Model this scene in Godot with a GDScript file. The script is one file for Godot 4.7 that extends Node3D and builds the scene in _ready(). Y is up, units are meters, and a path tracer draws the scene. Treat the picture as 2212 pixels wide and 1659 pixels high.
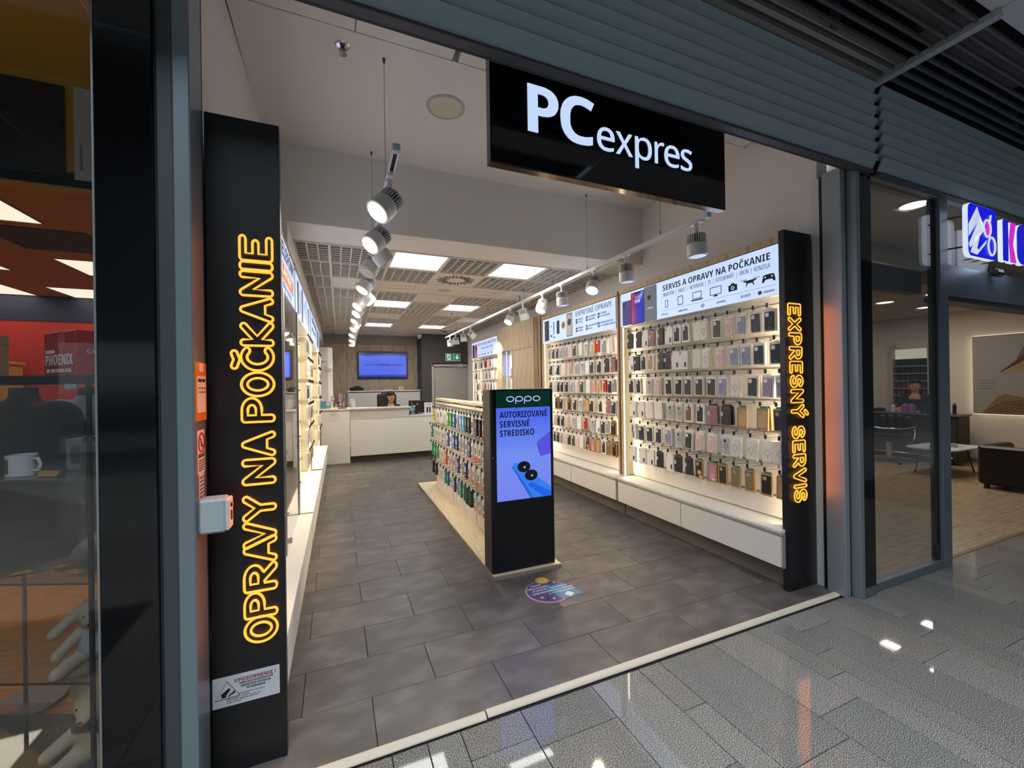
extends Node3D
# A phone-repair shop in a mall, seen from the concourse. x runs along the shop fronts, -z into the shop, y up, metres.

const TH := 0.0125            # the shop's side walls run this much askew of the shop front
var mats := {}
var meshes := {}
var rng := RandomNumberGenerator.new()
var font_plain: SystemFont
var font_bold: SystemFont
var font_serif: SystemFont

# ---------------------------------------------------------------- materials
func col(h: String) -> Color:
	return Color(h)

func mat(c: Color, rough := 0.6, metal := 0.0, spec := 0.5) -> StandardMaterial3D:
	var key = "%s|%.2f|%.2f|%.2f" % [c.to_html(), rough, metal, spec]
	if not mats.has(key):
		var m := StandardMaterial3D.new()
		m.albedo_color = c
		m.roughness = rough
		m.metallic = metal
		m.metallic_specular = spec
		mats[key] = m
	return mats[key]

func glow(c: Color, energy: float) -> StandardMaterial3D:
	var key = "glow%s|%.3f" % [c.to_html(), energy]
	if not mats.has(key):
		var m := StandardMaterial3D.new()
		m.albedo_color = Color(c.r * 0.5, c.g * 0.5, c.b * 0.5)
		m.roughness = 0.4
		m.emission_enabled = true
		m.emission = c
		m.emission_energy_multiplier = energy
		mats[key] = m
	return mats[key]

func glass(tint: Color, a: float) -> StandardMaterial3D:
	var key = "glass%s|%.3f" % [tint.to_html(), a]
	if not mats.has(key):
		var m := StandardMaterial3D.new()
		m.albedo_color = Color(tint.r, tint.g, tint.b, a)
		m.transparency = BaseMaterial3D.TRANSPARENCY_ALPHA
		m.roughness = 0.02
		m.metallic_specular = 0.5
		mats[key] = m
	return mats[key]

func noise_tex(freq: float, stops: Array, cols: Array, sd := 1, oct := 3, size := 512, kind := FastNoiseLite.TYPE_SIMPLEX_SMOOTH) -> NoiseTexture2D:
	var n := FastNoiseLite.new()
	n.seed = sd
	n.noise_type = kind
	n.frequency = freq
	n.fractal_octaves = oct
	var g := Gradient.new()
	g.offsets = PackedFloat32Array(stops)
	g.colors = PackedColorArray(cols)
	var t := NoiseTexture2D.new()
	t.width = size
	t.height = size
	t.seamless = true
	t.noise = n
	t.color_ramp = g
	return t

func textured(key: String, tex: Texture2D, scale: Vector3, rough := 0.6, world := true, spec := 0.5) -> StandardMaterial3D:
	var m := StandardMaterial3D.new()
	m.albedo_texture = tex
	m.roughness = rough
	m.metallic_specular = spec
	m.uv1_triplanar = true
	m.uv1_world_triplanar = world
	m.uv1_scale = scale
	mats[key] = m
	return m

# ---------------------------------------------------------------- meshes
func st() -> SurfaceTool:
	var s := SurfaceTool.new()
	s.begin(Mesh.PRIMITIVE_TRIANGLES)
	return s

func tri(s: SurfaceTool, a: Vector3, b: Vector3, c: Vector3, na: Vector3, nb: Vector3, nc: Vector3) -> void:
	if (b - a).cross(c - a).dot(na + nb + nc) > 0.0:      # front faces run clockwise
		var t := b; b = c; c = t
		t = nb; nb = nc; nc = t
	s.set_normal(na); s.add_vertex(a)
	s.set_normal(nb); s.add_vertex(b)
	s.set_normal(nc); s.add_vertex(c)

func face(s: SurfaceTool, p: Array, n: Vector3) -> void:
	for i in range(1, p.size() - 1):
		tri(s, p[0], p[i], p[i + 1], n, n, n)

# a box with chamfered edges, centred at c
func add_box(s: SurfaceTool, c: Vector3, size: Vector3, bev := 0.0, bas := Basis()) -> void:
	var h := size * 0.5
	var b = minf(bev, minf(h.x, minf(h.y, h.z)) * 0.8)
	for ax in 3:
		var u = (ax + 1) % 3
		var v = (ax + 2) % 3
		for sg in [-1.0, 1.0]:
			var pts := []
			for q in [[-1.0, -1.0], [1.0, -1.0], [1.0, 1.0], [-1.0, 1.0]]:
				var p := Vector3()
				p[ax] = h[ax] * sg
				p[u] = (h[u] - b) * q[0]
				p[v] = (h[v] - b) * q[1]
				pts.append(c + bas * p)
			var n := Vector3()
			n[ax] = sg
			face(s, pts, bas * n)
			if b > 0.0:
				for sg2 in [-1.0, 1.0]:                     # chamfer between faces ax and u
					var e := []
					for q in [[0, -1.0], [1, -1.0], [1, 1.0], [0, 1.0]]:
						var p := Vector3()
						p[ax] = (h[ax] - (b if q[0] == 1 else 0.0)) * sg
						p[u] = (h[u] - (b if q[0] == 0 else 0.0)) * sg2
						p[v] = (h[v] - b) * q[1]
						e.append(c + bas * p)
					var n2 := Vector3()
					n2[ax] = sg
					n2[u] = sg2
					face(s, e, bas * n2.normalized())
	if b > 0.0:
		for sx in [-1.0, 1.0]:
			for sy in [-1.0, 1.0]:
				for sz in [-1.0, 1.0]:
					var k := Vector3(sx, sy, sz)
					var m := h - Vector3(b, b, b)
					face(s, [c + bas * (Vector3(h.x, m.y, m.z) * k), c + bas * (Vector3(m.x, h.y, m.z) * k), c + bas * (Vector3(m.x, m.y, h.z) * k)], bas * k.normalized())

func box(size: Vector3, bev := 0.002) -> Mesh:
	var key = "box%v|%.4f" % [size, bev]
	if not meshes.has(key):
		var s := st()
		add_box(s, Vector3.ZERO, size, bev)
		meshes[key] = s.commit()
	return meshes[key]

# revolve (radius, height) points about y; the outline runs upward on the outside
func add_lathe(s: SurfaceTool, prof: Array, seg := 24, xf := Transform3D()) -> void:
	for i in prof.size() - 1:
		var p: Vector2 = prof[i]
		var q: Vector2 = prof[i + 1]
		var d := q - p
		if d.length() < 1e-6:
			continue
		var n2 := Vector2(d.y, -d.x).normalized()
		for k in seg:
			var a := TAU * k / seg
			var b := TAU * (k + 1) / seg
			var ca := Vector3(cos(a), 0, sin(a))
			var cb := Vector3(cos(b), 0, sin(b))
			var na := xf.basis * (ca * n2.x + Vector3(0, n2.y, 0))
			var nb := xf.basis * (cb * n2.x + Vector3(0, n2.y, 0))
			var P1 := xf * (ca * p.x + Vector3(0, p.y, 0))
			var P2 := xf * (cb * p.x + Vector3(0, p.y, 0))
			var Q1 := xf * (ca * q.x + Vector3(0, q.y, 0))
			var Q2 := xf * (cb * q.x + Vector3(0, q.y, 0))
			if p.x > 1e-6:
				tri(s, P1, P2, Q2, na, nb, nb)
			if q.x > 1e-6:
				tri(s, P1, Q2, Q1, na, nb, na)

func lathe(prof: Array, seg := 24) -> Mesh:
	var s := st()
	add_lathe(s, prof, seg)
	return s.commit()

func cyl(r: float, h: float, seg := 20) -> Mesh:
	var key = "cyl%.4f|%.4f|%d" % [r, h, seg]
	if not meshes.has(key):
		var b := minf(r, h) * 0.08
		meshes[key] = lathe([Vector2(0, 0), Vector2(r - b, 0), Vector2(r, b), Vector2(r, h - b), Vector2(r - b, h), Vector2(0, h)], seg)
	return meshes[key]

# round tube along points
func add_tube(s: SurfaceTool, pts: Array, r: float, seg := 6, closed := false) -> void:
	var n := pts.size()
	var rings := []
	var up := Vector3.ZERO
	for i in n:
		var a: Vector3 = pts[(i - 1 + n) % n] if closed or i > 0 else pts[i]
		var b: Vector3 = pts[(i + 1) % n] if closed or i < n - 1 else pts[i]
		var t := (b - a).normalized()
		if t.length() < 0.5:
			t = Vector3.UP
		if up == Vector3.ZERO:
			up = t.cross(Vector3(0.31, 0.87, 0.39)).normalized()
		up = (up - t * up.dot(t)).normalized()
		var w := t.cross(up)
		var ring := []
		for k in seg:
			var g := TAU * k / seg
			ring.append(up * cos(g) + w * sin(g))
		rings.append(ring)
	for i in (n if closed else n - 1):
		var j := (i + 1) % n
		for k in seg:
			var l := (k + 1) % seg
			var r0: Array = rings[i]
			var r1: Array = rings[j]
			var P: Vector3 = pts[i]
			var Q: Vector3 = pts[j]
			tri(s, P + r0[k] * r, P + r0[l] * r, Q + r1[l] * r, r0[k], r0[l], r1[l])
			tri(s, P + r0[k] * r, Q + r1[l] * r, Q + r1[k] * r, r0[k], r1[l], r1[k])
	if not closed:
		for e in [0, n - 1]:
			var d: Vector3 = (pts[0] - pts[1]).normalized() if e == 0 else (pts[n - 1] - pts[n - 2]).normalized()
			var ring := []
			for k in seg:
				ring.append(pts[e] + rings[e][k] * r)
			face(s, ring, d)

func tube(pts: Array, r: float, seg := 6, closed := false) -> Mesh:
	var s := st()
	add_tube(s, pts, r, seg, closed)
	return s.commit()

# a flat outline extruded from z = 0 to z = depth
func add_prism(s: SurfaceTool, poly: PackedVector2Array, depth: float, xf := Transform3D()) -> void:
	var idx := Geometry2D.triangulate_polygon(poly)
	var nf := xf.basis * Vector3.BACK
	for i in range(0, idx.size(), 3):
		var a := poly[idx[i]]; var b := poly[idx[i + 1]]; var c := poly[idx[i + 2]]
		tri(s, xf * Vector3(a.x, a.y, depth), xf * Vector3(b.x, b.y, depth), xf * Vector3(c.x, c.y, depth), nf, nf, nf)
		tri(s, xf * Vector3(a.x, a.y, 0), xf * Vector3(b.x, b.y, 0), xf * Vector3(c.x, c.y, 0), -nf, -nf, -nf)
	var cw := Geometry2D.is_polygon_clockwise(poly)
	for i in poly.size():
		var a := poly[i]
		var b := poly[(i + 1) % poly.size()]
		var d := (b - a).normalized()
		var n := Vector3(d.y, -d.x, 0) * (-1.0 if cw else 1.0)
		n = xf.basis * n
		face(s, [xf * Vector3(a.x, a.y, 0), xf * Vector3(b.x, b.y, 0), xf * Vector3(b.x, b.y, depth), xf * Vector3(a.x, a.y, depth)], n)

func prism(poly: PackedVector2Array, depth: float) -> Mesh:
	var s := st()
	add_prism(s, poly, depth)
	return s.commit()

func rrect(w: float, h: float, r: float, seg := 4, cx := 0.0, cy := 0.0) -> PackedVector2Array:
	var out := PackedVector2Array()
	for q in 4:
		var c := Vector2((w * 0.5 - r) * (1 if q == 0 or q == 3 else -1), (h * 0.5 - r) * (1 if q < 2 else -1))
		for k in seg + 1:
			var a := (q + float(k) / seg) * PI * 0.5
			out.append(c + Vector2(cos(a), sin(a)) * r + Vector2(cx, cy))
	return out

func disc(r: float, seg := 24, cx := 0.0, cy := 0.0, squash := 1.0) -> PackedVector2Array:
	var out := PackedVector2Array()
	for k in seg:
		out.append(Vector2(cx + cos(TAU * k / seg) * r, cy + sin(TAU * k / seg) * r * squash))
	return out

func plate(w: float, h: float, r: float, d: float) -> Mesh:
	var key = "plate%.4f|%.4f|%.4f|%.4f" % [w, h, r, d]
	if not meshes.has(key):
		meshes[key] = prism(rrect(w, h, r), d)
	return meshes[key]

# ---------------------------------------------------------------- rounded bodies: smooth union of tapered capsules, surface nets
# bones: [from, to, radius from, radius to, flatten along z]
func nets(bones: Array, cell: float, blend := 0.03) -> Mesh:
	var lo := Vector3(1e9, 1e9, 1e9)
	var hi := -lo
	for b in bones:
		var r: float = maxf(b[2], b[3]) + blend + cell * 2.0
		for k in 2:
			lo = lo.min(b[k] - Vector3(r, r, r))
			hi = hi.max(b[k] + Vector3(r, r, r))
	var nx := int((hi.x - lo.x) / cell) + 2
	var ny := int((hi.y - lo.y) / cell) + 2
	var nz := int((hi.z - lo.z) / cell) + 2
	var f := PackedFloat32Array()
	f.resize(nx * ny * nz)
	f.fill(1.0)
	for b in bones:
		var A: Vector3 = b[0]
		var D: Vector3 = b[1] - A
		var dd := maxf(D.length_squared(), 1e-9)
		var rr: float = maxf(b[2], b[3]) + blend * 2.0 + cell * 2.0
		var mn := ((A.min(b[1]) - Vector3(rr, rr, rr) - lo) / cell).floor()
		var mx := ((A.max(b[1]) + Vector3(rr, rr, rr) - lo) / cell).ceil()
		for z in range(maxi(0, int(mn.z)), mini(nz, int(mx.z) + 1)):
			for y in range(maxi(0, int(mn.y)), mini(ny, int(mx.y) + 1)):
				var row := (z * ny + y) * nx
				for x in range(maxi(0, int(mn.x)), mini(nx, int(mx.x) + 1)):
					var p := lo + Vector3(x, y, z) * cell - A
					var t := clampf(p.dot(D) / dd, 0.0, 1.0)
					var d := (p - D * t).length() - lerpf(b[2], b[3], t)
					var o := f[row + x]
					var hh := clampf(0.5 + 0.5 * (o - d) / blend, 0.0, 1.0)
					f[row + x] = lerpf(o, d, hh) - blend * hh * (1.0 - hh)
	var vid := PackedInt32Array()
	vid.resize(nx * ny * nz)
	vid.fill(-1)
	var vs := PackedVector3Array()
	var ns := PackedVector3Array()
	var off := [0, 1, nx, nx + 1, nx * ny, nx * ny + 1, nx * ny + nx, nx * ny + nx + 1]
	for z in nz - 1:
		for y in ny - 1:
			for x in nx - 1:
				var i := (z * ny + y) * nx + x
				var inside := 0
				for k in 8:
					if f[i + off[k]] < 0.0:
						inside += 1
				if inside == 0 or inside == 8:
					continue
				var sum := Vector3.ZERO
				var cnt := 0
				for k in 8:
					for ax in [1, 2, 4]:
						if k & ax:
							continue
						var fa := f[i + off[k]]
						var fb := f[i + off[k | ax]]
						if (fa < 0.0) != (fb < 0.0):
							var t := fa / (fa - fb)
							var pa := Vector3(k & 1, (k >> 1) & 1, (k >> 2) & 1)
							var pb := Vector3((k | ax) & 1, ((k | ax) >> 1) & 1, ((k | ax) >> 2) & 1)
							sum += pa.lerp(pb, t)
							cnt += 1
				vid[i] = vs.size()
				vs.append(lo + (Vector3(x, y, z) + sum / cnt) * cell)
				var g := Vector3.ZERO
				for k in 8:
					g += Vector3(-1.0 if not (k & 1) else 1.0, -1.0 if not (k & 2) else 1.0, -1.0 if not (k & 4) else 1.0) * f[i + off[k]]
				ns.append(g.normalized())
	var s := st()
	var step := [1, nx, nx * ny]
	for z in range(1, nz - 1):
		for y in range(1, ny - 1):
			for x in range(1, nx - 1):
				var i := (z * ny + y) * nx + x
				for ax in 3:
					if (f[i] < 0.0) == (f[i + step[ax]] < 0.0):
						continue
					var u: int = step[(ax + 1) % 3]
					var v: int = step[(ax + 2) % 3]
					var q := [vid[i - u - v], vid[i - v], vid[i], vid[i - u]]
					if q.min() < 0:
						continue
					tri(s, vs[q[0]], vs[q[1]], vs[q[2]], ns[q[0]], ns[q[1]], ns[q[2]])
					tri(s, vs[q[0]], vs[q[2]], vs[q[3]], ns[q[0]], ns[q[2]], ns[q[3]])
	return s.commit()

# ---------------------------------------------------------------- nodes
func tag(o: Node3D, label: String, category: String, group := "", kind := "") -> void:
	o.set_meta("label", label)
	o.set_meta("category", category)
	if group != "":
		o.set_meta("group", group)
	if kind != "":
		o.set_meta("kind", kind)

func thing(called: String, label: String, category: String, pos := Vector3.ZERO, turn := 0.0, group := "", kind := "") -> Node3D:
	var o := Node3D.new()
	o.name = called
	add_child(o, true)
	o.position = pos
	o.rotation.y = turn
	tag(o, label, category, group, kind)
	return o

func part(parent: Node3D, called: String, mesh: Mesh, m: Material, pos := Vector3.ZERO, bas := Basis()) -> MeshInstance3D:
	var o := MeshInstance3D.new()
	o.name = called
	o.mesh = mesh
	o.material_override = m
	parent.add_child(o, true)
	o.transform = Transform3D(bas, pos)
	return o

func solo(called: String, label: String, category: String, mesh: Mesh, m: Material, pos := Vector3.ZERO, bas := Basis(), group := "", kind := "") -> MeshInstance3D:
	var o := part(self, called, mesh, m, pos, bas)
	tag(o, label, category, group, kind)
	return o

# a place in the shop, whose side walls run slightly askew
func at(x: float, y: float, z: float) -> Vector3:
	return Vector3(x + TH * (-z - 2.5), y, z)

# lettering: one mesh, w wide (or h high when w is 0), its left / middle / right at pos
func words(parent: Node3D, text: String, m: Material, pos: Vector3, h: float, w := 0.0, font: SystemFont = null, align := 0, bas := Basis(), depth := 0.001, called := "lettering") -> MeshInstance3D:
	var t := TextMesh.new()
	t.text = text
	t.font = font if font else font_plain
	t.font_size = 64
	t.pixel_size = 0.01
	t.depth = 0.02
	t.curve_step = 3.0 if h < 0.06 else 1.0
	t.horizontal_alignment = HORIZONTAL_ALIGNMENT_LEFT
	var key = "text%s|%s" % [text, t.font.get_instance_id()]
	if meshes.has(key):
		t = meshes[key]
	meshes[key] = t
	var bb := t.get_aabb()
	var cap := 0.46                                            # a capital's height at this size
	var ky := h / cap
	var kx := ky if w <= 0.0 else w / maxf(bb.size.x, 0.001)
	var base := _baseline(t)
	var x0: float = bb.position.x + bb.size.x * (0.0 if align == 0 else (0.5 if align == 1 else 1.0))
	var sc := Basis.from_scale(Vector3(kx, ky, depth / 0.02))
	return part(parent, called, t, m, pos + bas * Vector3(-x0 * kx, -base * ky, depth * 0.5), bas * sc)

var base_cache := {}
func _baseline(t: TextMesh) -> float:
	var key := t.font.get_instance_id()
	if not base_cache.has(key):
		var p := TextMesh.new()
		p.font = t.font
		p.font_size = t.font_size
		p.pixel_size = t.pixel_size
		p.text = "H"
		base_cache[key] = p.get_aabb().position.y
	return base_cache[key]

func flat(parent: Node3D, called: String, poly: PackedVector2Array, m: Material, pos: Vector3, bas := Basis(), depth := 0.001) -> MeshInstance3D:
	return part(parent, called, prism(poly, depth), m, pos, bas)

func pv(a: Array) -> PackedVector2Array:
	var out := PackedVector2Array()
	for i in range(0, a.size(), 2):
		out.append(Vector2(a[i], a[i + 1]))
	return out

func ordinal(n: int) -> String:
	var w := ["first", "second", "third", "fourth", "fifth", "sixth", "seventh", "eighth", "ninth", "tenth", "eleventh", "twelfth", "thirteenth", "fourteenth", "fifteenth", "sixteenth", "seventeenth", "eighteenth", "nineteenth", "twentieth"]
	return w[n - 1] if n <= 20 else "%dth" % n

func spot(parent: Node3D, pos: Vector3, toward: Vector3, c: Color, e: float, angle: float, size := 0.05) -> void:
	var l := SpotLight3D.new()
	l.name = "lamp_light"
	parent.add_child(l, true)
	l.light_color = c
	l.light_energy = e
	l.spot_angle = angle
	l.spot_angle_attenuation = 0.6
	l.spot_range = 14.0
	l.spot_attenuation = 2.0
	l.light_size = size
	l.shadow_enabled = true
	var up := Vector3.UP if absf(toward.normalized().y) < 0.95 else Vector3.RIGHT
	l.transform = Transform3D(Basis.looking_at(toward, up), pos)

func area(parent: Node3D, pos: Vector3, toward: Vector3, size: Vector2, c: Color, e: float, up := Vector3.UP) -> void:
	var l := AreaLight3D.new()
	l.name = "panel_light"
	parent.add_child(l, true)
	l.light_color = c
	l.light_energy = e
	l.area_size = size
	l.area_normalize_energy = true
	l.area_range = 14.0
	l.area_attenuation = 2.0
	l.shadow_enabled = true
	l.transform = Transform3D(Basis.looking_at(toward, up), pos)

# ================================================================ the scene
func _ready() -> void:
	rng.seed = 41
	# camera: eye height 1.55 m, 14 mm lens, 23 degrees to the right of the shop's axis
	var cam := Camera3D.new()
	cam.name = "camera"
	add_child(cam)
	cam.fov = rad_to_deg(2.0 * atan(829.5 / 901.98))
	cam.near = 0.05
	cam.far = 120.0
	cam.transform = Transform3D(Basis(Vector3.UP, -0.4032055) * Basis(Vector3.RIGHT, 0.000791) * Basis(Vector3.BACK, -0.0147871), Vector3(0, 1.55, 0))
	# sky: a dull, cool day over the mall's glass roof
	var we := WorldEnvironment.new()
	we.name = "world_environment"
	add_child(we)
	var env := Environment.new()
	var sky_m := ProceduralSkyMaterial.new()
	sky_m.sky_top_color = Color(0.64, 0.675, 0.7)
	sky_m.sky_horizon_color = Color(0.68, 0.715, 0.74)
	sky_m.ground_bottom_color = Color(0.2, 0.22, 0.24)
	sky_m.ground_horizon_color = Color(0.4, 0.46, 0.5)
	sky_m.sky_energy_multiplier = 1.0
	var sky := Sky.new()
	sky.sky_material = sky_m
	env.background_mode = Environment.BG_SKY
	env.sky = sky
	env.background_energy_multiplier = 25.0
	env.tonemap_mode = Environment.TONE_MAPPER_LINEAR
	env.tonemap_exposure = 1.0
	env.sdfgi_enabled = true
	env.ssao_enabled = true
	env.ssil_enabled = true
	we.environment = env
	font_plain = SystemFont.new()
	font_plain.font_names = PackedStringArray(["Droid Sans"])
	font_bold = SystemFont.new()
	font_bold.font_names = PackedStringArray(["Droid Sans"])
	font_bold.font_weight = 700
	font_serif = SystemFont.new()
	font_serif.font_names = PackedStringArray(["Droid Serif"])
	font_serif.font_weight = 700
	make_materials()
	mall_hall()
	facade()
	shop_shell()
	shop_ceiling()
	track_lights()
	neon_columns()
	shop_sign()
	left_wall()
	right_wall()
	gondola()
	kiosk()
	back_of_shop()
	floor_stickers()
	photo_store()
	salon()

var granite: StandardMaterial3D
var granite2: StandardMaterial3D
var granite3: StandardMaterial3D
var tile_a: StandardMaterial3D
var tile_b: StandardMaterial3D
var tile_c: StandardMaterial3D
var oak: StandardMaterial3D
var oak_wall: StandardMaterial3D
var beech: StandardMaterial3D
var laminate: StandardMaterial3D
var store_wood: StandardMaterial3D
var white: StandardMaterial3D
var paint: StandardMaterial3D
var board: StandardMaterial3D
var black: StandardMaterial3D
var gloss_black: StandardMaterial3D
var chrome: StandardMaterial3D
var alu: StandardMaterial3D
var steel: StandardMaterial3D
var graphite: StandardMaterial3D
var ink: StandardMaterial3D
var grey_ink: StandardMaterial3D
var clear: StandardMaterial3D
var strip_glow: StandardMaterial3D
var panel_glow: StandardMaterial3D
var sign_glow: StandardMaterial3D
var plastic_white: StandardMaterial3D

func make_materials() -> void:
	var speck := noise_tex(0.16, [0.0, 0.36, 0.46, 0.56, 0.66, 1.0], [col("1d1c1b"), col("3b3a38"), col("6a6865"), col("8e8c88"), col("b6b3ad"), col("d6d3cb")], 5, 3, 1024)
	granite = textured("granite", speck, Vector3(1.25, 1.25, 1.25), 0.035, true, 0.36)
	granite2 = granite.duplicate()
	granite2.uv1_offset = Vector3(0.37, 0.11, 0.71)
	granite2.albedo_color = Color(0.93, 0.93, 0.94)
	granite3 = granite.duplicate()
	granite3.uv1_offset = Vector3(0.12, 0.52, 0.23)
	granite3.albedo_color = Color(0.97, 0.96, 0.95)
	var slate := noise_tex(0.006, [0.0, 0.4, 0.55, 0.75, 1.0], [col("55504d"), col("5c5653"), col("635c59"), col("6b6460"), col("766e69")], 11, 6, 1024)
	tile_a = textured("tile_a", slate, Vector3(0.5, 1, 0.8), 0.42, true, 0.4)
	tile_b = tile_a.duplicate()
	tile_b.uv1_offset = Vector3(0.43, 0, 0.27)
	tile_b.albedo_color = Color(0.95, 0.95, 0.955)
	tile_c = tile_a.duplicate()
	tile_c.uv1_offset = Vector3(0.19, 0, 0.66)
	tile_c.albedo_color = Color(0.91, 0.91, 0.915)
	var grain := noise_tex(0.012, [0.0, 0.35, 0.55, 0.7, 1.0], [col("a08a6f"), col("b39c7f"), col("bfa98b"), col("c8b397"), col("b09678")], 21, 4, 512)
	oak = textured("oak", grain, Vector3(5.0, 0.35, 5.0), 0.55)
	var grain2 := noise_tex(0.012, [0.0, 0.35, 0.55, 0.7, 1.0], [col("8a7a68"), col("9c8b77"), col("a89884"), col("b0a08c"), col("96856f")], 22, 4, 512)
	oak_wall = textured("oak_wall", grain2, Vector3(3.0, 0.3, 3.0), 0.6)
	var grain3 := noise_tex(0.012, [0.0, 0.4, 0.6, 1.0], [col("c4b18f"), col("d2c1a1"), col("d9caac"), col("c9b797")], 23, 4, 512)
	beech = textured("beech", grain3, Vector3(4.0, 4.0, 0.5), 0.5)
	var grain4 := noise_tex(0.012, [0.0, 0.35, 0.55, 0.75, 1.0], [col("8f7a60"), col("a18b6f"), col("ab967a"), col("b5a185"), col("957f66")], 24, 4, 512)
	laminate = textured("laminate", grain4, Vector3(0.5, 3.0, 3.0), 0.38)
	var grain5 := noise_tex(0.012, [0.0, 0.3, 0.5, 0.7, 1.0], [col("a86d25"), col("bf8231"), col("c88c38"), col("d09541"), col("b5792b")], 25, 4, 512)
	store_wood = textured("store_wood", grain5, Vector3(0.6, 3.0, 3.0), 0.4)
	white = mat(col("e4e0d8"), 0.45)
	paint = mat(col("e0dad4"), 0.85, 0.0, 0.3)
	board = mat(col("efe9df"), 0.55)
	black = mat(col("15161a"), 0.42)
	gloss_black = mat(col("08090b"), 0.06)
	chrome = mat(col("d8d8da"), 0.16, 1.0)
	alu = mat(col("a7a9a8"), 0.38, 0.7)
	steel = mat(col("7f868c"), 0.45, 0.35)
	graphite = mat(col("3b3f45"), 0.55)
	ink = mat(col("14161c"), 0.6)
	grey_ink = mat(col("4a525e"), 0.6)
	clear = glass(Color(0.3, 0.34, 0.34), 0.02)
	strip_glow = glow(col("fff0d2"), 1.6)
	panel_glow = glow(col("f2f7ff"), 1.15)
	sign_glow = glow(col("c3d6fb"), 1.0)
	plastic_white = mat(col("d9d6d0"), 0.4)

# ---------------------------------------------------------------- concourse: floor, ceiling, slatted soffit
func mall_hall() -> void:
	var fl := thing("floor", "speckled grey polished granite concourse floor in planks of mixed widths", "floor", Vector3.ZERO, 0.0, "", "structure")
	var s := st()
	add_box(s, Vector3(2.0, -0.065, 3.1), Vector3(28.0, 0.1, 9.9))
	part(fl, "screed", s.commit(), mat(col("26272a"), 0.9))
	s = st()
	add_box(s, Vector3(2.0, -0.0075, 4.2), Vector3(28.0, 0.015, 7.8))
	part(fl, "far_paving", s.commit(), granite)
	# strips of slabs that run out from the shop fronts: width, where the first cross joint lies
	var xs := [-1.24, -0.84, -0.54, -0.39, -0.1, 0.203, 0.351, 0.5, 0.793, 1.19, 1.491, 1.634, 2.035, 2.332, 2.48, 2.631, 2.924, 3.225, 3.365, 3.49, 3.88, 4.18, 4.335, 4.477, 4.77, 5.17, 5.47, 5.62, 6.02, 6.4]
	var cross := [1.2, 1.35, 1.5, 1.66, 1.2, 1.3, 1.42, 1.658, 1.6, 1.215, 1.5, 1.1, 1.222, 1.357, 1.503, 1.675, 1.224, 1.352, 1.508, 1.1, 1.15, 1.3, 1.456, 1.562, 1.638, 1.2, 1.35, 1.5, 1.6]
	var gm := [granite, granite2, granite3]
	for i in xs.size() - 1:
		var x0: float = xs[i]
		var x1: float = xs[i + 1]
		var front := -1.82 if x1 < 3.4 else -1.86
		var z: float = -cross[i]
		var cuts := [front, z]
		while z < 0.29:
			z += 0.9
			cuts.append(minf(z, 0.3))
		for k in cuts.size() - 1:
			var len: float = cuts[k + 1] - cuts[k]
			if len < 0.02:
				continue
			part(fl, "granite_slab", box(Vector3(x1 - x0 - 0.004, 0.015, len - 0.004), 0.0012), gm[(i * 2 + k) % 3], Vector3((x0 + x1) * 0.5, -0.0075, (cuts[k] + cuts[k + 1]) * 0.5))
	# slatted soffit above the shop fronts
	var so := thing("ceiling", "dark open slatted soffit above the shop fronts with grey cross bars", "ceiling", Vector3.ZERO, 0.0, "", "structure")
	var slat_m := mat(col("53585e"), 0.55, 0.2)
	for sec in [[-4.2, -0.05], [-0.01, 3.52], [3.59, 7.1], [7.17, 10.6]]:
		for k in 8:
			part(so, "slat", box(Vector3(sec[1] - sec[0], 0.028, 0.016), 0.002), slat_m, Vector3((sec[0] + sec[1]) * 0.5, 3.66, -1.64 + 0.066 * k))
		for k in 3:
			part(so, "hanger", box(Vector3(0.05, 0.25, 0.03), 0.002), mat(col("3f444a"), 0.6), Vector3(lerpf(sec[0], sec[1], 0.2 + 0.3 * k), 3.8, -1.6 + 0.03 * k))
	for x in [-0.03, 3.555, 7.135]:
		part(so, "cross_bar", box(Vector3(0.055, 0.045, 0.66), 0.004), mat(col("9aa3a8"), 0.5), Vector3(x, 3.645, -1.42))
	s = st()
	add_box(s, Vector3(3.4, 4.24, -1.43), Vector3(16.0, 0.05, 0.86))
	add_box(s, Vector3(3.4, 3.96, -1.04), Vector3(16.0, 0.54, 0.04))
	add_box(s, Vector3(3.4, 4.05, -1.82), Vector3(16.0, 0.4, 0.06))
	part(so, "plenum", s.commit(), mat(col("1d1e20"), 0.9))
	s = st()
	add_box(s, Vector3(4.4, 3.98, -1.42), Vector3(1.4, 0.2, 0.24), 0.02)
	add_tube(s, [Vector3(1.2, 3.95, -1.5), Vector3(6.5, 3.95, -1.3)], 0.07, 10)
	part(so, "duct", s.commit(), mat(col("6a625c"), 0.6))
	# flat ceiling panels of the concourse
	var ce := thing("ceiling", "pale grey flat metal ceiling panels over the concourse", "ceiling", Vector3.ZERO, 0.0, "", "structure")
	var pm := mat(col("b9c0c4"), 0.5)
	for i in 12:
		var xa := -4.0 + 1.2 * i + 0.36
		var deep := 2.0 if xa > 2.0 else 0.7
		for k in int(ceil(deep / 1.0)):
			part(ce, "ceiling_panel", box(Vector3(1.19, 0.04, 0.99 if deep > 1.0 else 0.69), 0.003), pm, Vector3(xa + 0.6, 3.69, -1.13 + (0.5 + k if deep > 1.0 else 0.35)))
	# the far side of the concourse, behind the camera
	var ow := thing("wall", "dark shop fronts across the concourse, behind the viewer", "wall", Vector3.ZERO, 0.0, "", "structure")
	s = st()
	add_box(s, Vector3(2.0, 3.6, 8.1), Vector3(28.0, 7.2, 0.2))
	add_box(s, Vector3(-11.9, 3.6, 3.0), Vector3(0.2, 7.2, 10.0))
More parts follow.
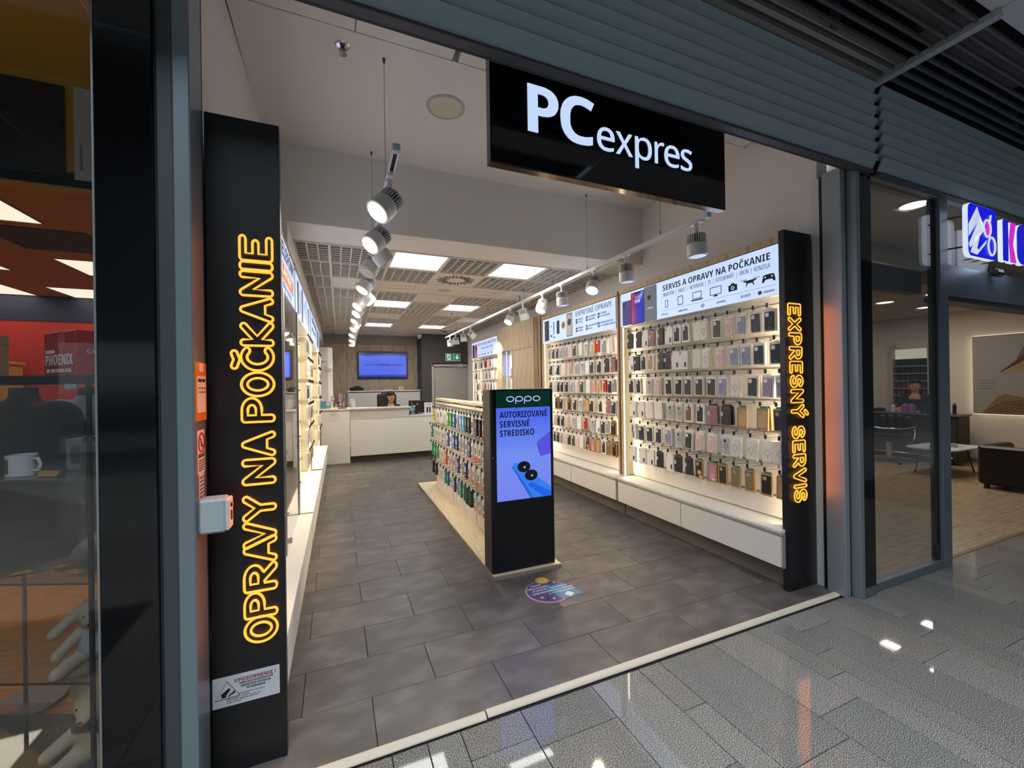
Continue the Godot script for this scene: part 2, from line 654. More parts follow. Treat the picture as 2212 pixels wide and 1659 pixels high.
	add_box(s, Vector3(15.9, 3.6, 3.0), Vector3(0.2, 7.2, 10.0))
	add_box(s, Vector3(2.0, 5.6, -1.1), Vector3(28.0, 3.2, 0.2))
	# roof around the glass strip
	add_box(s, Vector3(-7.75, 7.25, 3.5), Vector3(8.5, 0.1, 9.4))
	add_box(s, Vector3(9.5, 7.25, 3.5), Vector3(13.0, 0.1, 9.4))
	add_box(s, Vector3(-0.25, 7.25, 6.5), Vector3(6.5, 0.1, 3.4))
	part(ow, "far_wall", s.commit(), mat(col("4b5157"), 0.7))
	for k in 5:
		part(ow, "shop_window", box(Vector3(3.2, 2.3, 0.05)), mat(col("20262c"), 0.08), Vector3(-8.0 + 4.4 * k, 1.4, 7.97))

# ---------------------------------------------------------------- louvred fascia and the posts between the shop fronts
func facade() -> void:
	var fa := thing("trim_1", "grey louvred fascia of overlapping slats above the shop fronts", "fascia", Vector3.ZERO, 0.0, "", "structure")
	var lm := mat(col("8fa0a9"), 0.42, 0.15)
	var poly := PackedVector2Array([Vector2(-0.028, 0.0), Vector2(-0.022, -0.004), Vector2(0.022, 0.085), Vector2(0.018, 0.092), Vector2(0.012, 0.092)])
	for sec in [[-4.2, 3.535], [3.6, 11.0]]:
		var w: float = sec[1] - sec[0]
		for k in 7:
			var s := st()
			add_prism(s, poly, w, Transform3D(Basis(Vector3.BACK, Vector3.UP, Vector3.LEFT), Vector3(sec[1], 0, 0)))
			part(fa, "slat", s.commit(), lm, Vector3(0, 3.035 + 0.084 * k, -1.695))
		part(fa, "bottom_rail", box(Vector3(w, 0.018, 0.05), 0.003), graphite, Vector3((sec[0] + sec[1]) * 0.5, 3.022, -1.725))
	for k in 6:
		part(fa, "bracket", box(Vector3(0.012, 0.05, 0.03), 0.002), mat(col("a8978a"), 0.6), Vector3(3.55, 3.1 + 0.084 * k, -1.73))
	var b := st()
	add_box(b, Vector3(3.4, 3.5, -1.77), Vector3(15.4, 0.94, 0.03))
	part(fa, "backing", b.commit(), mat(col("2b2e32"), 0.8))
	# left post: black glass, dark and light profile, orange-lit return
	var H := 3.4
	var lp := thing("pillar_1", "tall grey metal post with black glass panel left of the shop entrance", "pillar", Vector3.ZERO, 0.0, "", "structure")
	part(lp, "glass_panel", box(Vector3(0.152, H, 0.02), 0.002), gloss_black, Vector3(-0.634, H * 0.5, -1.795))
	part(lp, "edge_trim", box(Vector3(0.006, H, 0.03), 0.001), alu, Vector3(-0.713, H * 0.5, -1.797))
	part(lp, "dark_profile", box(Vector3(0.048, H, 0.1), 0.004), mat(col("4a5056"), 0.4, 0.3), Vector3(-0.531, H * 0.5, -1.855))
	part(lp, "light_profile", box(Vector3(0.051, H, 0.15), 0.004), mat(col("7d8a92"), 0.34, 0.35), Vector3(-0.4815, H * 0.5, -1.872))
	part(lp, "groove", box(Vector3(0.006, H, 0.004), 0.0), graphite, Vector3(-0.507, H * 0.5, -1.802))
	part(lp, "gasket", box(Vector3(0.02, H, 0.03), 0.002), mat(col("0c0c0d"), 0.6), Vector3(-0.47, H * 0.5, -1.962))
	part(lp, "core", box(Vector3(0.16, H, 0.16), 0.0), graphite, Vector3(-0.62, H * 0.5, -1.89))
	# right post
	var rp := thing("pillar_2", "grey metal post with black glass strip between the phone shop and the salon", "pillar", Vector3.ZERO, 0.0, "", "structure")
	H = 3.06
	part(rp, "white_strip", box(Vector3(0.02, H, 0.06), 0.002), mat(col("c9c8c6"), 0.6), Vector3(3.37, H * 0.5, -1.99))
	part(rp, "gasket", box(Vector3(0.02, H, 0.035), 0.002), mat(col("0c0c0d"), 0.6), Vector3(3.36, H * 0.5, -1.945))
	part(rp, "return_profile", box(Vector3(0.055, H, 0.125), 0.004), mat(col("9aa0a6"), 0.34, 0.45), Vector3(3.345, H * 0.5, -1.862))
	part(rp, "groove", box(Vector3(0.02, H, 0.02), 0.0), mat(col("202327"), 0.6), Vector3(3.375, H * 0.5, -1.81))
	part(rp, "light_profile", box(Vector3(0.05, H, 0.1), 0.004), mat(col("8d949a"), 0.34, 0.5), Vector3(3.41, H * 0.5, -1.79))
	part(rp, "glass_strip", box(Vector3(0.13, H - 0.07, 0.02), 0.002), gloss_black, Vector3(3.5, H * 0.5 + 0.035, -1.75))
	part(rp, "plinth_cap", box(Vector3(0.132, 0.07, 0.024), 0.002), mat(col("777c80"), 0.35, 0.6), Vector3(3.5, 0.035, -1.75))
	part(rp, "core", box(Vector3(0.16, H, 0.2), 0.0), graphite, Vector3(3.49, H * 0.5, -1.87))
	# notices and controls on the left return
	var face := Basis(Vector3.FORWARD, Vector3.UP, Vector3.RIGHT)     # out of the return, towards +x
	var yel := thing("notice_holder", "orange opening-hours holder with a white paper insert on the grey post", "notice", Vector3(-0.456, 0, -1.876))
	part(yel, "holder", plate(0.13, 0.215, 0.004, 0.004), mat(col("e08a2c"), 0.4), Vector3(0, 1.54, 0), face)
	part(yel, "insert", plate(0.105, 0.135, 0.008, 0.001), mat(col("efe8e2"), 0.5), Vector3(0.004, 1.53, 0), face)
	part(yel, "logo_tab", plate(0.05, 0.032, 0.008, 0.001), mat(col("efe0d6"), 0.5), Vector3(0.004, 1.63, 0), face)
	words(yel, "OTVÁRACIE HODINY", ink, Vector3(0.0052, 1.575, 0), 0.012, 0.09, font_bold, 1, face, 0.0005)
	words(yel, "PON - PIA   9:00 - 20:00", grey_ink, Vector3(0.0052, 1.55, 0), 0.006, 0.085, font_plain, 1, face, 0.0005)
	words(yel, "SO - NE   9:00 - 20:00", grey_ink, Vector3(0.0052, 1.535, 0), 0.006, 0.085, font_plain, 1, face, 0.0005)
	var ns := thing("no_smoking_sign", "white no-smoking sticker with red circle below the orange notice", "sticker", Vector3(-0.456, 0, -1.876))
	part(ns, "sheet", plate(0.085, 0.16, 0.003, 0.0012), mat(col("efe9e4"), 0.5), Vector3(0, 1.318, 0), face)
	var ring := st()
	var circ := []
	for k in 28:
		circ.append(Vector3(0, cos(TAU * k / 28) * 0.034, sin(TAU * k / 28) * 0.034))
	add_tube(ring, circ, 0.0035, 5, true)
	add_tube(ring, [Vector3(0, 0.024, 0.024), Vector3(0, -0.024, -0.024)], 0.003, 5)
	part(ns, "red_ring", ring.commit(), mat(col("b4161c"), 0.5), Vector3(0.001, 1.352, 0))
	part(ns, "cigarette", box(Vector3(0.002, 0.03, 0.007), 0.0), ink, Vector3(0.0015, 1.35, 0.002), Basis(Vector3.RIGHT, 0.3))
	words(ns, "ZÁKAZ FAJČIŤ", ink, Vector3(0.0014, 1.298, 0), 0.012, 0.075, font_bold, 1, face, 0.0005)
	for k in 5:
		words(ns, "zákaz fajčenia platí v celom objekte", grey_ink, Vector3(0.0014, 1.284 - k * 0.009, 0), 0.005, 0.07, font_plain, 1, face, 0.0004)
	var ps := thing("paper_notice", "small white printed notice between no-smoking sticker and key box", "notice", Vector3(-0.456, 0, -1.876))
	part(ps, "sheet", plate(0.06, 0.125, 0.002, 0.001), mat(col("ddd8d4"), 0.6), Vector3(0, 1.175, 0.0), face)
	for k in 7:
		words(ps, "prevádzkový poriadok", grey_ink, Vector3(0.0012, 1.22 - k * 0.014, 0), 0.006, 0.05, font_plain, 1, face, 0.0004)
	var kb := thing("key_switch_box", "small white box with key switch fixed to the left post", "switch box", Vector3(-0.456, 1.085, -1.86))
	part(kb, "body", box(Vector3(0.085, 0.125, 0.075), 0.008), mat(col("a9b2b6"), 0.45), Vector3(0.0425, 0, 0))
	part(kb, "cover", box(Vector3(0.012, 0.115, 0.066), 0.004), mat(col("d9d4cf"), 0.4), Vector3(0.089, 0, 0))
	part(kb, "key_barrel", lathe([Vector2(0.008, 0), Vector2(0.008, 0.006), Vector2(0, 0.006)], 14), mat(col("2a2a2a"), 0.3, 0.6), Vector3(0.095, 0.03, 0), Basis(Vector3.BACK, -PI / 2))
	part(kb, "rocker", box(Vector3(0.006, 0.036, 0.014), 0.002), mat(col("2f4a3a"), 0.4), Vector3(0.096, -0.008, 0))

# ---------------------------------------------------------------- shop shell
func shop_shell() -> void:
	# tiled floor
	var fl := thing("floor", "matt brown-grey rectangular floor tiles laid in half bond inside the shop", "floor", Vector3.ZERO, 0.0, "", "structure")
	var s := st()
	add_box(s, Vector3(1.5, -0.056, -7.0), Vector3(4.4, 0.088, 10.4))
	part(fl, "screed", s.commit(), mat(col("2a2826"), 0.95))
	var tm := [tile_a, tile_b, tile_c]
	for k in 31:
		var z1 := -1.875 - 0.328 * k
		var shift := (0.154 if k % 2 == 0 else -0.163) + 0.0025 * k
		for i in range(-2, 7):
			var x0 := maxf(shift + 0.637 * i, -0.56)
			var x1 := minf(shift + 0.637 * (i + 1), 3.58)
			if x1 - x0 < 0.03:
				continue
			part(fl, "floor_tile", box(Vector3(x1 - x0 - 0.003, 0.012, 0.325), 0.001), tm[(i * 5 + k * 7 + 30) % 3], Vector3((x0 + x1) * 0.5, -0.006, z1 - 0.164))
	# threshold in two rounded lengths
	var th := thing("trim_2", "pale wooden half-round threshold strip in two lengths across the shop entrance", "threshold", Vector3.ZERO, 0.0, "", "structure")
	var half := PackedVector2Array()
	for k in 9:
		half.append(Vector2(-cos(PI * k / 8.0) * 0.026, sin(PI * k / 8.0) * 0.014))
	for sec in [[-0.62, 0.632, -1.86], [0.64, 3.34, -1.866]]:
		s = st()
		add_prism(s, half, sec[1] - sec[0], Transform3D(Basis(Vector3.BACK, Vector3.UP, Vector3.LEFT), Vector3(sec[1], -0.002, sec[2])))
		part(th, "strip", s.commit(), mat(col("cfc3b2"), 0.5))
	# walls
	var turn := -TH
	var wl := thing("wall_left", "plain off-white left wall behind and above the display bays", "wall", at(-0.47, 0, -7.05), turn, "", "structure")
	s = st()
	add_box(s, Vector3(-0.1, 1.85, 0), Vector3(0.12, 3.7, 10.2))
	part(wl, "plaster", s.commit(), paint)
	var wu := thing("wall_left", "off-white upper left wall that stands forward under the grid ceiling", "wall", at(-0.44, 0, -8.1), turn, "", "structure")
	s = st()
	add_box(s, Vector3(0.035, 2.83, 0.0), Vector3(0.08, 0.34, 8.2))
	part(wu, "plaster", s.commit(), paint)
	var wr := thing("wall_right", "plain off-white right wall above the display bays", "wall", at(3.4, 0, -7.0), turn, "", "structure")
	s = st()
	add_box(s, Vector3(0.06, 1.85, 0), Vector3(0.12, 3.7, 10.0))
	part(wr, "plaster", s.commit(), paint)
	# back wall: grey band over two wood panels
	var wb := thing("wall_back", "back wall with grey band above pale wood-grain panels", "wall", Vector3.ZERO, 0.0, "", "structure")
	s = st()
	add_box(s, Vector3(1.7, 1.8, -12.22), Vector3(4.8, 3.6, 0.2))
	part(wb, "plaster", s.commit(), mat(col("8f8a86"), 0.8))
	part(wb, "wood_panel", box(Vector3(0.755, 2.7, 0.03), 0.003), oak_wall, Vector3(-0.055, 1.35, -12.105))
	part(wb, "wood_panel", box(Vector3(1.9, 2.7, 0.03), 0.003), oak_wall, Vector3(1.278, 1.35, -12.105))
	var wd := thing("wall_back", "charcoal grey wall return with a door, right of the counter", "wall", Vector3.ZERO, 0.0, "", "structure")
	s = st()
	var dx0 := at(2.1, 0, -11.4).x
	add_box(s, Vector3((dx0 + 2.5) * 0.5, 1.48, -11.8), Vector3(2.5 - dx0, 2.96, 0.8))
	add_box(s, Vector3(3.04, 2.56, -11.5), Vector3(1.1, 0.8, 0.2))
	add_box(s, Vector3(3.68, 1.48, -11.5), Vector3(0.3, 2.96, 0.2))
	part(wd, "plaster", s.commit(), mat(col("4a4644"), 0.8))
	var dr := thing("door_1", "plain pale grey door in a light metal frame at the back of the shop", "door", Vector3(3.0, 0, -11.42), 0.0, "", "structure")
	part(dr, "leaf", box(Vector3(0.96, 2.06, 0.05), 0.004), mat(col("aaa29a"), 0.6), Vector3(0, 1.03, -0.02))
	s = st()
	for x in [-0.505, 0.505]:
		add_box(s, Vector3(x, 1.06, 0.02), Vector3(0.055, 2.13, 0.1), 0.006)
	add_box(s, Vector3(0, 2.1, 0.02), Vector3(1.06, 0.055, 0.1), 0.006)
	part(dr, "frame", s.commit(), mat(col("b3aca4"), 0.5))
	part(dr, "door_handle", tube([Vector3(-0.4, 1.04, 0), Vector3(-0.4, 1.04, 0.05), Vector3(-0.3, 1.04, 0.05)], 0.009, 8), chrome)

func shop_ceiling() -> void:
	var fr := thing("ceiling", "smooth off-white high ceiling at the front of the shop", "ceiling", Vector3.ZERO, 0.0, "", "structure")
	# boards with fine joints, as the plasterboard shows
	var s := st()
	add_box(s, Vector3(1.55, 3.67, -3.3), Vector3(4.1, 0.1, 1.42))
	add_box(s, Vector3(1.55, 3.76, -2.9), Vector3(4.4, 0.06, 2.6))
	part(fr, "inner_board", s.commit(), paint)
	for sec in [[-0.6, 0.14], [0.145, 0.72], [0.76, 2.0], [2.004, 3.36]]:
		part(fr, "front_board", box(Vector3(sec[1] - sec[0], 0.1, 0.8), 0.003), paint, Vector3((sec[0] + sec[1]) * 0.5, 3.67, -2.186))
	var bm := thing("beam", "off-white dropped beam between high front ceiling and grid ceiling", "beam", Vector3.ZERO, 0.0, "", "structure")
	s = st()
	add_box(s, Vector3(1.5, 3.31, -4.21), Vector3(4.3, 0.71, 0.48), 0.004)
	part(bm, "plaster", s.commit(), paint)
	# grid ceiling
	var ce := thing("ceiling", "suspended ceiling of open-cell grid tiles and plain tiles, rear of shop", "ceiling", Vector3.ZERO, 0.0, "", "structure")
	s = st()
	add_box(s, Vector3(1.6, 3.56, -8.3), Vector3(4.6, 0.06, 7.9))
	part(ce, "void", s.commit(), mat(col("3a3836"), 0.9))
	var D := 0.648
	var zs := []
	for r in 13:
		zs.append(-4.45 - D * r)
	var xs := [-0.37, -0.05, 0.565, 1.175, 1.785, 2.395, 3.005, 3.42]
	# g grid, p plain, h plain with square hatch, l light, v swirl vent, s plain with speaker, d plain with detector, k plain with sprinkler
	var plan := ["gglglgg", "gggvggg", "gkhshkg", "gggdggg", "gglglgg", "ggggkgg", "gghgghg", "ggggggg", "gglglgg", "gggggvg", "ggggggg", "ggggggg"]
	var lat := mat(col("cfc4b8"), 0.6)
	var plain := mat(col("d8cdc0"), 0.75)
	for r in plan.size():
		for c in 7:
			var w: float = xs[c + 1] - xs[c]
			var mid := at((xs[c] + xs[c + 1]) * 0.5, 2.955, zs[r] - D * 0.5)
			var kind: String = plan[r][c]
			if kind == "g":
				part(ce, "grid_tile", lattice(w, D), lat, mid)
			elif kind != "l":
				part(ce, "plain_tile", box(Vector3(w - 0.012, 0.02, D - 0.012), 0.004), plain, mid + Vector3(0, 0.01, 0))
			match kind:
				"l":
					var li := thing("ceiling_light", "square white LED panel light in the %s row, %s column of grid ceiling" % [["nearest", "", "", "", "middle", "", "", "", "farthest"][r], "left" if c == 2 else "right"], "ceiling light", mid, 0.0, "LED ceiling panels")
					part(li, "frame", ring_frame(w - 0.01, D - 0.01, 0.02, 0.012), mat(col("d4d2cc"), 0.5))
					part(li, "diffuser", box(Vector3(w - 0.05, 0.006, D - 0.05), 0.0), panel_glow, Vector3(0, 0.006, 0))
					area(li, Vector3(0, -0.012, 0), Vector3.DOWN, Vector2(w - 0.06, D - 0.06), col("f4f3ee"), 2.0, Vector3.BACK)
				"h":
					var hs := st()
					for q in [[0.0, -0.1, 0.36, 0.006], [0.0, 0.1, 0.36, 0.006], [-0.18, 0.0, 0.006, 0.2], [0.18, 0.0, 0.006, 0.2]]:
						add_box(hs, Vector3(q[0], 0, q[1]), Vector3(q[2], 0.006, q[3]))
					part(ce, "access_hatch", hs.commit(), mat(col("a89d92"), 0.6), mid)
				"v":
					var v := thing("swirl_vent", "square ceiling vent with a ring of black swirl slots, %s" % ("between the nearest light panels" if r < 4 else "near the dark back wall"), "vent", mid, 0.0, "ceiling swirl vents")
					part(v, "plate", box(Vector3(w - 0.014, 0.008, D - 0.014), 0.002), plain, Vector3(0, -0.001, 0))
					for k in 28:
						var a := TAU * k / 28
						part(v, "slot", box(Vector3(0.016, 0.003, 0.15 if k % 2 else 0.09), 0.0), mat(col("1b1815"), 0.8), Vector3(cos(a) * 0.185, -0.006, sin(a) * 0.185), Basis(Vector3.UP, -a + PI / 2 + 0.3))
				"s":
					var sp := thing("ceiling_speaker", "small round flush speaker in a plain ceiling tile behind the vent", "speaker", mid)
					part(sp, "grille", lathe([Vector2(0.0, -0.004), Vector2(0.085, -0.004), Vector2(0.1, 0.0), Vector2(0.1, 0.006)], 28), mat(col("b5aa9e"), 0.7))
				"d":
					var sd := thing("smoke_detector", "white round smoke detector on a plain ceiling tile", "smoke detector", mid)
					part(sd, "base", lathe([Vector2(0, -0.05), Vector2(0.03, -0.05), Vector2(0.036, -0.03), Vector2(0.05, -0.026), Vector2(0.055, 0.0)], 20), plastic_white)
				"k":
					sprinkler(mid, "small metal sprinkler head below %s" % ["the left plain ceiling tile", "the plain tile over right track", "the far plain ceiling tile"][0 if c == 1 else (1 if r == 2 else 2)], 0.05)
	s = st()
	for c in range(1, 7):
		add_box(s, at(xs[c], 2.953, -8.28), Vector3(0.018, 0.02, 7.7), 0.0, Basis(Vector3.UP, -TH))
	part(ce, "tee_bar", s.commit(), plain)
	for r in 12:
		part(ce, "cross_tee", box(Vector3(3.9, 0.02, 0.014), 0.0), plain, Vector3(1.6, 2.953, zs[r]))
	# things in the high front ceiling
	sprinkler(Vector3(0.075, 3.62, -2.72), "chromed recessed sprinkler head in the high front ceiling", 0.0)
	var sk := thing("ceiling_speaker", "large round flush speaker with pale grille in the high front ceiling", "speaker", Vector3(0.793, 3.62, -3.04))
	part(sk, "rim", lathe([Vector2(0.118, -0.003), Vector2(0.128, -0.012), Vector2(0.142, -0.004), Vector2(0.142, 0.002)], 40), mat(col("b6b2ae"), 0.4))
	part(sk, "grille", lathe([Vector2(0.0, -0.004), Vector2(0.12, -0.004), Vector2(0.12, 0.0)], 40), mat(col("cfc6ae"), 0.7))

func sprinkler(p: Vector3, label: String, drop: float) -> void:
	var sp := thing("sprinkler", label, "sprinkler", p)
	part(sp, "escutcheon", lathe([Vector2(0.014, -0.012), Vector2(0.036, -0.008), Vector2(0.044, 0.0)], 24), chrome)
	var s := st()
	add_lathe(s, [Vector2(0, -0.03 - drop), Vector2(0.008, -0.03 - drop), Vector2(0.008, 0.0)], 10)
	for x in [-1.0, 1.0]:
		add_tube(s, [Vector3(0.006 * x, -0.012 - drop, 0), Vector3(0.018 * x, -0.03 - drop, 0), Vector3(0.004 * x, -0.05 - drop, 0)], 0.003, 6)
	part(sp, "body", s.commit(), mat(col("8a8784"), 0.3, 0.9))
	part(sp, "deflector", lathe([Vector2(0, -0.056 - drop), Vector2(0.024, -0.054 - drop), Vector2(0.024, -0.051 - drop), Vector2(0, -0.051 - drop)], 14), mat(col("8a8784"), 0.3, 0.9))

func ring_frame(w: float, d: float, b: float, h: float) -> Mesh:
	var s := st()
	for q in [[0.0, -(d - b) * 0.5, w, b], [0.0, (d - b) * 0.5, w, b], [-(w - b) * 0.5, 0.0, b, d - 2 * b], [(w - b) * 0.5, 0.0, b, d - 2 * b]]:
		add_box(s, Vector3(q[0], 0, q[1]), Vector3(q[2], h, q[3]), 0.002)
	return s.commit()

func lattice(w: float, d: float) -> Mesh:
	var key = "lattice%.3f|%.3f" % [w, d]
	if not meshes.has(key):
		var s := st()
		var n := int(round(w / 0.102))
		for i in n + 1:
			add_box(s, Vector3(-w * 0.5 + 0.008 + (w - 0.016) * i / n, 0.008, 0), Vector3(0.013, 0.016, d - 0.006))
		var m := 8
		for i in m + 1:
			add_box(s, Vector3(0, 0.0085, -d * 0.5 + 0.008 + (d - 0.016) * i / m), Vector3(w - 0.006, 0.013, 0.012))
		meshes[key] = s.commit()
	return meshes[key]

# ---------------------------------------------------------------- track lights
var lamp_parts := {}

func track_light(pos: Vector3, aim: Vector3, lit: bool, label: String, energy: float) -> void:
	if lamp_parts.is_empty():
		lamp_parts.housing = lathe([Vector2(0.0, -0.115), Vector2(0.064, -0.115), Vector2(0.07, -0.118), Vector2(0.074, -0.114), Vector2(0.073, -0.03), Vector2(0.066, -0.022), Vector2(0.05, -0.022)], 32)
		var s := st()
		for k in 26:
			var a := TAU * k / 26
			add_box(s, Vector3(cos(a) * 0.056, 0.01, sin(a) * 0.056), Vector3(0.026, 0.062, 0.0055), 0.0008, Basis(Vector3.UP, -a))
		lamp_parts.fins = s.commit()
		lamp_parts.core = lathe([Vector2(0.048, -0.024), Vector2(0.05, 0.034), Vector2(0.03, 0.042), Vector2(0, 0.042)], 20)
		lamp_parts.cap = lathe([Vector2(0.036, 0.038), Vector2(0.066, 0.038), Vector2(0.062, 0.044), Vector2(0.0, 0.046)], 24)
		lamp_parts.lens = lathe([Vector2(0, -0.12), Vector2(0.06, -0.12), Vector2(0.06, -0.116)], 28)
		s = st()
		add_lathe(s, [Vector2(0, -0.03), Vector2(0.018, -0.03), Vector2(0.022, -0.02), Vector2(0.014, -0.008), Vector2(0.014, 0.03), Vector2(0.02, 0.034), Vector2(0.02, 0.05), Vector2(0, 0.05)], 16)
		lamp_parts.joint = s.commit()
		lamp_parts.adapter = box(Vector3(0.034, 0.03, 0.12), 0.004)
	var lampm := mat(col("c6c3bd"), 0.38, 0.1)
	var t := thing("track_spotlight", label, "spotlight", pos, -TH, "track spotlights")
	part(t, "adapter", lamp_parts.adapter, lampm, Vector3(0, 0.14, 0))
	part(t, "joint", lamp_parts.joint, lampm, Vector3(0, 0.075, 0))
	var y := -aim.normalized()
	var x := y.cross(Vector3.BACK if absf(y.z) < 0.9 else Vector3.UP).normalized()
	var b := Basis(x, y, x.cross(y))
	var hd := part(t, "housing", lamp_parts.housing, lampm, Vector3.ZERO, b)
	part(hd, "heat_sink", lamp_parts.fins, lampm)
	part(hd, "core", lamp_parts.core, mat(col("28282a"), 0.7))
	part(hd, "cap", lamp_parts.cap, lampm)
	part(hd, "lens", lamp_parts.lens, glow(col("fff4d2"), 2.2) if lit else mat(col("b9b4ac"), 0.12, 0.3))
	if lit:
		spot(t, b * Vector3(0, -0.13, 0), aim, col("ffe6c0"), energy, 36.0)

func track_lights() -> void:
	for side in 2:
		var x0: float = [0.315, 2.555][side]
		var z0: float = [-2.22, -2.27][side]
		var z1: float = -10.55
		var nm: String = ["left", "right"][side]
		var tr := thing("light_track", "long white light track hung on thin wires over the %s aisle" % nm, "light track", at(x0, 2.775, (z0 + z1) * 0.5), -TH, "suspended light tracks")
		var L := z0 - z1
		var s := st()
		add_box(s, Vector3(0, 0.012, 0), Vector3(0.036, 0.01, L), 0.002)
		for x in [-0.0145, 0.0145]:
			add_box(s, Vector3(x, -0.004, 0), Vector3(0.007, 0.034, L), 0.002)
		part(tr, "rail", s.commit(), mat(col("cfcdc8"), 0.4))
		part(tr, "conductor_slot", box(Vector3(0.02, 0.004, L - 0.02), 0.0), mat(col("26262a"), 0.5), Vector3(0, 0.002, 0))
		part(tr, "end_cap", box(Vector3(0.04, 0.04, 0.04), 0.004), mat(col("a9bcbf"), 0.4), Vector3(0, 0.0, L * 0.5 + 0.01))
		var hang: Array = [[-2.73, 3.62], [-3.86, 3.62], [-5.4, 2.955], [-7.4, 2.955], [-9.6, 2.955]] if side == 0 else [[-2.75, 3.62], [-3.88, 3.62], [-5.6, 2.955], [-7.2, 2.955], [-9.4, 2.955]]
		for h in hang:
			var q := Vector3(0, 0, h[0] - (z0 + z1) * 0.5)
			var w := part(tr, "wire", tube([q + Vector3(0, 0.015, 0), q + Vector3(0, h[1] - 2.775, 0)], 0.0016, 5), mat(col("6d6a66"), 0.4, 0.6))
			part(w, "wire_anchor", lathe([Vector2(0, -0.035), Vector2(0.006, -0.03), Vector2(0.009, -0.01), Vector2(0.009, 0.0)], 10), mat(col("55524e"), 0.4, 0.6), q + Vector3(0, h[1] - 2.775, 0))
			part(w, "wire_gripper", cyl(0.006, 0.04, 8), mat(col("9b9893"), 0.35, 0.7), q + Vector3(0, 0.015, 0))
	# z, aim x, aim y, aim z, lit
	var lf := [[-2.5, -0.62, -0.75, 0.3, true], [-3.12, -0.62, -0.7, 0.36, true], [-3.42, 0.65, -0.75, -0.15, false], [-3.8, -0.42, -0.85, 0.3, false], [-4.52, -0.5, -0.8, 0.25, true], [-5.15, 0.62, -0.76, 0.2, true], [-5.56, -0.6, -0.72, 0.36, true], [-6.1, -0.55, -0.75, 0.36, true], [-6.78, -0.55, -0.78, 0.3, true], [-7.7, -0.5, -0.8, 0.3, true], [-8.65, -0.5, -0.8, 0.3, true], [-9.5, -0.3, -0.9, 0.3, true], [-10.45, -0.1, -0.95, 0.3, true]]
	for i in lf.size():
		var l: Array = lf[i]
		track_light(at(0.31, 2.62, l[0]), Vector3(l[1], l[2], l[3]), l[4], "white finned track spotlight, %s from the entrance on the left-hand track%s" % [ordinal(i + 1), ", lit" if l[4] else ", unlit"], 2.5)
	var rt := [[-2.36, 0.05, -1.0, 0.02, false], [-3.2, 0.06, -1.0, 0.0, false], [-3.74, -0.45, -0.82, 0.3, true], [-4.44, 0.1, -1.0, 0.0, false], [-4.97, -0.4, -0.86, 0.24, true], [-5.62, 0.35, -0.92, -0.1, false], [-6.1, -0.5, -0.8, 0.3, true], [-8.3, 0.72, -0.66, 0.1, true], [-8.85, 0.12, -1.0, 0.0, false], [-9.5, 0.12, -1.0, 0.0, false], [-10.05, 0.1, -1.0, 0.0, false]]
	for i in rt.size():
		var l: Array = rt[i]
		track_light(at(2.55, 2.62, l[0]), Vector3(l[1], l[2], l[3]), l[4], "white finned track spotlight, %s from the entrance on the right-hand track%s" % [ordinal(i + 1), ", lit" if l[4] else ", unlit"], 2.5)

# ---------------------------------------------------------------- neon lettering: bent tube around the outline of each letter
# each letter is drawn as pen strokes in a box 1 high; the tube follows the rim of the strokes
func strokes(ch: String) -> Array:
	var arc := func(cx: float, cy: float, rx: float, ry: float, a0: float, a1: float, n: int) -> PackedVector2Array:
		var p := PackedVector2Array()
		for k in n + 1:
			var a := deg_to_rad(lerpf(a0, a1, float(k) / n))
			p.append(Vector2(cx + cos(a) * rx, cy + sin(a) * ry))
		return p
	match ch:
		"O": return [arc.call(0.36, 0.5, 0.36, 0.5, 0, 360, 36)]
		"C": return [arc.call(0.36, 0.5, 0.36, 0.5, 52, 308, 28)]
		"P", "R":
			var b := PackedVector2Array([Vector2(0, 0), Vector2(0, 1), Vector2(0.28, 1)])
			b.append_array(arc.call(0.28, 0.74, 0.28, 0.26, 90, -90, 14))
			b.append(Vector2(0, 0.48))
			return [b] if ch == "P" else [b, PackedVector2Array([Vector2(0.22, 0.48), Vector2(0.58, 0)])]
		"A": return [PackedVector2Array([Vector2(0, 0), Vector2(0.36, 1), Vector2(0.72, 0)]), PackedVector2Array([Vector2(0.13, 0.3), Vector2(0.59, 0.3)])]
		"V": return [PackedVector2Array([Vector2(0, 1), Vector2(0.36, 0), Vector2(0.72, 1)])]
		"Y": return [PackedVector2Array([Vector2(0, 1), Vector2(0.34, 0.5), Vector2(0.68, 1)]), PackedVector2Array([Vector2(0.34, 0.5), Vector2(0.34, 0)])]
		"N": return [PackedVector2Array([Vector2(0, 0), Vector2(0, 1), Vector2(0.64, 0), Vector2(0.64, 1)])]
		"K": return [PackedVector2Array([Vector2(0, 0), Vector2(0, 1)]), PackedVector2Array([Vector2(0.6, 1), Vector2(0.08, 0.5), Vector2(0.62, 0)])]
		"I": return [PackedVector2Array([Vector2(0, 0), Vector2(0, 1)])]
		"E": return [PackedVector2Array([Vector2(0.54, 1), Vector2(0, 1), Vector2(0, 0), Vector2(0.54, 0)]), PackedVector2Array([Vector2(0, 0.52), Vector2(0.42, 0.52)])]
		"X": return [PackedVector2Array([Vector2(0, 0), Vector2(0.66, 1)]), PackedVector2Array([Vector2(0, 1), Vector2(0.66, 0)])]
		"S":
			var p: PackedVector2Array = arc.call(0.3, 0.75, 0.28, 0.25, 25, 270, 16)
			p.append_array(arc.call(0.3, 0.25, 0.3, 0.25, 90, -155, 16))
			return [p]
		"caron": return [PackedVector2Array([Vector2(0.12, 1.36), Vector2(0.36, 1.27), Vector2(0.6, 1.36)])]
		"acute": return [PackedVector2Array([Vector2(0.36, 1.26), Vector2(0.54, 1.42)])]
	return []

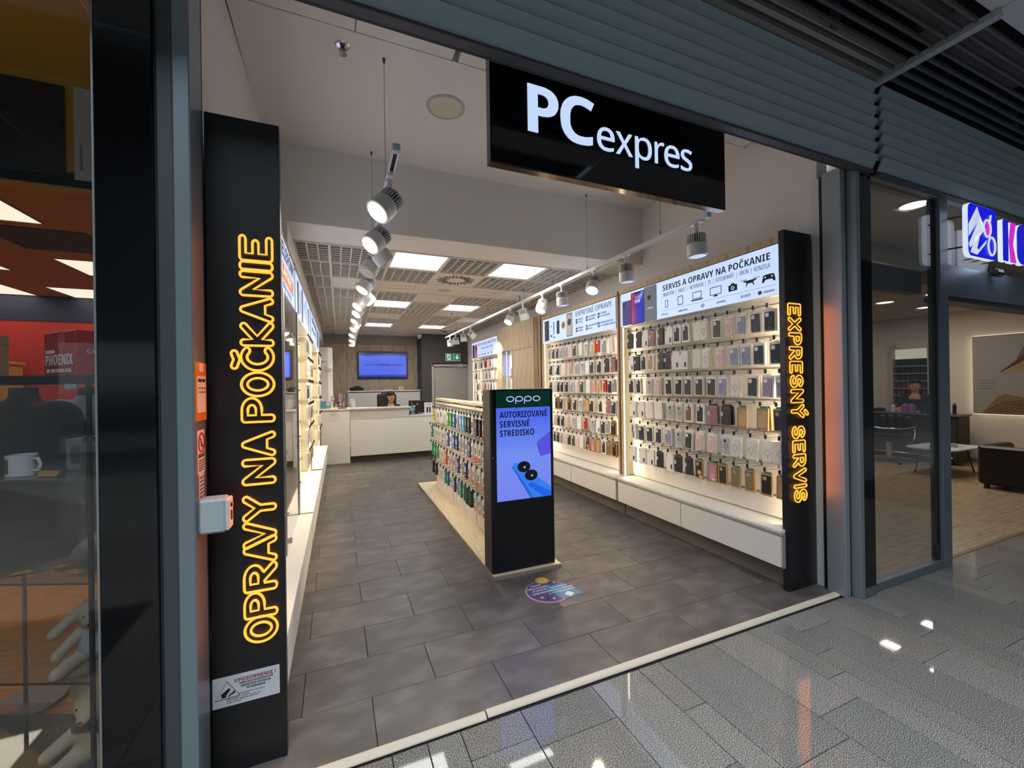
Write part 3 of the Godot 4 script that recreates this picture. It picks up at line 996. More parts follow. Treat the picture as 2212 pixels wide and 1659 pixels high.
func outline(ch: String, pen: float) -> Array:
	var merged := []
	for p in strokes(ch):
		var q: PackedVector2Array = p
		var big := PackedVector2Array()
		for v in q:
			big.append(v * 100.0)
		for poly in Geometry2D.offset_polyline(big, pen * 100.0, Geometry2D.JOIN_ROUND, Geometry2D.END_ROUND):
			merged.append(poly)
	var holes := []
	var out := []
	for p in merged:
		if Geometry2D.is_polygon_clockwise(p):
			holes.append(p)
		else:
			out.append(p)
	while out.size() > 1:
		var res := Geometry2D.merge_polygons(out[0], out[1])
		var solid := []
		for r in res:
			if Geometry2D.is_polygon_clockwise(r):
				holes.append(r)
			else:
				solid.append(r)
		if solid.size() > 1:
			break
		out = solid + out.slice(2)
	out.append_array(holes)
	return out

func neon_letter(parent: Node3D, ch: String, origin: Vector3, along: Vector3, up: Vector3, w: float, h: float, m: Material, called := "") -> void:
	# origin at the foot of the letter's box, w along the line of text, h tall, both over the tube's outside
	var pen := 0.112
	var tube_r := 0.0051
	var loops := outline(ch, pen)
	var lo := Vector2(1e9, 1e9)
	var hi := -lo
	for l in loops:
		for v in l:
			lo = lo.min(v / 100.0)
			hi = hi.max(v / 100.0)
	if ch == "caron" or ch == "acute":
		lo = Vector2(-0.112, -0.112)
		hi = Vector2(0.832 if ch == "caron" else 0.792, 1.112)
	var s := st()
	var sx := (w - 2 * tube_r) / (hi.x - lo.x)
	var sy := (h - 2 * tube_r) / (hi.y - lo.y)
	var out := along.cross(up).normalized()
	for l in loops:
		var pts := []
		for v in l:
			var q: Vector2 = v / 100.0 - lo
			var p := origin + along * (q.x * sx + tube_r) + up * (q.y * sy + tube_r) + out * 0.012
			if pts.is_empty() or pts[-1].distance_to(p) > 0.0025:
				pts.append(p)
		if pts.size() > 3:
			if pts[0].distance_to(pts[-1]) < 0.0025:
				pts.pop_back()
			add_tube(s, pts, tube_r, 6, true)
	part(parent, "neon_" + (ch.to_lower() if called == "" else called), s.commit(), m)

func neon_columns() -> void:
	var amber := glow(col("ffae3a"), 1.5)
	var lc := thing("neon_column", "tall black panel with orange neon words OPRAVY NA POČKANIE running up it, left of entrance", "neon sign", Vector3(-0.33, 0, -2.0))
	part(lc, "panel", box(Vector3(0.262, 2.655, 0.05), 0.002), mat(col("16171a"), 0.36), Vector3(-0.001, 1.3275, -0.025))
	# letter, lower and upper end of its place along the column
	var line := [["O", 0.504, 0.618], ["P", 0.606, 0.717], ["R", 0.713, 0.833], ["A", 0.831, 0.943], ["V", 0.893, 1.005], ["Y", 1.003, 1.113], ["N", 1.151, 1.263], ["A", 1.266, 1.373], ["P", 1.406, 1.514], ["O", 1.512, 1.619], ["C", 1.617, 1.721], ["K", 1.719, 1.823], ["A", 1.819, 1.925], ["N", 1.924, 2.033], ["I", 2.03, 2.072], ["E", 2.067, 2.178]]
	for l in line:
		neon_letter(lc, l[0], Vector3(0.106, l[1], 0.0), Vector3.UP, Vector3.LEFT, l[2] - l[1], 0.126, amber)
	neon_letter(lc, "caron", Vector3(0.106, 1.612, 0.0), Vector3.UP, Vector3.LEFT, 0.109, 0.126, amber)
	area(lc, Vector3(0.045, 1.34, 0.03), Vector3.BACK, Vector2(0.1, 1.6), col("ff6a1c"), 0.26)
	var rc := thing("neon_column", "tall black panel with orange neon words EXPRESNÝ SERVIS running down it, right of entrance", "neon sign", Vector3(3.195, 0, -2.02))
	part(rc, "panel", box(Vector3(0.31, 2.655, 0.045), 0.002), mat(col("16171a"), 0.36), Vector3(0, 1.3275, -0.0225))
	var text := "EXPRESNY SERVIS"
	var wd := {"E": 0.78, "X": 0.86, "P": 0.78, "R": 0.82, "S": 0.8, "N": 0.86, "Y": 0.86, "V": 0.9, "I": 0.26, " ": 0.34}
	var total := 0.0
	for ch in text:
		total += wd[ch] + 0.04
	var y := 2.118
	var k := (2.118 - 0.64) / total
	for ch in text:
		if ch != " ":
			neon_letter(rc, ch, Vector3(-0.148 + 0.045 * (2.118 - y) / 1.48, y, 0.0), Vector3.DOWN, Vector3.RIGHT, wd[ch] * k, 0.152, amber)
			if ch == "Y":
				neon_letter(rc, "acute", Vector3(-0.148 + 0.045 * (2.118 - y) / 1.48, y, 0.0), Vector3.DOWN, Vector3.RIGHT, wd[ch] * k, 0.152, amber)
		y -= (wd[ch] + 0.04) * k
	area(rc, Vector3(-0.05, 1.38, 0.03), Vector3.BACK, Vector2(0.13, 1.45), col("ff6a1c"), 0.16)
	# camera warning sticker
	var wsn := thing("warning_sticker", "white camera warning sticker with red triangle at the foot of left neon column", "sticker", Vector3(-0.3425, 0.333, -2.0))
	part(wsn, "sheet", plate(0.235, 0.12, 0.003, 0.0012), mat(col("c9ccd2"), 0.5))
	var s := st()
	add_tube(s, [Vector3(-0.108, -0.028, 0.001), Vector3(-0.068, 0.04, 0.001), Vector3(-0.024, -0.026, 0.001)], 0.002, 4, true)
	part(wsn, "red_triangle", s.commit(), mat(col("8e1d2b"), 0.5))
	s = st()
	add_prism(s, pv([-0.09, -0.008, -0.062, 0.012, -0.056, 0.006, -0.068, -0.01, -0.084, -0.014]), 0.001)
	add_prism(s, pv([-0.088, -0.014, -0.07, -0.012, -0.072, -0.022, -0.086, -0.022]), 0.001)
	add_prism(s, pv([-0.066, -0.018, -0.05, -0.008, -0.044, 0.0, -0.04, -0.012, -0.05, -0.014, -0.064, -0.022]), 0.001)
	part(wsn, "camera_symbol", s.commit(), ink, Vector3(0, 0, 0.0012))
	words(wsn, "UPOZORNENIE !", mat(col("8e1d2b"), 0.6), Vector3(-0.042, 0.03, 0.0012), 0.0135, 0.145, font_bold, 0)
	for q in [["PRIESTOR JE MONITOROVANÝ", 0.018, 0.12, 0.034], ["KAMEROVÝM SYSTÉMOM", 0.006, 0.105, 0.032], ["SO ZÁZNAMOM", -0.006, 0.066, 0.032]]:
		words(wsn, q[0], ink, Vector3(q[3], q[1], 0.0012), 0.008, q[2], font_bold, 1)
	for k2 in 5:
		words(wsn, ["Prevádzkovateľ kamerového systému:", "s.r.o., Bratislava", "bližšie informácie o spracúvaní osobných údajov", "ochrana majetku, bezpečnosť a zdravie osôb", "kontakt: na predajni"][k2], grey_ink, Vector3(-0.03 if k2 < 2 else -0.07, -0.02 - k2 * 0.0072, 0.0012), 0.004, 0.0, font_plain, 0)

# ---------------------------------------------------------------- main sign
func shop_sign() -> void:
	var z := -1.95
	var sg := thing("shop_sign", "large glossy black hanging sign with glowing pale blue letters", "sign", Vector3(1.552, 2.939, z))
	part(sg, "box_body", box(Vector3(1.625, 0.54, 0.055), 0.002), gloss_black, Vector3(0, 0, -0.0285))
	part(sg, "edge_band", ring_band(1.63, 0.545, 0.05), mat(col("5b4a3c"), 0.12, 0.8), Vector3(0, 0, -0.03))
	var lit := glow(col("c4d8fb"), 1.0)
	# each letter: left edge, baseline, cap height, width
	var ks := [["P", -0.61, -0.075, 0.247, 0.182, font_bold], ["C", -0.415, -0.08, 0.255, 0.215, font_bold], ["e", -0.182, -0.08, 0.172, 0.118, font_plain], ["x", -0.055, -0.08, 0.172, 0.118, font_plain], ["p", 0.082, -0.08, 0.172, 0.122, font_plain], ["r", 0.228, -0.08, 0.172, 0.072, font_plain], ["e", 0.302, -0.08, 0.172, 0.118, font_plain], ["s", 0.432, -0.08, 0.172, 0.092, font_plain]]
	for l in ks:
		var f: SystemFont = l[5]
		words(sg, l[0], lit, Vector3(l[1], l[2], 0.0005), l[3], l[4], f, 0, Basis(), 0.003, "letter_" + l[0].to_lower())
	for x in [-0.7, 0.7]:
		part(sg, "hanger", tube([Vector3(x, 0.27, -0.03), Vector3(x, 0.62, -0.03)], 0.006, 6), steel)

func ring_band(w: float, h: float, d: float) -> Mesh:
	var s := st()
	for q in [[0.0, -h * 0.5, w, 0.003], [0.0, h * 0.5, w, 0.003], [-w * 0.5, 0.0, 0.003, h], [w * 0.5, 0.0, 0.003, h]]:
		add_box(s, Vector3(q[0], q[1], 0), Vector3(q[2], q[3], d))
	return s.commit()

# ---------------------------------------------------------------- display bays
# a bay's own axes: x along the wall to the right as one faces it, y up, z out of the wall; zero at the back panel, bay centre, floor
func bay_place(side: int, z_near: float, z_far: float) -> Transform3D:
	var a := (-PI / 2 - TH) if side > 0 else (PI / 2 - TH)
	return Transform3D(Basis(Vector3.UP, a), at(3.25 if side > 0 else -0.455, 0, (z_near + z_far) * 0.5))

func bay_x(side: int, z: float, zc: float) -> float:
	return (z - zc) if side > 0 else (zc - z)

const RAILS := [2.16, 1.905, 1.65, 1.395, 1.14, 0.885, 0.63]

func display_bay(side: int, zn: float, zf: float, where: String, rails := 7) -> Node3D:
	var W := zn - zf
	var xf := bay_place(side, zn, zf)
	var b := thing("display_bay", "white slatted display wall with oak posts, %s" % where, "display wall", xf.origin, xf.basis.get_euler().y, "slatted display walls")
	part(b, "back_panel", box(Vector3(W - 0.01, 1.77, 0.012), 0.0), board, Vector3(0, 1.341, -0.006))
	part(b, "top_panel", box(Vector3(W - 0.01, 0.43, 0.012), 0.0), oak, Vector3(0, 2.44, -0.006))
	for sx in [-1.0, 1.0]:
		part(b, "post", box(Vector3(0.032, 2.14, 0.125), 0.002), oak, Vector3(sx * (W * 0.5 - 0.017), 1.524, 0.0625))
		part(b, "lining", box(Vector3(0.012, 1.75, 0.1), 0.001), mat(col("d8d3b8"), 0.5), Vector3(sx * (W * 0.5 - 0.04), 1.325, 0.05))
		part(b, "light_strip", box(Vector3(0.01, 1.75, 0.014), 0.001), strip_glow, Vector3(sx * (W * 0.5 - 0.042), 1.325, 0.108))
		area(b, Vector3(sx * (W * 0.5 - 0.056), 1.325, 0.112), Vector3(-sx, 0, -0.35), Vector2(0.014, 1.72), col("ffe8c2"), 0.34)
	part(b, "top_board", box(Vector3(W - 0.002, 0.05, 0.135), 0.002), oak, Vector3(0, 2.622, 0.0675))
	for k in rails:
		part(b, "rail", box(Vector3(W - 0.094, 0.014, 0.012), 0.001), mat(col("8c8a86"), 0.4, 0.4), Vector3(0, RAILS[k], 0.005))
	return b

func bench(side: int, zn: float, zf: float, where: String) -> void:
	var W := zn - zf
	var xf := bay_place(side, zn, zf)
	var b := thing("bench_cabinet", "low white bench cabinet with dark plinth, %s" % where, "cabinet", xf.origin, xf.basis.get_euler().y, "white bench cabinets")
	part(b, "top", box(Vector3(W - 0.006, 0.022, 0.27), 0.002), white, Vector3(0, 0.438, 0.12))
	part(b, "under_top", box(Vector3(W - 0.01, 0.016, 0.262), 0.001), mat(col("b6b2ab"), 0.5), Vector3(0, 0.417, 0.118))
	part(b, "carcass", box(Vector3(W - 0.03, 0.235, 0.235), 0.001), mat(col("a9a6a1"), 0.6), Vector3(0, 0.292, 0.108))
	for sx in [-1.0, 1.0]:
		part(b, "drawer_front", box(Vector3(W * 0.5 - 0.016, 0.226, 0.018), 0.0015), white, Vector3(sx * (W * 0.25 - 0.004), 0.288, 0.236))
	part(b, "plinth", box(Vector3(W - 0.002, 0.174, 0.13), 0.001), mat(col("7b7570"), 0.6), Vector3(0, 0.087, 0.06))
	part(b, "end_cap", box(Vector3(0.012, 0.25, 0.24), 0.001), mat(col("8f8c88"), 0.5), Vector3(W * 0.5 * side - 0.006 * side, 0.29, 0.11))

# ---------------------------------------------------------------- packs
var pack_models := {}
const LOOKS := {
	"black": ["black phone case pack", "f0e9dc", "17181b"], "navy": ["navy phone case pack", "f0e9dc", "2a3242"], "green": ["dark green phone case pack", "f0e9dc", "2f4034"],
	"blue": ["grey-blue phone case pack", "efe8dc", "9a9cae"], "bring": ["grey-blue ringed case pack", "efe8dc", "9c9fb2"], "pink": ["pale pink phone case pack", "f0e6dc", "e3c3b8"], "pring": ["pale pink ringed case pack", "f0e6dc", "e6c4b8"],
	"lilac": ["lilac phone case pack", "efe8dc", "a39aab"], "lring": ["mauve ringed case pack", "efe8dc", "a78fa2"], "ring": ["cream ringed case pack", "f3ead8", "efe4cf"], "clear": ["clear phone case pack", "f0eadd", "e6dfd0"],
	"print": ["printed clear case pack", "e6e3de", "b8b6b2"], "white": ["white boxed case pack", "f3efe8", "f3efe8"], "dark": ["smoky plastic case bag", "4b494b", "2b2a2c"], "rose": ["rose plastic case bag", "b08a86", "9d6f6c"],
	"wblack": ["black case in window box", "f2ede2", "202125"], "wbrown": ["brown case in window box", "f2ede2", "8a5f44"], "wtan": ["tan case in window box", "f2ede2", "c79b74"], "wave": ["white wave case pack", "f2ede2", "d9d9d6"],
	"kclear": ["clear case on kraft card", "c49a5e", "cdab78"], "kblack": ["black case on kraft card", "c49a5e", "26241f"], "kbrown": ["smoky case on kraft card", "c49a5e", "8b7556"], "ktan": ["sand case on kraft card", "c49a5e", "cda272"],
	"kpattern": ["dark patterned case on kraft card", "c49a5e", "2e2a2b"], "kpink": ["pink patterned case on kraft card", "c49a5e", "d487b8"], "tan": ["bare tan phone case", "c9965f", "c9965f"], "red": ["bare red phone case", "c02620", "c02620"],
	"peach": ["bare peach phone case", "d59a7c", "d59a7c"], "grey": ["bare grey phone case", "9a9a9c", "9a9a9c"]}

func case_shape() -> Mesh:
	if not meshes.has("case"):
		var s := st()
		add_prism(s, rrect(0.074, 0.142, 0.011), 0.006)
		meshes["case"] = s.commit()
	return meshes["case"]

# hangs from its top centre, front towards +z
func pack_model(kind: String) -> Node3D:
	if pack_models.has(kind):
		return pack_models[kind]
	var L: Array = LOOKS[kind]
	var o := Node3D.new()
	var bm := mat(col(L[1]), 0.5)
	var cm := mat(col(L[2]), 0.45)
	var bare := kind in ["tan", "red", "peach", "grey"]
	if bare:
		part(o, "case", plate(0.076, 0.152, 0.012, 0.011), cm, Vector3(0, -0.088, -0.006))
		part(o, "camera_window", plate(0.03, 0.032, 0.008, 0.0015), mat(col("e9dfd2"), 0.3), Vector3(-0.017, -0.038, 0.0046))
		part(o, "hang_tab", plate(0.03, 0.022, 0.004, 0.002), clear, Vector3(0, -0.006, 0))
		part(o, "price_sticker", plate(0.014, 0.008, 0.002, 0.0008), mat(col("e88a2a") if kind != "peach" else col("55c048"), 0.5), Vector3(0.02, -0.15, 0.005))
		pack_models[kind] = o
		return o
	var kraft := kind.begins_with("k")
	var bag := kind == "dark" or kind == "rose"
	if kraft:
		part(o, "card", plate(0.094, 0.178, 0.003, 0.003), bm, Vector3(0, -0.099, -0.008))
		var rim := st()
		for q in [[0.0, -0.02, 0.09, 0.012], [0.0, -0.182, 0.09, 0.01], [-0.042, -0.1, 0.008, 0.16], [0.042, -0.1, 0.008, 0.16]]:
			add_box(rim, Vector3(q[0], q[1], -0.001), Vector3(q[2], q[3], 0.014), 0.001)
		part(o, "card_rim", rim.commit(), bm)
		part(o, "header", box(Vector3(0.056, 0.02, 0.012), 0.002), mat(col("2f7f6a"), 0.5), Vector3(0.008, -0.007, 0.0))
	elif bag:
		var s := st()
		add_box(s, Vector3(0, -0.092, 0), Vector3(0.1, 0.165, 0.016), 0.006)
		part(o, "bag", s.commit(), mat(col(L[1]), 0.12))
		part(o, "hang_tab", plate(0.06, 0.02, 0.003, 0.002), mat(col("1c1c1e"), 0.4), Vector3(0, -0.006, 0))
	else:
		part(o, "carton", box(Vector3(0.1, 0.172, 0.022), 0.0015), bm, Vector3(0, -0.096, -0.002))
		part(o, "hang_tab", plate(0.036, 0.018, 0.003, 0.001), mat(col("f3eee4"), 0.5), Vector3(0, -0.006, 0))
	var fz := 0.0092
	match kind:
		"white":
			part(o, "picture", plate(0.022, 0.04, 0.003, 0.0008), mat(col("30343a"), 0.4), Vector3(0.022, -0.135, fz))
			part(o, "picture_foot", box(Vector3(0.03, 0.006, 0.001), 0.0), mat(col("b93027"), 0.5), Vector3(0.022, -0.16, fz))
			part(o, "red_flash", box(Vector3(0.01, 0.03, 0.001), 0.0), mat(col("c9362a"), 0.5), Vector3(-0.04, -0.03, fz))
		"dark", "rose":
			part(o, "case", case_shape(), cm, Vector3(0, -0.1, 0.0035))
			part(o, "label", plate(0.024, 0.034, 0.002, 0.0008), mat(col("d9d6d2"), 0.5), Vector3(-0.036, -0.08, 0.0092))
		"wblack", "wbrown", "wtan", "wave":
			part(o, "window", plate(0.066, 0.13, 0.003, 0.0008), cm, Vector3(-0.004, -0.098, fz))
			part(o, "camera_window", plate(0.02, 0.03, 0.005, 0.001), mat(col("d8d8d8"), 0.3), Vector3(-0.02, -0.052, fz + 0.0004))
			part(o, "hang_clip", box(Vector3(0.012, 0.03, 0.004), 0.001), mat(col("17171a"), 0.4), Vector3(0, -0.03, fz))
			if kind == "wave":
				part(o, "wave_stripe", tube([Vector3(0.012, -0.04, fz), Vector3(-0.004, -0.08, fz), Vector3(0.014, -0.12, fz), Vector3(0.006, -0.158, fz)], 0.006, 6), mat(col("1d1e20"), 0.5))
		"clear":
			part(o, "case", ring_plate(0.072, 0.14, 0.011), cm, Vector3(0, -0.1, fz))
			part(o, "emblem", plate(0.01, 0.008, 0.002, 0.0006), mat(col("b1a895"), 0.5), Vector3(0, -0.085, fz))
			part(o, "price_sticker", plate(0.014, 0.008, 0.002, 0.0008), mat(col("55c048"), 0.5), Vector3(0.036, -0.17, fz))
		"print":
			part(o, "case", case_shape(), cm, Vector3(0.012, -0.1, fz - 0.005))
			words(o, "MAGNETIC", mat(col("53565c"), 0.5), Vector3(-0.034, -0.16, fz), 0.011, 0.12, font_bold, 0, Basis(Vector3.BACK, PI / 2), 0.0006, "side_print")
			part(o, "lens_print", plate(0.02, 0.026, 0.006, 0.0008), ink, Vector3(0.0, -0.056, 0.0098))
			part(o, "ring", loop(0.017, 0.0016), ink, Vector3(0.012, -0.1, 0.0102))
			part(o, "barcode", plate(0.032, 0.014, 0.001, 0.0006), mat(col("f2f2f0"), 0.5), Vector3(0.022, -0.168, fz))
		_:
			var cz := 0.0086 if not kraft else -0.004
			part(o, "case", case_shape(), cm, Vector3(0 if not kraft else -0.002, -0.1, cz))
			part(o, "camera_window", plate(0.03, 0.031, 0.008, 0.0012), mat(col(L[1]) if not kraft else col("b79a6c"), 0.4), Vector3(-0.0165, -0.052, cz + 0.0056))
			if kind in ["bring", "pring", "lring", "ring"]:
				var rm := mat(col({"bring": "3f4658", "pring": "a98c88", "lring": "705672", "ring": "6e675c"}[kind]), 0.5)
				part(o, "ring", loop(0.0215, 0.0013), rm, Vector3(0, -0.102, cz + 0.0064))
				part(o, "ring_tail", box(Vector3(0.0024, 0.018, 0.001), 0.0), rm, Vector3(0, -0.137, cz + 0.0064))
			elif not kraft:
				part(o, "case_print", plate(0.014, 0.006, 0.002, 0.0006), mat(col("8f8f92"), 0.5), Vector3(0, -0.154, cz + 0.0058))
			if kind in ["kpattern", "kpink"]:
				part(o, "blotch", prism(disc(0.022, 16), 0.001), mat(col("e0b183"), 0.5), Vector3(0.002, -0.128, cz + 0.006))
				part(o, "barcode", plate(0.03, 0.016, 0.001, 0.0008), mat(col("eeeae4"), 0.5), Vector3(0.018, -0.162, cz + 0.0064))
			part(o, "price_sticker", plate(0.014, 0.008, 0.002, 0.0008), mat(col("55c048") if kind.length() % 2 == 1 else col("ef9a38"), 0.5), Vector3(0.03, -0.172, 0.0095))
	pack_models[kind] = o
	return o

func loop(r: float, t: float) -> Mesh:
	var key = "loop%.4f|%.4f" % [r, t]
	if not meshes.has(key):
		var pts := []
		for k in 20:
			pts.append(Vector3(cos(TAU * k / 20) * r, sin(TAU * k / 20) * r, 0))
		meshes[key] = tube(pts, t, 4, true)
	return meshes[key]

func ring_plate(w: float, h: float, r: float) -> Mesh:
	var key = "ringplate%.4f" % w
	if not meshes.has(key):
		var pts := []
		for v in rrect(w, h, r):
			pts.append(Vector3(v.x, v.y, 0))
		var s := st()
		add_tube(s, pts, 0.0012, 4, true)
		meshes[key] = s.commit()
	return meshes[key]

func put_pack(model: Node3D, called: String, xf: Transform3D, label: String, category: String, group: String) -> void:
	var o: Node3D = model.duplicate()
	o.name = called
	add_child(o, true)
	o.transform = xf
	tag(o, label, category, group)

func hook_mesh(reach: float) -> Mesh:
	var key = "hook%.3f" % reach
	if not meshes.has(key):
		var s := st()
		add_box(s, Vector3(0, 0.012, 0.004), Vector3(0.02, 0.034, 0.006), 0.001)
		add_tube(s, [Vector3(0, 0.0, 0.004), Vector3(0, 0.0, reach - 0.03), Vector3(0, 0.006, reach - 0.012), Vector3(0, 0.016, reach)], 0.0022, 5)
		add_tube(s, [Vector3(0, 0.02, 0.006), Vector3(0, 0.026, reach - 0.01), Vector3(0, 0.018, reach + 0.006)], 0.0016, 5)
		meshes[key] = s.commit()
	return meshes[key]

# rows of "look distance" with the distance measured into the shop
func fill_bay(b: Node3D, side: int, zc: float, rows: Array, first_rail: int, where: String, rail_words: Array, stack: int, reach := 0.165) -> void:
	var wire := mat(col("9c9a96"), 0.3, 0.7)
	for r in rows.size():
		var items: PackedStringArray = rows[r].split(", ")
		var y: float = RAILS[first_rail + r] - 0.034
		for i in items.size():
			var w := items[i].split(" ")
			var kind := w[0]
			var x := bay_x(side, -float(w[1]), zc)
			var hk := part(b, "hook", hook_mesh(reach), wire, Vector3(x, y, 0.0))
			part(hk, "price_clip", box(Vector3(0.017, 0.034, 0.013), 0.003), mat(col("111214"), 0.4), Vector3(-0.004, 0.006, reach + 0.002))
			var n := 1
			var roll := rng.randf()
			if stack > 0 and roll < 0.34:
				n = 2
			elif stack > 1 and roll < 0.44:
				n = 3
			for k in n:
				var lx := Transform3D(Basis(Vector3.UP, rng.randf_range(-0.09, 0.09)) * Basis(Vector3.BACK, rng.randf_range(-0.05, 0.05)), Vector3(x + rng.randf_range(-0.004, 0.004), y - 0.016, reach - 0.022 - 0.031 * k))
				var label := "%s, %s from far end, %s row, %s" % [LOOKS[kind][0], ordinal(i + 1), rail_words[r], where]
				if k > 0:
					label = "%s behind the %s from far end, %s row, %s" % [["", "second pack", "third pack"][k], ordinal(i + 1), rail_words[r], where]
				put_pack(pack_model(kind), "phone_case_pack", b.transform * lx, label, "phone case", "phone case packs on the display walls")

# ---------------------------------------------------------------- light boxes over the bays
func light_box(side: int, zn: float, zf: float, label: String) -> Node3D:
	var W := zn - zf
	var xf := bay_place(side, zn, zf)
	var b := thing("light_box_sign", label, "light box", xf.origin, xf.basis.get_euler().y)
	part(b, "housing", box(Vector3(W - 0.07, 0.386, 0.128), 0.002), mat(col("c9cbcd"), 0.5), Vector3(0, 2.397, 0.066))
	part(b, "lit_face", box(Vector3(W - 0.074, 0.38, 0.004), 0.0), sign_glow, Vector3(0, 2.397, 0.132))
	area(b, Vector3(0, 2.397, 0.14), Vector3.BACK, Vector2(W - 0.1, 0.36), col("cdddff"), 0.32)
	return b

func icon_outline(p: Node3D, called: String, w: float, h: float, t: float, pos: Vector3, m: Material) -> void:
	var s := st()
	for q in [[0.0, -h * 0.5, w, t], [0.0, h * 0.5, w, t], [-w * 0.5, 0.0, t, h], [w * 0.5, 0.0, t, h]]:
		add_box(s, Vector3(q[0], q[1], 0), Vector3(q[2], q[3], 0.001))
	part(p, called, s.commit(), m, pos)

func gradient_face(c0: Color, c1: Color, e: float, horizontal := false, mid := Color(0, 0, 0, 0), band := 0.5) -> StandardMaterial3D:
	var g := Gradient.new()
	if mid.a > 0.0:
		g.offsets = PackedFloat32Array([0.0, band, 1.0 - band + 0.001, 1.0])
		g.colors = PackedColorArray([c0, mid, mid, c1])
	else:
		g.offsets = PackedFloat32Array([0.0, 1.0])
		g.colors = PackedColorArray([c0, c1])
	var t := GradientTexture2D.new()
	t.gradient = g
	t.width = 64
	t.height = 64
	t.fill_from = Vector2(0, 0)
	t.fill_to = Vector2(1, 0) if horizontal else Vector2(0, 1)
	var m := StandardMaterial3D.new()
	m.albedo_color = Color(0.05, 0.05, 0.06)
	m.roughness = 0.15
	m.emission_enabled = true
	m.emission_texture = t
	m.emission_operator = BaseMaterial3D.EMISSION_OP_MULTIPLY
	m.emission = Color.WHITE
	m.emission_energy_multiplier = e
	return m

func quad(w: float, h: float) -> Mesh:
	var key = "quad%.4f|%.4f" % [w, h]
	if not meshes.has(key):
		var q := QuadMesh.new()
		q.size = Vector2(w, h)
		meshes[key] = q
	return meshes[key]

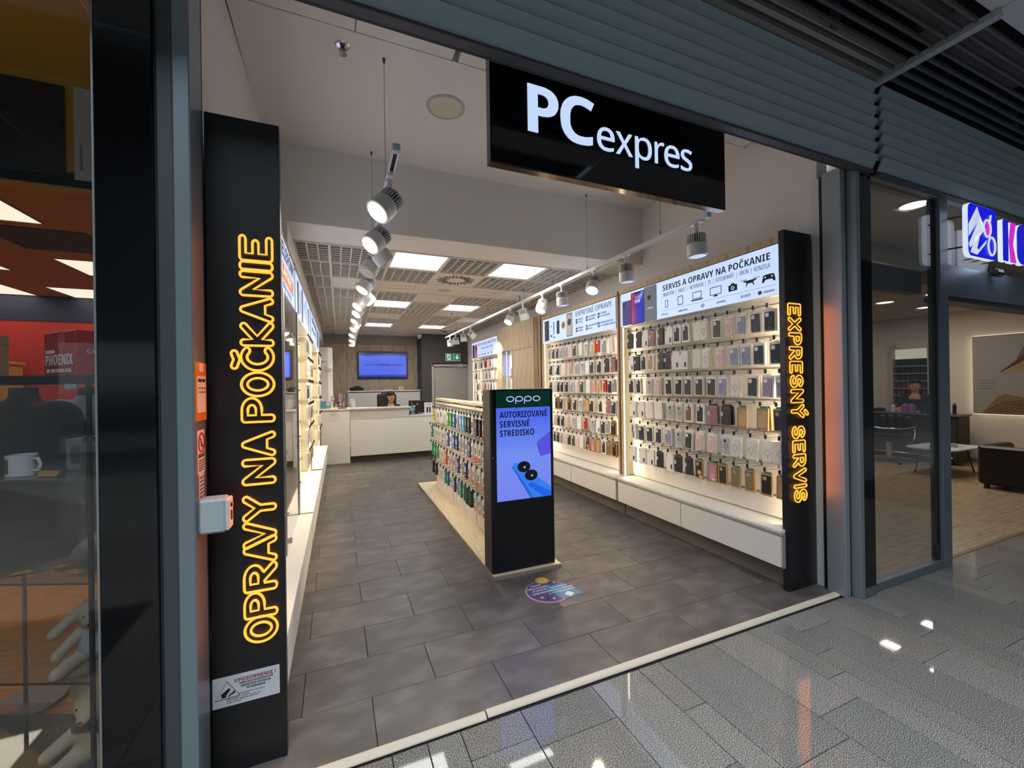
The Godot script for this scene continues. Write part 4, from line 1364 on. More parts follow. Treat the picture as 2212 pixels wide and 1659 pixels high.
func right_wall() -> void:
	var Z := 0.1345
	# near bay
	var b := display_bay(1, -2.07, -4.07, "nearest on the right-hand wall")
	bench(1, -2.04, -4.005, "nearest on the right-hand wall")
	fill_bay(b, 1, -3.07, [
		"dark 3.85, dark 3.71, white 3.60, rose 3.49, dark 3.36, white 3.24, wblack 3.13, wblack 3.02, clear 2.88, ring 2.80, green 2.66, pring 2.54, bring 2.42, navy 2.30, black 2.18",
		"white 3.84, dark 3.73, wblack 3.63, wtan 3.51, dark 3.37, dark 3.27, white 3.16, white 3.05, clear 2.90, ring 2.79, pring 2.64, bring 2.50, bring 2.39, navy 2.27, black 2.13",
		"wblack 3.84, wblack 3.72, print 3.54, pink 3.42, black 3.26, black 3.12, navy 3.00, navy 2.87, green 2.73, bring 2.61, ring 2.48, green 2.33, lring 2.20, bring 2.09",
		"white 3.82, white 3.68, clear 3.55, clear 3.40, print 3.24, print 3.12, wbrown 3.00, wblack 2.86, rose 2.73, dark 2.59, kclear 2.43, kclear 2.25, kblack 2.12",
		"wave 3.83, navy 3.68, navy 3.55, navy 3.41, bring 3.28, print 3.13, green 3.00, pring 2.87, pring 2.74, print 2.60, ring 2.49, ring 2.34, ring 2.21, ring 2.10",
		"white 3.83, white 3.67, white 3.53, dark 3.40, white 3.26, dark 3.14, dark 3.01, kpattern 2.89, kpink 2.74, kblack 2.63, kbrown 2.50, kbrown 2.37, kblack 2.22, ktan 2.10"], 0, "nearest right wall", ["top", "second", "third", "fourth", "fifth", "bottom"], 1)
	var s1 := light_box(1, -2.07, -4.07, "long lit sign SERVIS A OPRAVY NA POČKANIE with broken phones, nearest on right wall")
	# pictures of three phones
	flat(s1, "purple_phone", rrect(0.19, 0.28, 0.015, 4, -0.835, 2.355), gradient_hue(col("2c2a6a"), col("6a58c8")), Vector3(0, 0, Z))
	part(s1, "purple_phone_lens", plate(0.018, 0.06, 0.008, 0.001), ink, Vector3(-0.9, 2.44, Z + 0.001))
	var wall := part(s1, "cracked_phone", quad(0.21, 0.345), gradient_face(col("e03a50"), col("1c3fd0"), 0.8, true, col("4a38c0")), Vector3(-0.66, 2.385, Z + 0.003))
	icon_outline(s1, "cracked_phone_rim", 0.214, 0.35, 0.008, Vector3(-0.66, 2.385, Z + 0.0035), ink)
	part(s1, "cracked_phone_notch", plate(0.1, 0.016, 0.006, 0.001), ink, Vector3(-0.66, 2.548, Z + 0.0035))
	var cr := st()
	for k in 7:
		var a := 0.35 * k - 1.2
		add_tube(cr, [Vector3(-0.58, 2.53, Z + 0.0036), Vector3(-0.58 - cos(a) * 0.05, 2.53 - absf(sin(a)) * 0.04 - 0.01, Z + 0.0036), Vector3(-0.58 - cos(a + 0.2) * 0.12, 2.52 - absf(sin(a + 0.3)) * 0.09, Z + 0.0036)], 0.0012, 4)
	part(s1, "crack_lines", cr.commit(), glow(col("dfe4f4"), 0.8))
	words(s1, "9:41", glow(col("f2f4ff"), 0.9), Vector3(-0.66, 2.44, Z + 0.0036), 0.036, 0.0, font_plain, 1)
	flat(s1, "grey_phone", rrect(0.2, 0.375, 0.016, 4, -0.455, 2.394), gradient_hue(col("59637a"), col("8f9ab4")), Vector3(0, 0, Z + 0.001))
	part(s1, "grey_phone_lens", plate(0.05, 0.048, 0.008, 0.001), ink, Vector3(-0.47, 2.46, Z + 0.002))
	words(s1, "SAMSUNG", glow(col("e6ebf6"), 0.7), Vector3(-0.46, 2.34, Z + 0.0022), 0.014, 0.09, font_bold, 1)
	words(s1, "SERVIS A OPRAVY NA POČKANIE", ink, Vector3(-0.265, 2.485, Z), 0.056, 1.16, font_bold, 0)
	words(s1, "SMARTFÓN  |  TABLET  |  NOTEBOOK  |  TV  |  FOTOAPARÁT  |  DRON  |  KONZOLA", grey_ink, Vector3(-0.265, 2.425, Z), 0.036, 1.16, font_plain, 0)
	device_icons(s1, Z)
	part(s1, "rule", box(Vector3(1.2, 0.002, 0.001), 0.0), grey_ink, Vector3(0.335, 2.283, Z))
	var brands := [["iPhone", -0.24, 0.022], ["SAMSUNG", 0.0, 0.018], ["dji", 0.24, 0.026], ["HUAWEI", 0.44, 0.017], ["SONY", 0.68, 0.024], ["xiaomi", 0.88, 0.02]]
	for q in brands:
		words(s1, q[0], grey_ink, Vector3(q[1], 2.235, Z), q[2], 0.0, font_serif if q[0] == "SONY" else font_bold if q[0] != "iPhone" else font_plain, 1)
	part(s1, "maker_badge", plate(0.03, 0.028, 0.004, 0.001), grey_ink, Vector3(0.805, 2.245, Z))
	# middle bay
	b = display_bay(1, -4.1, -6.12, "in the middle of the right-hand wall")
	bench(1, -4.02, -6.1, "in the middle of the right-hand wall")
	fill_bay(b, 1, -5.11, [
		"blue 5.83, navy 5.70, navy 5.57, blue 5.45, lilac 5.31, pink 5.20, green 5.06, clear 4.92, print 4.77, tan 4.61, red 4.50, blue 4.37, clear 4.22",
		"green 5.80, white 5.66, black 5.55, clear 5.39, peach 5.19, lilac 5.02, print 4.87, clear 4.75, navy 4.64, black 4.47, dark 4.32, rose 4.19",
		"black 5.80, ring 5.69, black 5.56, black 5.45, navy 5.30, blue 5.16, pink 5.03, green 4.89, clear 4.74, peach 4.60, tan 4.48, red 4.36, black 4.25, grey 4.17",
		"kblack 5.64, black 5.48, kblack 5.24, navy 5.08, print 4.93, ktan 4.78, black 4.66, wblack 4.46, rose 4.29, navy 4.17",
		"pink 5.68, black 5.56, navy 5.44, pink 5.32, print 5.12, clear 4.98, red 4.83, print 4.64, white 4.52, navy 4.41, grey 4.30, kblack 4.19",
		"green 5.70, navy 5.59, blue 5.48, pink 5.37, navy 5.25, green 5.13, pink 5.02, clear 4.91, kpattern 4.78, kpink 4.66, ktan 4.53, wblack 4.40, kbrown 4.29, kblack 4.18"], 0, "middle right wall", ["top", "second", "third", "fourth", "fifth", "bottom"], 2)
	var s2 := light_box(1, -4.1, -6.12, "lit sign EXPRESNÉ OPRAVY with spread phone parts, middle of right wall")
	flat(s2, "dark_phone", rrect(0.15, 0.32, 0.015, 4, -0.83, 2.395), mat(col("191b20"), 0.5), Vector3(0, 0, Z))
	var bits := [[-0.68, 2.3, 0.05, 0.03], [-0.68, 2.45, 0.02, 0.03], [-0.6, 2.44, 0.025, 0.14], [-0.6, 2.34, 0.02, 0.05], [-0.59, 2.27, 0.05, 0.02], [-0.46, 2.41, 0.085, 0.2]]
	for q in bits:
		part(s2, "phone_part", plate(q[2], q[3], 0.004, 0.001), mat(col("23262c"), 0.5), Vector3(q[0], q[1], Z))
	part(s2, "charging_coil", prism(disc(0.055, 24), 0.001), mat(col("c38b45"), 0.5), Vector3(-0.3, 2.42, Z))
	part(s2, "charging_coil_core", prism(disc(0.022, 16), 0.001), mat(col("8a5a2a"), 0.5), Vector3(-0.3, 2.42, Z + 0.001))
	flat(s2, "open_phone", rrect(0.17, 0.34, 0.02, 4, -0.12, 2.4), mat(col("8d93a0"), 0.4), Vector3(0, 0, Z))
	part(s2, "open_phone_inside", plate(0.14, 0.3, 0.012, 0.001), mat(col("c8c9c4"), 0.4), Vector3(-0.12, 2.4, Z + 0.001))
	part(s2, "open_phone_coil", prism(disc(0.05, 20), 0.001), mat(col("2f3238"), 0.5), Vector3(-0.12, 2.44, Z + 0.002))
	words(s2, "EXPRESNÉ OPRAVY", ink, Vector3(0.06, 2.49, Z), 0.066, 0.84, font_plain, 0)
	var tasks := [["ROZBITÝ DISPLEJ", 0.08, 2.42], ["NEFUNKČNÉ NABÍJANIE", 0.34, 2.42], ["ČISTENIE PO VYTOPENÍ", 0.62, 2.42], ["VÝMENA BATÉRIE", 0.08, 2.3], ["ZABLOKOVANÉ HESLO", 0.34, 2.3], ["KOPÍROVANIE DÁT ZO STARÉHO MOBILU", 0.62, 2.3]]
	for q in tasks:
		part(s2, "task_icon", plate(0.042, 0.066, 0.01, 0.001), mat(col("22304a"), 0.5), Vector3(q[1], q[2], Z))
		part(s2, "task_icon_mark", plate(0.02, 0.03, 0.004, 0.001), mat(col("cfd8ea"), 0.5), Vector3(q[1], q[2], Z + 0.001))
		var ws: PackedStringArray = q[0].split(" ")
		var top := ws[0] if ws.size() == 2 else " ".join(ws.slice(0, ws.size() / 2))
		var low := " ".join(ws.slice(1 if ws.size() == 2 else ws.size() / 2))
		words(s2, top, grey_ink, Vector3(q[1] + 0.04, q[2] + 0.008, Z), 0.022, 0.0, font_bold, 0)
		words(s2, low, grey_ink, Vector3(q[1] + 0.04, q[2] - 0.03, Z), 0.022, 0.0, font_bold, 0)
	# far bay
	b = display_bay(1, -8.22, -10.1, "farthest on the right-hand wall")
	bench(1, -8.2, -10.1, "farthest on the right-hand wall")
	fill_bay(b, 1, -9.16, ["white 9.86, green 9.69, pink 9.50, black 9.26, red 9.05, clear 8.83, wblack 8.64, blue 8.43",
		"white 9.86, green 9.67, pink 9.48, print 9.14, black 8.90, wblack 8.68, pink 8.50",
		"green 9.57, pink 9.25, red 9.04, print 8.79, wblack 8.60, blue 8.42",
		"white 9.80, black 9.58, black 9.22, grey 9.05, pink 8.80, black 8.55"], 0, "far right wall", ["top", "second", "third", "fourth"], 1)
	var s3 := light_box(1, -8.22, -10.1, "lit sign VÝKUP A PREDAJ SMARTFÓNOV with three phones, far right wall")
	for q in [[-0.78, col("2c4a46"), col("14211f")], [-0.66, col("b9a6e6"), col("6d52c8")], [-0.53, col("f08a3a"), col("d24a12")]]:
		flat(s3, "phone_picture", rrect(0.13, 0.32, 0.015, 4, q[0], 2.37), gradient_hue(q[1], q[2]), Vector3(0, 0, Z + 0.001 * (q[0] + 0.8)))
	part(s3, "camera_ring", prism(disc(0.04, 20), 0.001), ink, Vector3(-0.53, 2.43, Z + 0.002))
	words(s3, "VÝKUP A PREDAJ SMARTFÓNOV", ink, Vector3(-0.42, 2.47, Z), 0.07, 1.28, font_plain, 0)
	words(s3, "PREDAJ, OPRAVY, VÝKUP", grey_ink, Vector3(-0.15, 2.38, Z), 0.05, 0.8, font_plain, 0)
	part(s3, "rule", box(Vector3(1.2, 0.003, 0.001), 0.0), grey_ink, Vector3(0.2, 2.32, Z))
	for k in 5:
		words(s3, ["iPhone", "SAMSUNG", "HUAWEI", "xiaomi", "SONY"][k], ink, Vector3(-0.32 + 0.22 * k, 2.25, Z), 0.025, 0.0, font_bold, 1)
	# oak cladding with rounded end between middle and far bay, glass niche in it
	var ck := thing("wall_right", "pale oak cladding with a rounded end between middle and far display bays", "wall", Vector3.ZERO, 0.0, "", "structure")
	var zs := [-8.19, -7.95, -7.4, -7.05, -6.75, -6.5]
	for k in zs.size() - 1:
		var zm: float = (zs[k] + zs[k + 1]) * 0.5
		var L: float = zs[k + 1] - zs[k]
		var turn := Basis(Vector3.UP, -TH)
		if k == 1:
			part(ck, "panel", box(Vector3(0.05, 0.46, L - 0.003), 0.002), oak, at(3.14, 2.47, zm), turn)
			part(ck, "panel", box(Vector3(0.05, 0.5, L - 0.003), 0.002), oak, at(3.14, 0.25, zm), turn)
		else:
			part(ck, "panel", box(Vector3(0.05, 0.5, L - 0.003), 0.002), oak, at(3.14, 2.45, zm), turn)
			part(ck, "panel", box(Vector3(0.05, 2.195, L - 0.003), 0.002), oak, at(3.14, 1.0975, zm), turn)
	for k in 7:
		var a := PI * 0.5 * (k + 0.5) / 7.0
		part(ck, "panel", box(Vector3(0.04, 2.7, 0.0705), 0.001), oak, at(3.435 - cos(a) * 0.31, 1.35, -6.5 + sin(a) * 0.31), Basis(Vector3.UP, -a - TH))
	var s := st()
	add_box(s, at(3.3, 1.35, -7.3), Vector3(0.1, 2.7, 1.7))
	part(ck, "core", s.commit(), mat(col("6f6455"), 0.8))
	var vt := thing("glass_niche", "narrow lit glass-fronted niche in the oak wall holding small accessory packs", "display case", at(3.2, 0.5, -7.675), -PI / 2 - TH)
	part(vt, "back", box(Vector3(0.54, 1.74, 0.01), 0.0), mat(col("e2e6dc"), 0.5), Vector3(0, 0.87, -0.04))
	s = st()
	for x in [-0.268, 0.268]:
		add_box(s, Vector3(x, 0.87, 0.03), Vector3(0.012, 1.74, 0.13), 0.001)
	for y in [0.006, 1.734]:
		add_box(s, Vector3(0, y, 0.03), Vector3(0.54, 0.012, 0.13), 0.001)
	part(vt, "frame", s.commit(), mat(col("c2c4bd"), 0.4, 0.3))
	part(vt, "light_strip", box(Vector3(0.012, 1.68, 0.012), 0.0), strip_glow, Vector3(-0.07, 0.87, 0.07))
	area(vt, Vector3(-0.05, 0.87, 0.075), Vector3(0.6, 0, -1), Vector2(0.014, 1.6), col("fff3dc"), 0.12)
	for y in [0.55, 1.15]:
		part(vt, "shelf", box(Vector3(0.52, 0.008, 0.1), 0.001), glass(col("8fa09a"), 0.08), Vector3(0, y, 0.02))
	part(vt, "pane", box(Vector3(0.54, 1.72, 0.006), 0.0), clear, Vector3(0, 0.87, 0.098))
	for y in [0.75, 1.45]:
		part(vt, "lock", lathe([Vector2(0.014, 0), Vector2(0.014, 0.02), Vector2(0, 0.022)], 12), chrome, Vector3(-0.2, y, 0.1), Basis(Vector3.RIGHT, PI / 2))
	for k in 4:
		var up := k / 2
		var o := thing("accessory_card", "white accessory card with %s foot in the oak niche, %s of two" % ["pink" if up == 1 else "orange", ["left", "right"][k % 2]], "accessory pack", vt.transform * Vector3(0.02 + 0.12 * (k % 2), 0.56 + 0.6 * up, 0.03), -PI / 2 - TH, "cards in the oak niche")
		part(o, "card", box(Vector3(0.1, 0.22, 0.02), 0.002), mat(col("eceae6"), 0.5), Vector3(0, 0.11, 0))
		part(o, "picture", plate(0.026, 0.09, 0.006, 0.002), mat(col("3a3f48"), 0.4), Vector3(-0.01, 0.14, 0.01))
		part(o, "foot_band", box(Vector3(0.08, 0.05, 0.002), 0.0), mat(col("d9536a") if up == 1 else col("e2571f"), 0.5), Vector3(0, 0.04, 0.011))

func gradient_hue(c0: Color, c1: Color) -> StandardMaterial3D:
	return mat(c0.lerp(c1, 0.55), 0.4)

func device_icons(b: Node3D, Z: float) -> void:
	# phone, tablet, laptop, television, camera, drone, game pad
	icon_outline(b, "phone_icon", 0.035, 0.07, 0.006, Vector3(-0.215, 2.345, Z), ink)
	icon_outline(b, "tablet_icon", 0.06, 0.08, 0.007, Vector3(-0.03, 2.347, Z), ink)
	icon_outline(b, "laptop_icon", 0.1, 0.06, 0.006, Vector3(0.175, 2.356, Z), ink)
	flat(b, "laptop_icon_base", pv([-0.075, 0.0, -0.06, -0.012, 0.06, -0.012, 0.075, 0.0]), ink, Vector3(0.175, 2.318, Z))
	icon_outline(b, "television_icon", 0.115, 0.066, 0.006, Vector3(0.385, 2.352, Z), ink)
	flat(b, "television_icon_foot", pv([-0.03, 0.0, 0.03, 0.0, 0.01, 0.014, -0.01, 0.014]), ink, Vector3(0.385, 2.302, Z))
	flat(b, "camera_icon", pv([-0.042, -0.028, 0.042, -0.028, 0.042, 0.024, 0.022, 0.024, 0.014, 0.038, -0.014, 0.038, -0.022, 0.024, -0.042, 0.024]), ink, Vector3(0.56, 2.34, Z))
	part(b, "camera_icon_lens", loop(0.013, 0.004), glow(col("c3d6fb"), 0.9), Vector3(0.56, 2.338, Z + 0.0012))
	flat(b, "drone_icon", pv([-0.03, 0.0, -0.06, 0.012, -0.06, 0.02, -0.02, 0.018, 0.02, 0.018, 0.06, 0.02, 0.06, 0.012, 0.03, 0.0, 0.04, -0.03, 0.034, -0.03, 0.02, -0.008, -0.02, -0.008, -0.034, -0.03, -0.04, -0.03]), ink, Vector3(0.72, 2.35, Z))
	for x in [-0.058, 0.058]:
		part(b, "drone_icon_rotor", box(Vector3(0.06, 0.004, 0.001), 0.0), ink, Vector3(0.72 + x, 2.376, Z))
	flat(b, "game_pad_icon", pv([-0.045, 0.022, -0.02, 0.026, 0.02, 0.026, 0.045, 0.022, 0.056, -0.03, 0.044, -0.036, 0.026, -0.014, -0.026, -0.014, -0.044, -0.036, -0.056, -0.03]), ink, Vector3(0.88, 2.35, Z))
	for x in [-0.028, 0.028]:
		part(b, "game_pad_icon_button", prism(disc(0.007, 10), 0.001), glow(col("c3d6fb"), 0.8), Vector3(0.88 + x, 2.356, Z + 0.001))

func left_wall() -> void:
	var Z := 0.1345
	# glass-fronted cabinet nearest the entrance
	var xf := bay_place(-1, -2.07, -4.09)
	var b := thing("glass_cabinet", "tall glass-fronted display cabinet with aluminium frames and locks, left wall", "display case", xf.origin, xf.basis.get_euler().y)
	var W := 2.02
	part(b, "back_panel", box(Vector3(W - 0.01, 1.76, 0.012), 0.0), mat(col("dedbd4"), 0.6), Vector3(0, 1.336, -0.006))
	for sx in [-1.0, 1.0]:
		part(b, "post", box(Vector3(0.03, 2.14, 0.12), 0.002), oak, Vector3(sx * (W * 0.5 - 0.016), 1.524, 0.06))
	part(b, "top_board", box(Vector3(W, 0.05, 0.13), 0.002), oak, Vector3(0, 2.622, 0.065))
	for k in 4:
		part(b, "shelf", box(Vector3(W - 0.06, 0.008, 0.1), 0.001), glass(col("8fa09a"), 0.08), Vector3(0, 0.78 + 0.34 * k, 0.055))
	for k in 2:
		var cx: float = [-0.5, 0.5][k]
		var d := part(b, "door", box(Vector3(0.98, 1.75, 0.006), 0.0), glass(Color(0.3, 0.34, 0.36), 0.03), Vector3(cx, 1.325, 0.13 + 0.012 * k))
		for q in [[-0.478, 0.034], [0.478, 0.034]]:
			part(d, "door_stile", box(Vector3(q[1], 1.75, 0.016), 0.003), alu, Vector3(q[0], 0, 0.004))
			for y in [-0.6, -0.2, 0.2, 0.6]:
				part(d, "stud", lathe([Vector2(0.009, 0), Vector2(0.009, 0.01), Vector2(0, 0.013)], 12), chrome, Vector3(q[0], y, 0.012), Basis(Vector3.RIGHT, PI / 2))
	part(b, "sliding_lock", box(Vector3(0.05, 0.03, 0.03), 0.006), chrome, Vector3(0.16, 0.5, 0.155))
	for k in 12:
		var row := k / 4
		var o := thing("boxed_phone", "small upright phone box, %s on the %s shelf of left glass cabinet" % [ordinal(k % 4 + 1), ["lowest", "second", "third"][row]], "phone box", b.transform * Vector3(0.1 + 0.22 * (k % 4), 0.784 + 0.34 * row, 0.055), xf.basis.get_euler().y, "phone boxes in the glass cabinet")
		part(o, "carton", box(Vector3(0.09, 0.17, 0.04), 0.002), mat([col("dad8d4"), col("b8c2cc"), col("3b4048")][(k + row) % 3], 0.5), Vector3(0, 0.085, 0))
		part(o, "picture", plate(0.05, 0.1, 0.006, 0.001), mat([col("4b5568"), col("2b3040"), col("8b95a8")][k % 3], 0.4), Vector3(0, 0.09, 0.02))
	bench(-1, -2.08, -4.06, "nearest on the left-hand wall")
	var s1 := light_box(-1, -2.07, -4.09, "lit sign with bold black words over an orange panel, nearest on left wall")
	words(s1, "OVERENÉ TELEFÓNY", ink, Vector3(-0.85, 2.46, Z), 0.1, 1.75, font_bold, 0)
	part(s1, "orange_panel", box(Vector3(1.5, 0.11, 0.002), 0.0), glow(col("f0843a"), 0.75), Vector3(0.1, 2.36, Z))
	words(s1, "NA SPLÁTKY", glow(col("fff3ea"), 0.9), Vector3(0.1, 2.335, Z + 0.0015), 0.06, 1.2, font_bold, 1)
	words(s1, "záruka až dva roky", mat(col("b06a4a"), 0.6), Vector3(0.1, 2.245, Z), 0.045, 1.2, font_plain, 1)
	for q in [[-4.11, -6.13, "in the middle of the left-hand wall", "middle left wall"], [-6.22, -8.66, "farthest on the left-hand wall", "far left wall"]]:
		var d := display_bay(-1, q[0], q[1], q[2])
		bench(-1, q[0] + 0.02, q[1] + 0.02, q[2])
		var zf: float = -q[1]
		var rows := []
		for r in 6:
			var t := ""
			for i in 5:
				t += ["white", "clear", "pink", "black", "wblack", "ring", "print", "green", "blue"][(i * 4 + r * 7) % 9] + " %.2f" % (zf - 0.16 - 0.2 * i) + (", " if i < 4 else "")
			rows.append(t)
		fill_bay(d, -1, (q[0] + q[1]) * 0.5, rows, 0, q[3], ["top", "second", "third", "fourth", "fifth", "bottom"], 0)
	var s2 := light_box(-1, -4.11, -6.13, "lit sign with a row of phones and a watch, middle of left wall")
	for k in 7:
		var hgt: float = [0.3, 0.22, 0.34, 0.16, 0.3, 0.2, 0.28][k]
		flat(s2, "gadget_picture", rrect([0.14, 0.07, 0.16, 0.06, 0.05, 0.06, 0.13][k], hgt, 0.014, 4, -0.75 + 0.24 * k, 2.39), mat([col("34363c"), col("8a8d94"), col("4a4e58"), col("9aa0aa"), col("3a3d44"), col("7f858f"), col("555a64")][k], 0.4), Vector3(0, 0, Z))
	var s3 := light_box(-1, -6.22, -8.66, "lit sign VÝKUP A PREDAJ with printed phones, farthest on left wall")
	words(s3, "VÝKUP A PREDAJ", ink, Vector3(-1.0, 2.46, Z), 0.08, 1.2, font_bold, 0)
	words(s3, "NOVÉ AJ POUŽITÉ", grey_ink, Vector3(-1.0, 2.34, Z), 0.06, 1.1, font_plain, 0)
	for k in 3:
		flat(s3, "phone_picture", rrect(0.15, 0.3, 0.014, 4, 0.45 + 0.2 * k, 2.39), mat([col("4a6ab0"), col("35383f"), col("8fa0c8")][k], 0.4), Vector3(0, 0, Z))

# ---------------------------------------------------------------- middle gondola with accessory cards
const GOODS := {"yellow": ["yellow accessory pack", "e2c93a", "3a3a30"], "white": ["white accessory pack", "eae5dc", "6a6e74"], "bluewhite": ["round blue and white gadget pack", "e6e4de", "2c4a86"], "green": ["bright green accessory pack", "3f9e4a", "e6efe2"],
	"blue": ["blue accessory pack", "2f5fae", "d9e2f2"], "lilac": ["white and violet accessory pack", "dcd3e4", "6a4a9a"], "cyan": ["sky blue accessory pack", "5fb2d8", "eaf4fa"], "black": ["black accessory pack", "1f2123", "8a8d90"], "red": ["coral red accessory pack", "d4492c", "f3dcd2"],
	"teal": ["teal green accessory pack", "1f9a7c", "dff0ea"], "navy": ["navy blue accessory pack", "2a3470", "dfe2f0"], "orange": ["white accessory pack with orange foot", "ece8e0", "e8632a"], "magenta": ["white pack with magenta stripe", "ece4e6", "a82a62"], "bottle": ["large dark green gadget box", "20352c", "4f7a62"]}
var goods_models := {}

func goods_model(kind: String) -> Node3D:
	if goods_models.has(kind):
		return goods_models[kind]
	var L: Array = GOODS[kind]
	var o := Node3D.new()
	var a := mat(col(L[1]), 0.45)
	var c := mat(col(L[2]), 0.45)
	var big := kind == "bottle" or kind == "bluewhite"
	var w := 0.088 if big else 0.062
	var d := 0.05 if kind == "bottle" else 0.026
	part(o, "carton", box(Vector3(w, 0.165, d), 0.002), a, Vector3(0, -0.1, 0))
	part(o, "hang_tab", plate(w * 0.8, 0.022, 0.006, 0.002), mat(col("eeeae2"), 0.4), Vector3(0, -0.008, 0))
	var fz := d * 0.5
	match kind:
		"orange":
			part(o, "foot_band", box(Vector3(w - 0.006, 0.044, 0.002), 0.0), c, Vector3(0, -0.157, fz))
			part(o, "picture", plate(0.014, 0.06, 0.005, 0.002), ink, Vector3(0, -0.085, fz))
		"bluewhite":
			part(o, "picture", prism(disc(0.034, 20), 0.004), c, Vector3(0, -0.062, fz))
		"bottle":
			for k in 4:
				part(o, "band", box(Vector3(w + 0.001, 0.006, d + 0.001), 0.0), c, Vector3(0, -0.05 - 0.03 * k, 0))
		"magenta", "lilac":
			part(o, "side_band", box(Vector3(0.018, 0.16, d + 0.001), 0.0), c, Vector3(w * 0.3, -0.1, 0))
			part(o, "picture", plate(0.02, 0.06, 0.004, 0.002), mat(col("70747c"), 0.4), Vector3(-0.01, -0.09, fz))
		_:
			part(o, "picture", plate(w * 0.55, 0.06, 0.008, 0.002), c, Vector3(0, -0.085, fz))
			part(o, "print_block", plate(w * 0.7, 0.022, 0.002, 0.0012), mat(col(L[2]).lerp(col(L[1]), 0.4), 0.5), Vector3(0, -0.15, fz))
	goods_models[kind] = o
	return o

func gondola() -> void:
	var zc := -4.84
	var a := -PI / 2 - TH
	var g := thing("gondola", "long low two-sided gondola of pale wood with white pegboard faces, middle of shop", "gondola", at(1.435, 0, zc), a)
	var L := 3.0
	part(g, "base", box(Vector3(3.48, 0.036, 0.6), 0.002), beech, Vector3(0.01, 0.018, 0))
	part(g, "base_trim", box(Vector3(3.482, 0.03, 0.602), 0.0), mat(col("8f857a"), 0.5), Vector3(0.01, 0.0155, 0))
	for k in 3:
		for sz in [-1.0, 1.0]:
			part(g, "panel", box(Vector3(0.985, 1.27, 0.016), 0.001), board, Vector3(-1.0 + 1.0 * k, 0.67, sz * 0.042))
	for k in 4:
		part(g, "post", box(Vector3(0.026, 1.29, 0.108), 0.002), beech, Vector3(-1.5 + 1.0 * k, 0.68, 0))
	for k in 3:
		part(g, "top_rail", box(Vector3(0.998, 0.032, 0.12), 0.003), beech, Vector3(-1.0 + k, 1.34, 0))
	var heights := [1.27, 1.018, 0.768, 0.512, 0.268]
	for sz in [-1.0, 1.0]:
		for k in 3:
			for y in heights:
				part(g, "rail", box(Vector3(0.974, 0.012, 0.01), 0.001), mat(col("6f6d69"), 0.4, 0.4), Vector3(-1.0 + k, y, sz * 0.054))
	var rows := ["yellow 5.92, white 5.78, white 5.65, bluewhite 5.48, white 5.28, green 5.12, green 4.98, blue 4.82, lilac 4.66, cyan 4.52, cyan 4.42, black 4.31, black 4.20, white 4.07, black 3.95, black 3.83, red 3.71",
		"teal 6.14, white 5.95, white 5.83, white 5.71, white 5.57, white 5.36, blue 5.14, white 4.98, blue 4.85, navy 4.71, orange 4.57, white 4.43, white 4.30, navy 4.19, orange 4.08, orange 3.96, orange 3.84, white 3.72",
		"teal 6.10, green 5.93, green 5.78, white 5.58, white 5.44, red 5.26, white 5.10, magenta 4.94, magenta 4.80, navy 4.66, white 4.52, navy 4.34, orange 4.20, orange 4.05, orange 3.88, orange 3.73",
		"black 6.07, black 5.87, white 5.66, white 5.50, teal 5.32, blue 5.17, white 5.00, navy 4.83, lilac 4.69, teal 4.55, teal 4.43, bottle 4.29, bottle 4.16, orange 4.02, orange 3.87, orange 3.73"]
	var wire := mat(col("6f6d69"), 0.3, 0.7)
	for r in 4:
		var items: PackedStringArray = rows[r].split(", ")
		for i in items.size():
			var w := items[i].split(" ")
			var x := -float(w[1]) - zc
			var y: float = heights[r] - 0.03
			var hk := part(g, "hook", hook_mesh(0.13), wire, Vector3(x, y, 0.05))
			part(hk, "price_clip", box(Vector3(0.018, 0.034, 0.014), 0.003), mat(col("111214"), 0.4), Vector3(-0.003, 0.004, 0.132))
			var lx := Transform3D(Basis(Vector3.UP, rng.randf_range(-0.12, 0.12)) * Basis(Vector3.BACK, rng.randf_range(-0.04, 0.04)), Vector3(x, y - 0.012, 0.155))
			put_pack(goods_model(w[0]), "accessory_pack", g.transform * lx, "%s, %s from the far end, %s row of middle gondola" % [GOODS[w[0]][0], ordinal(i + 1), ["top", "second", "third", "bottom"][r]], "accessory pack", "accessory packs on the gondola")

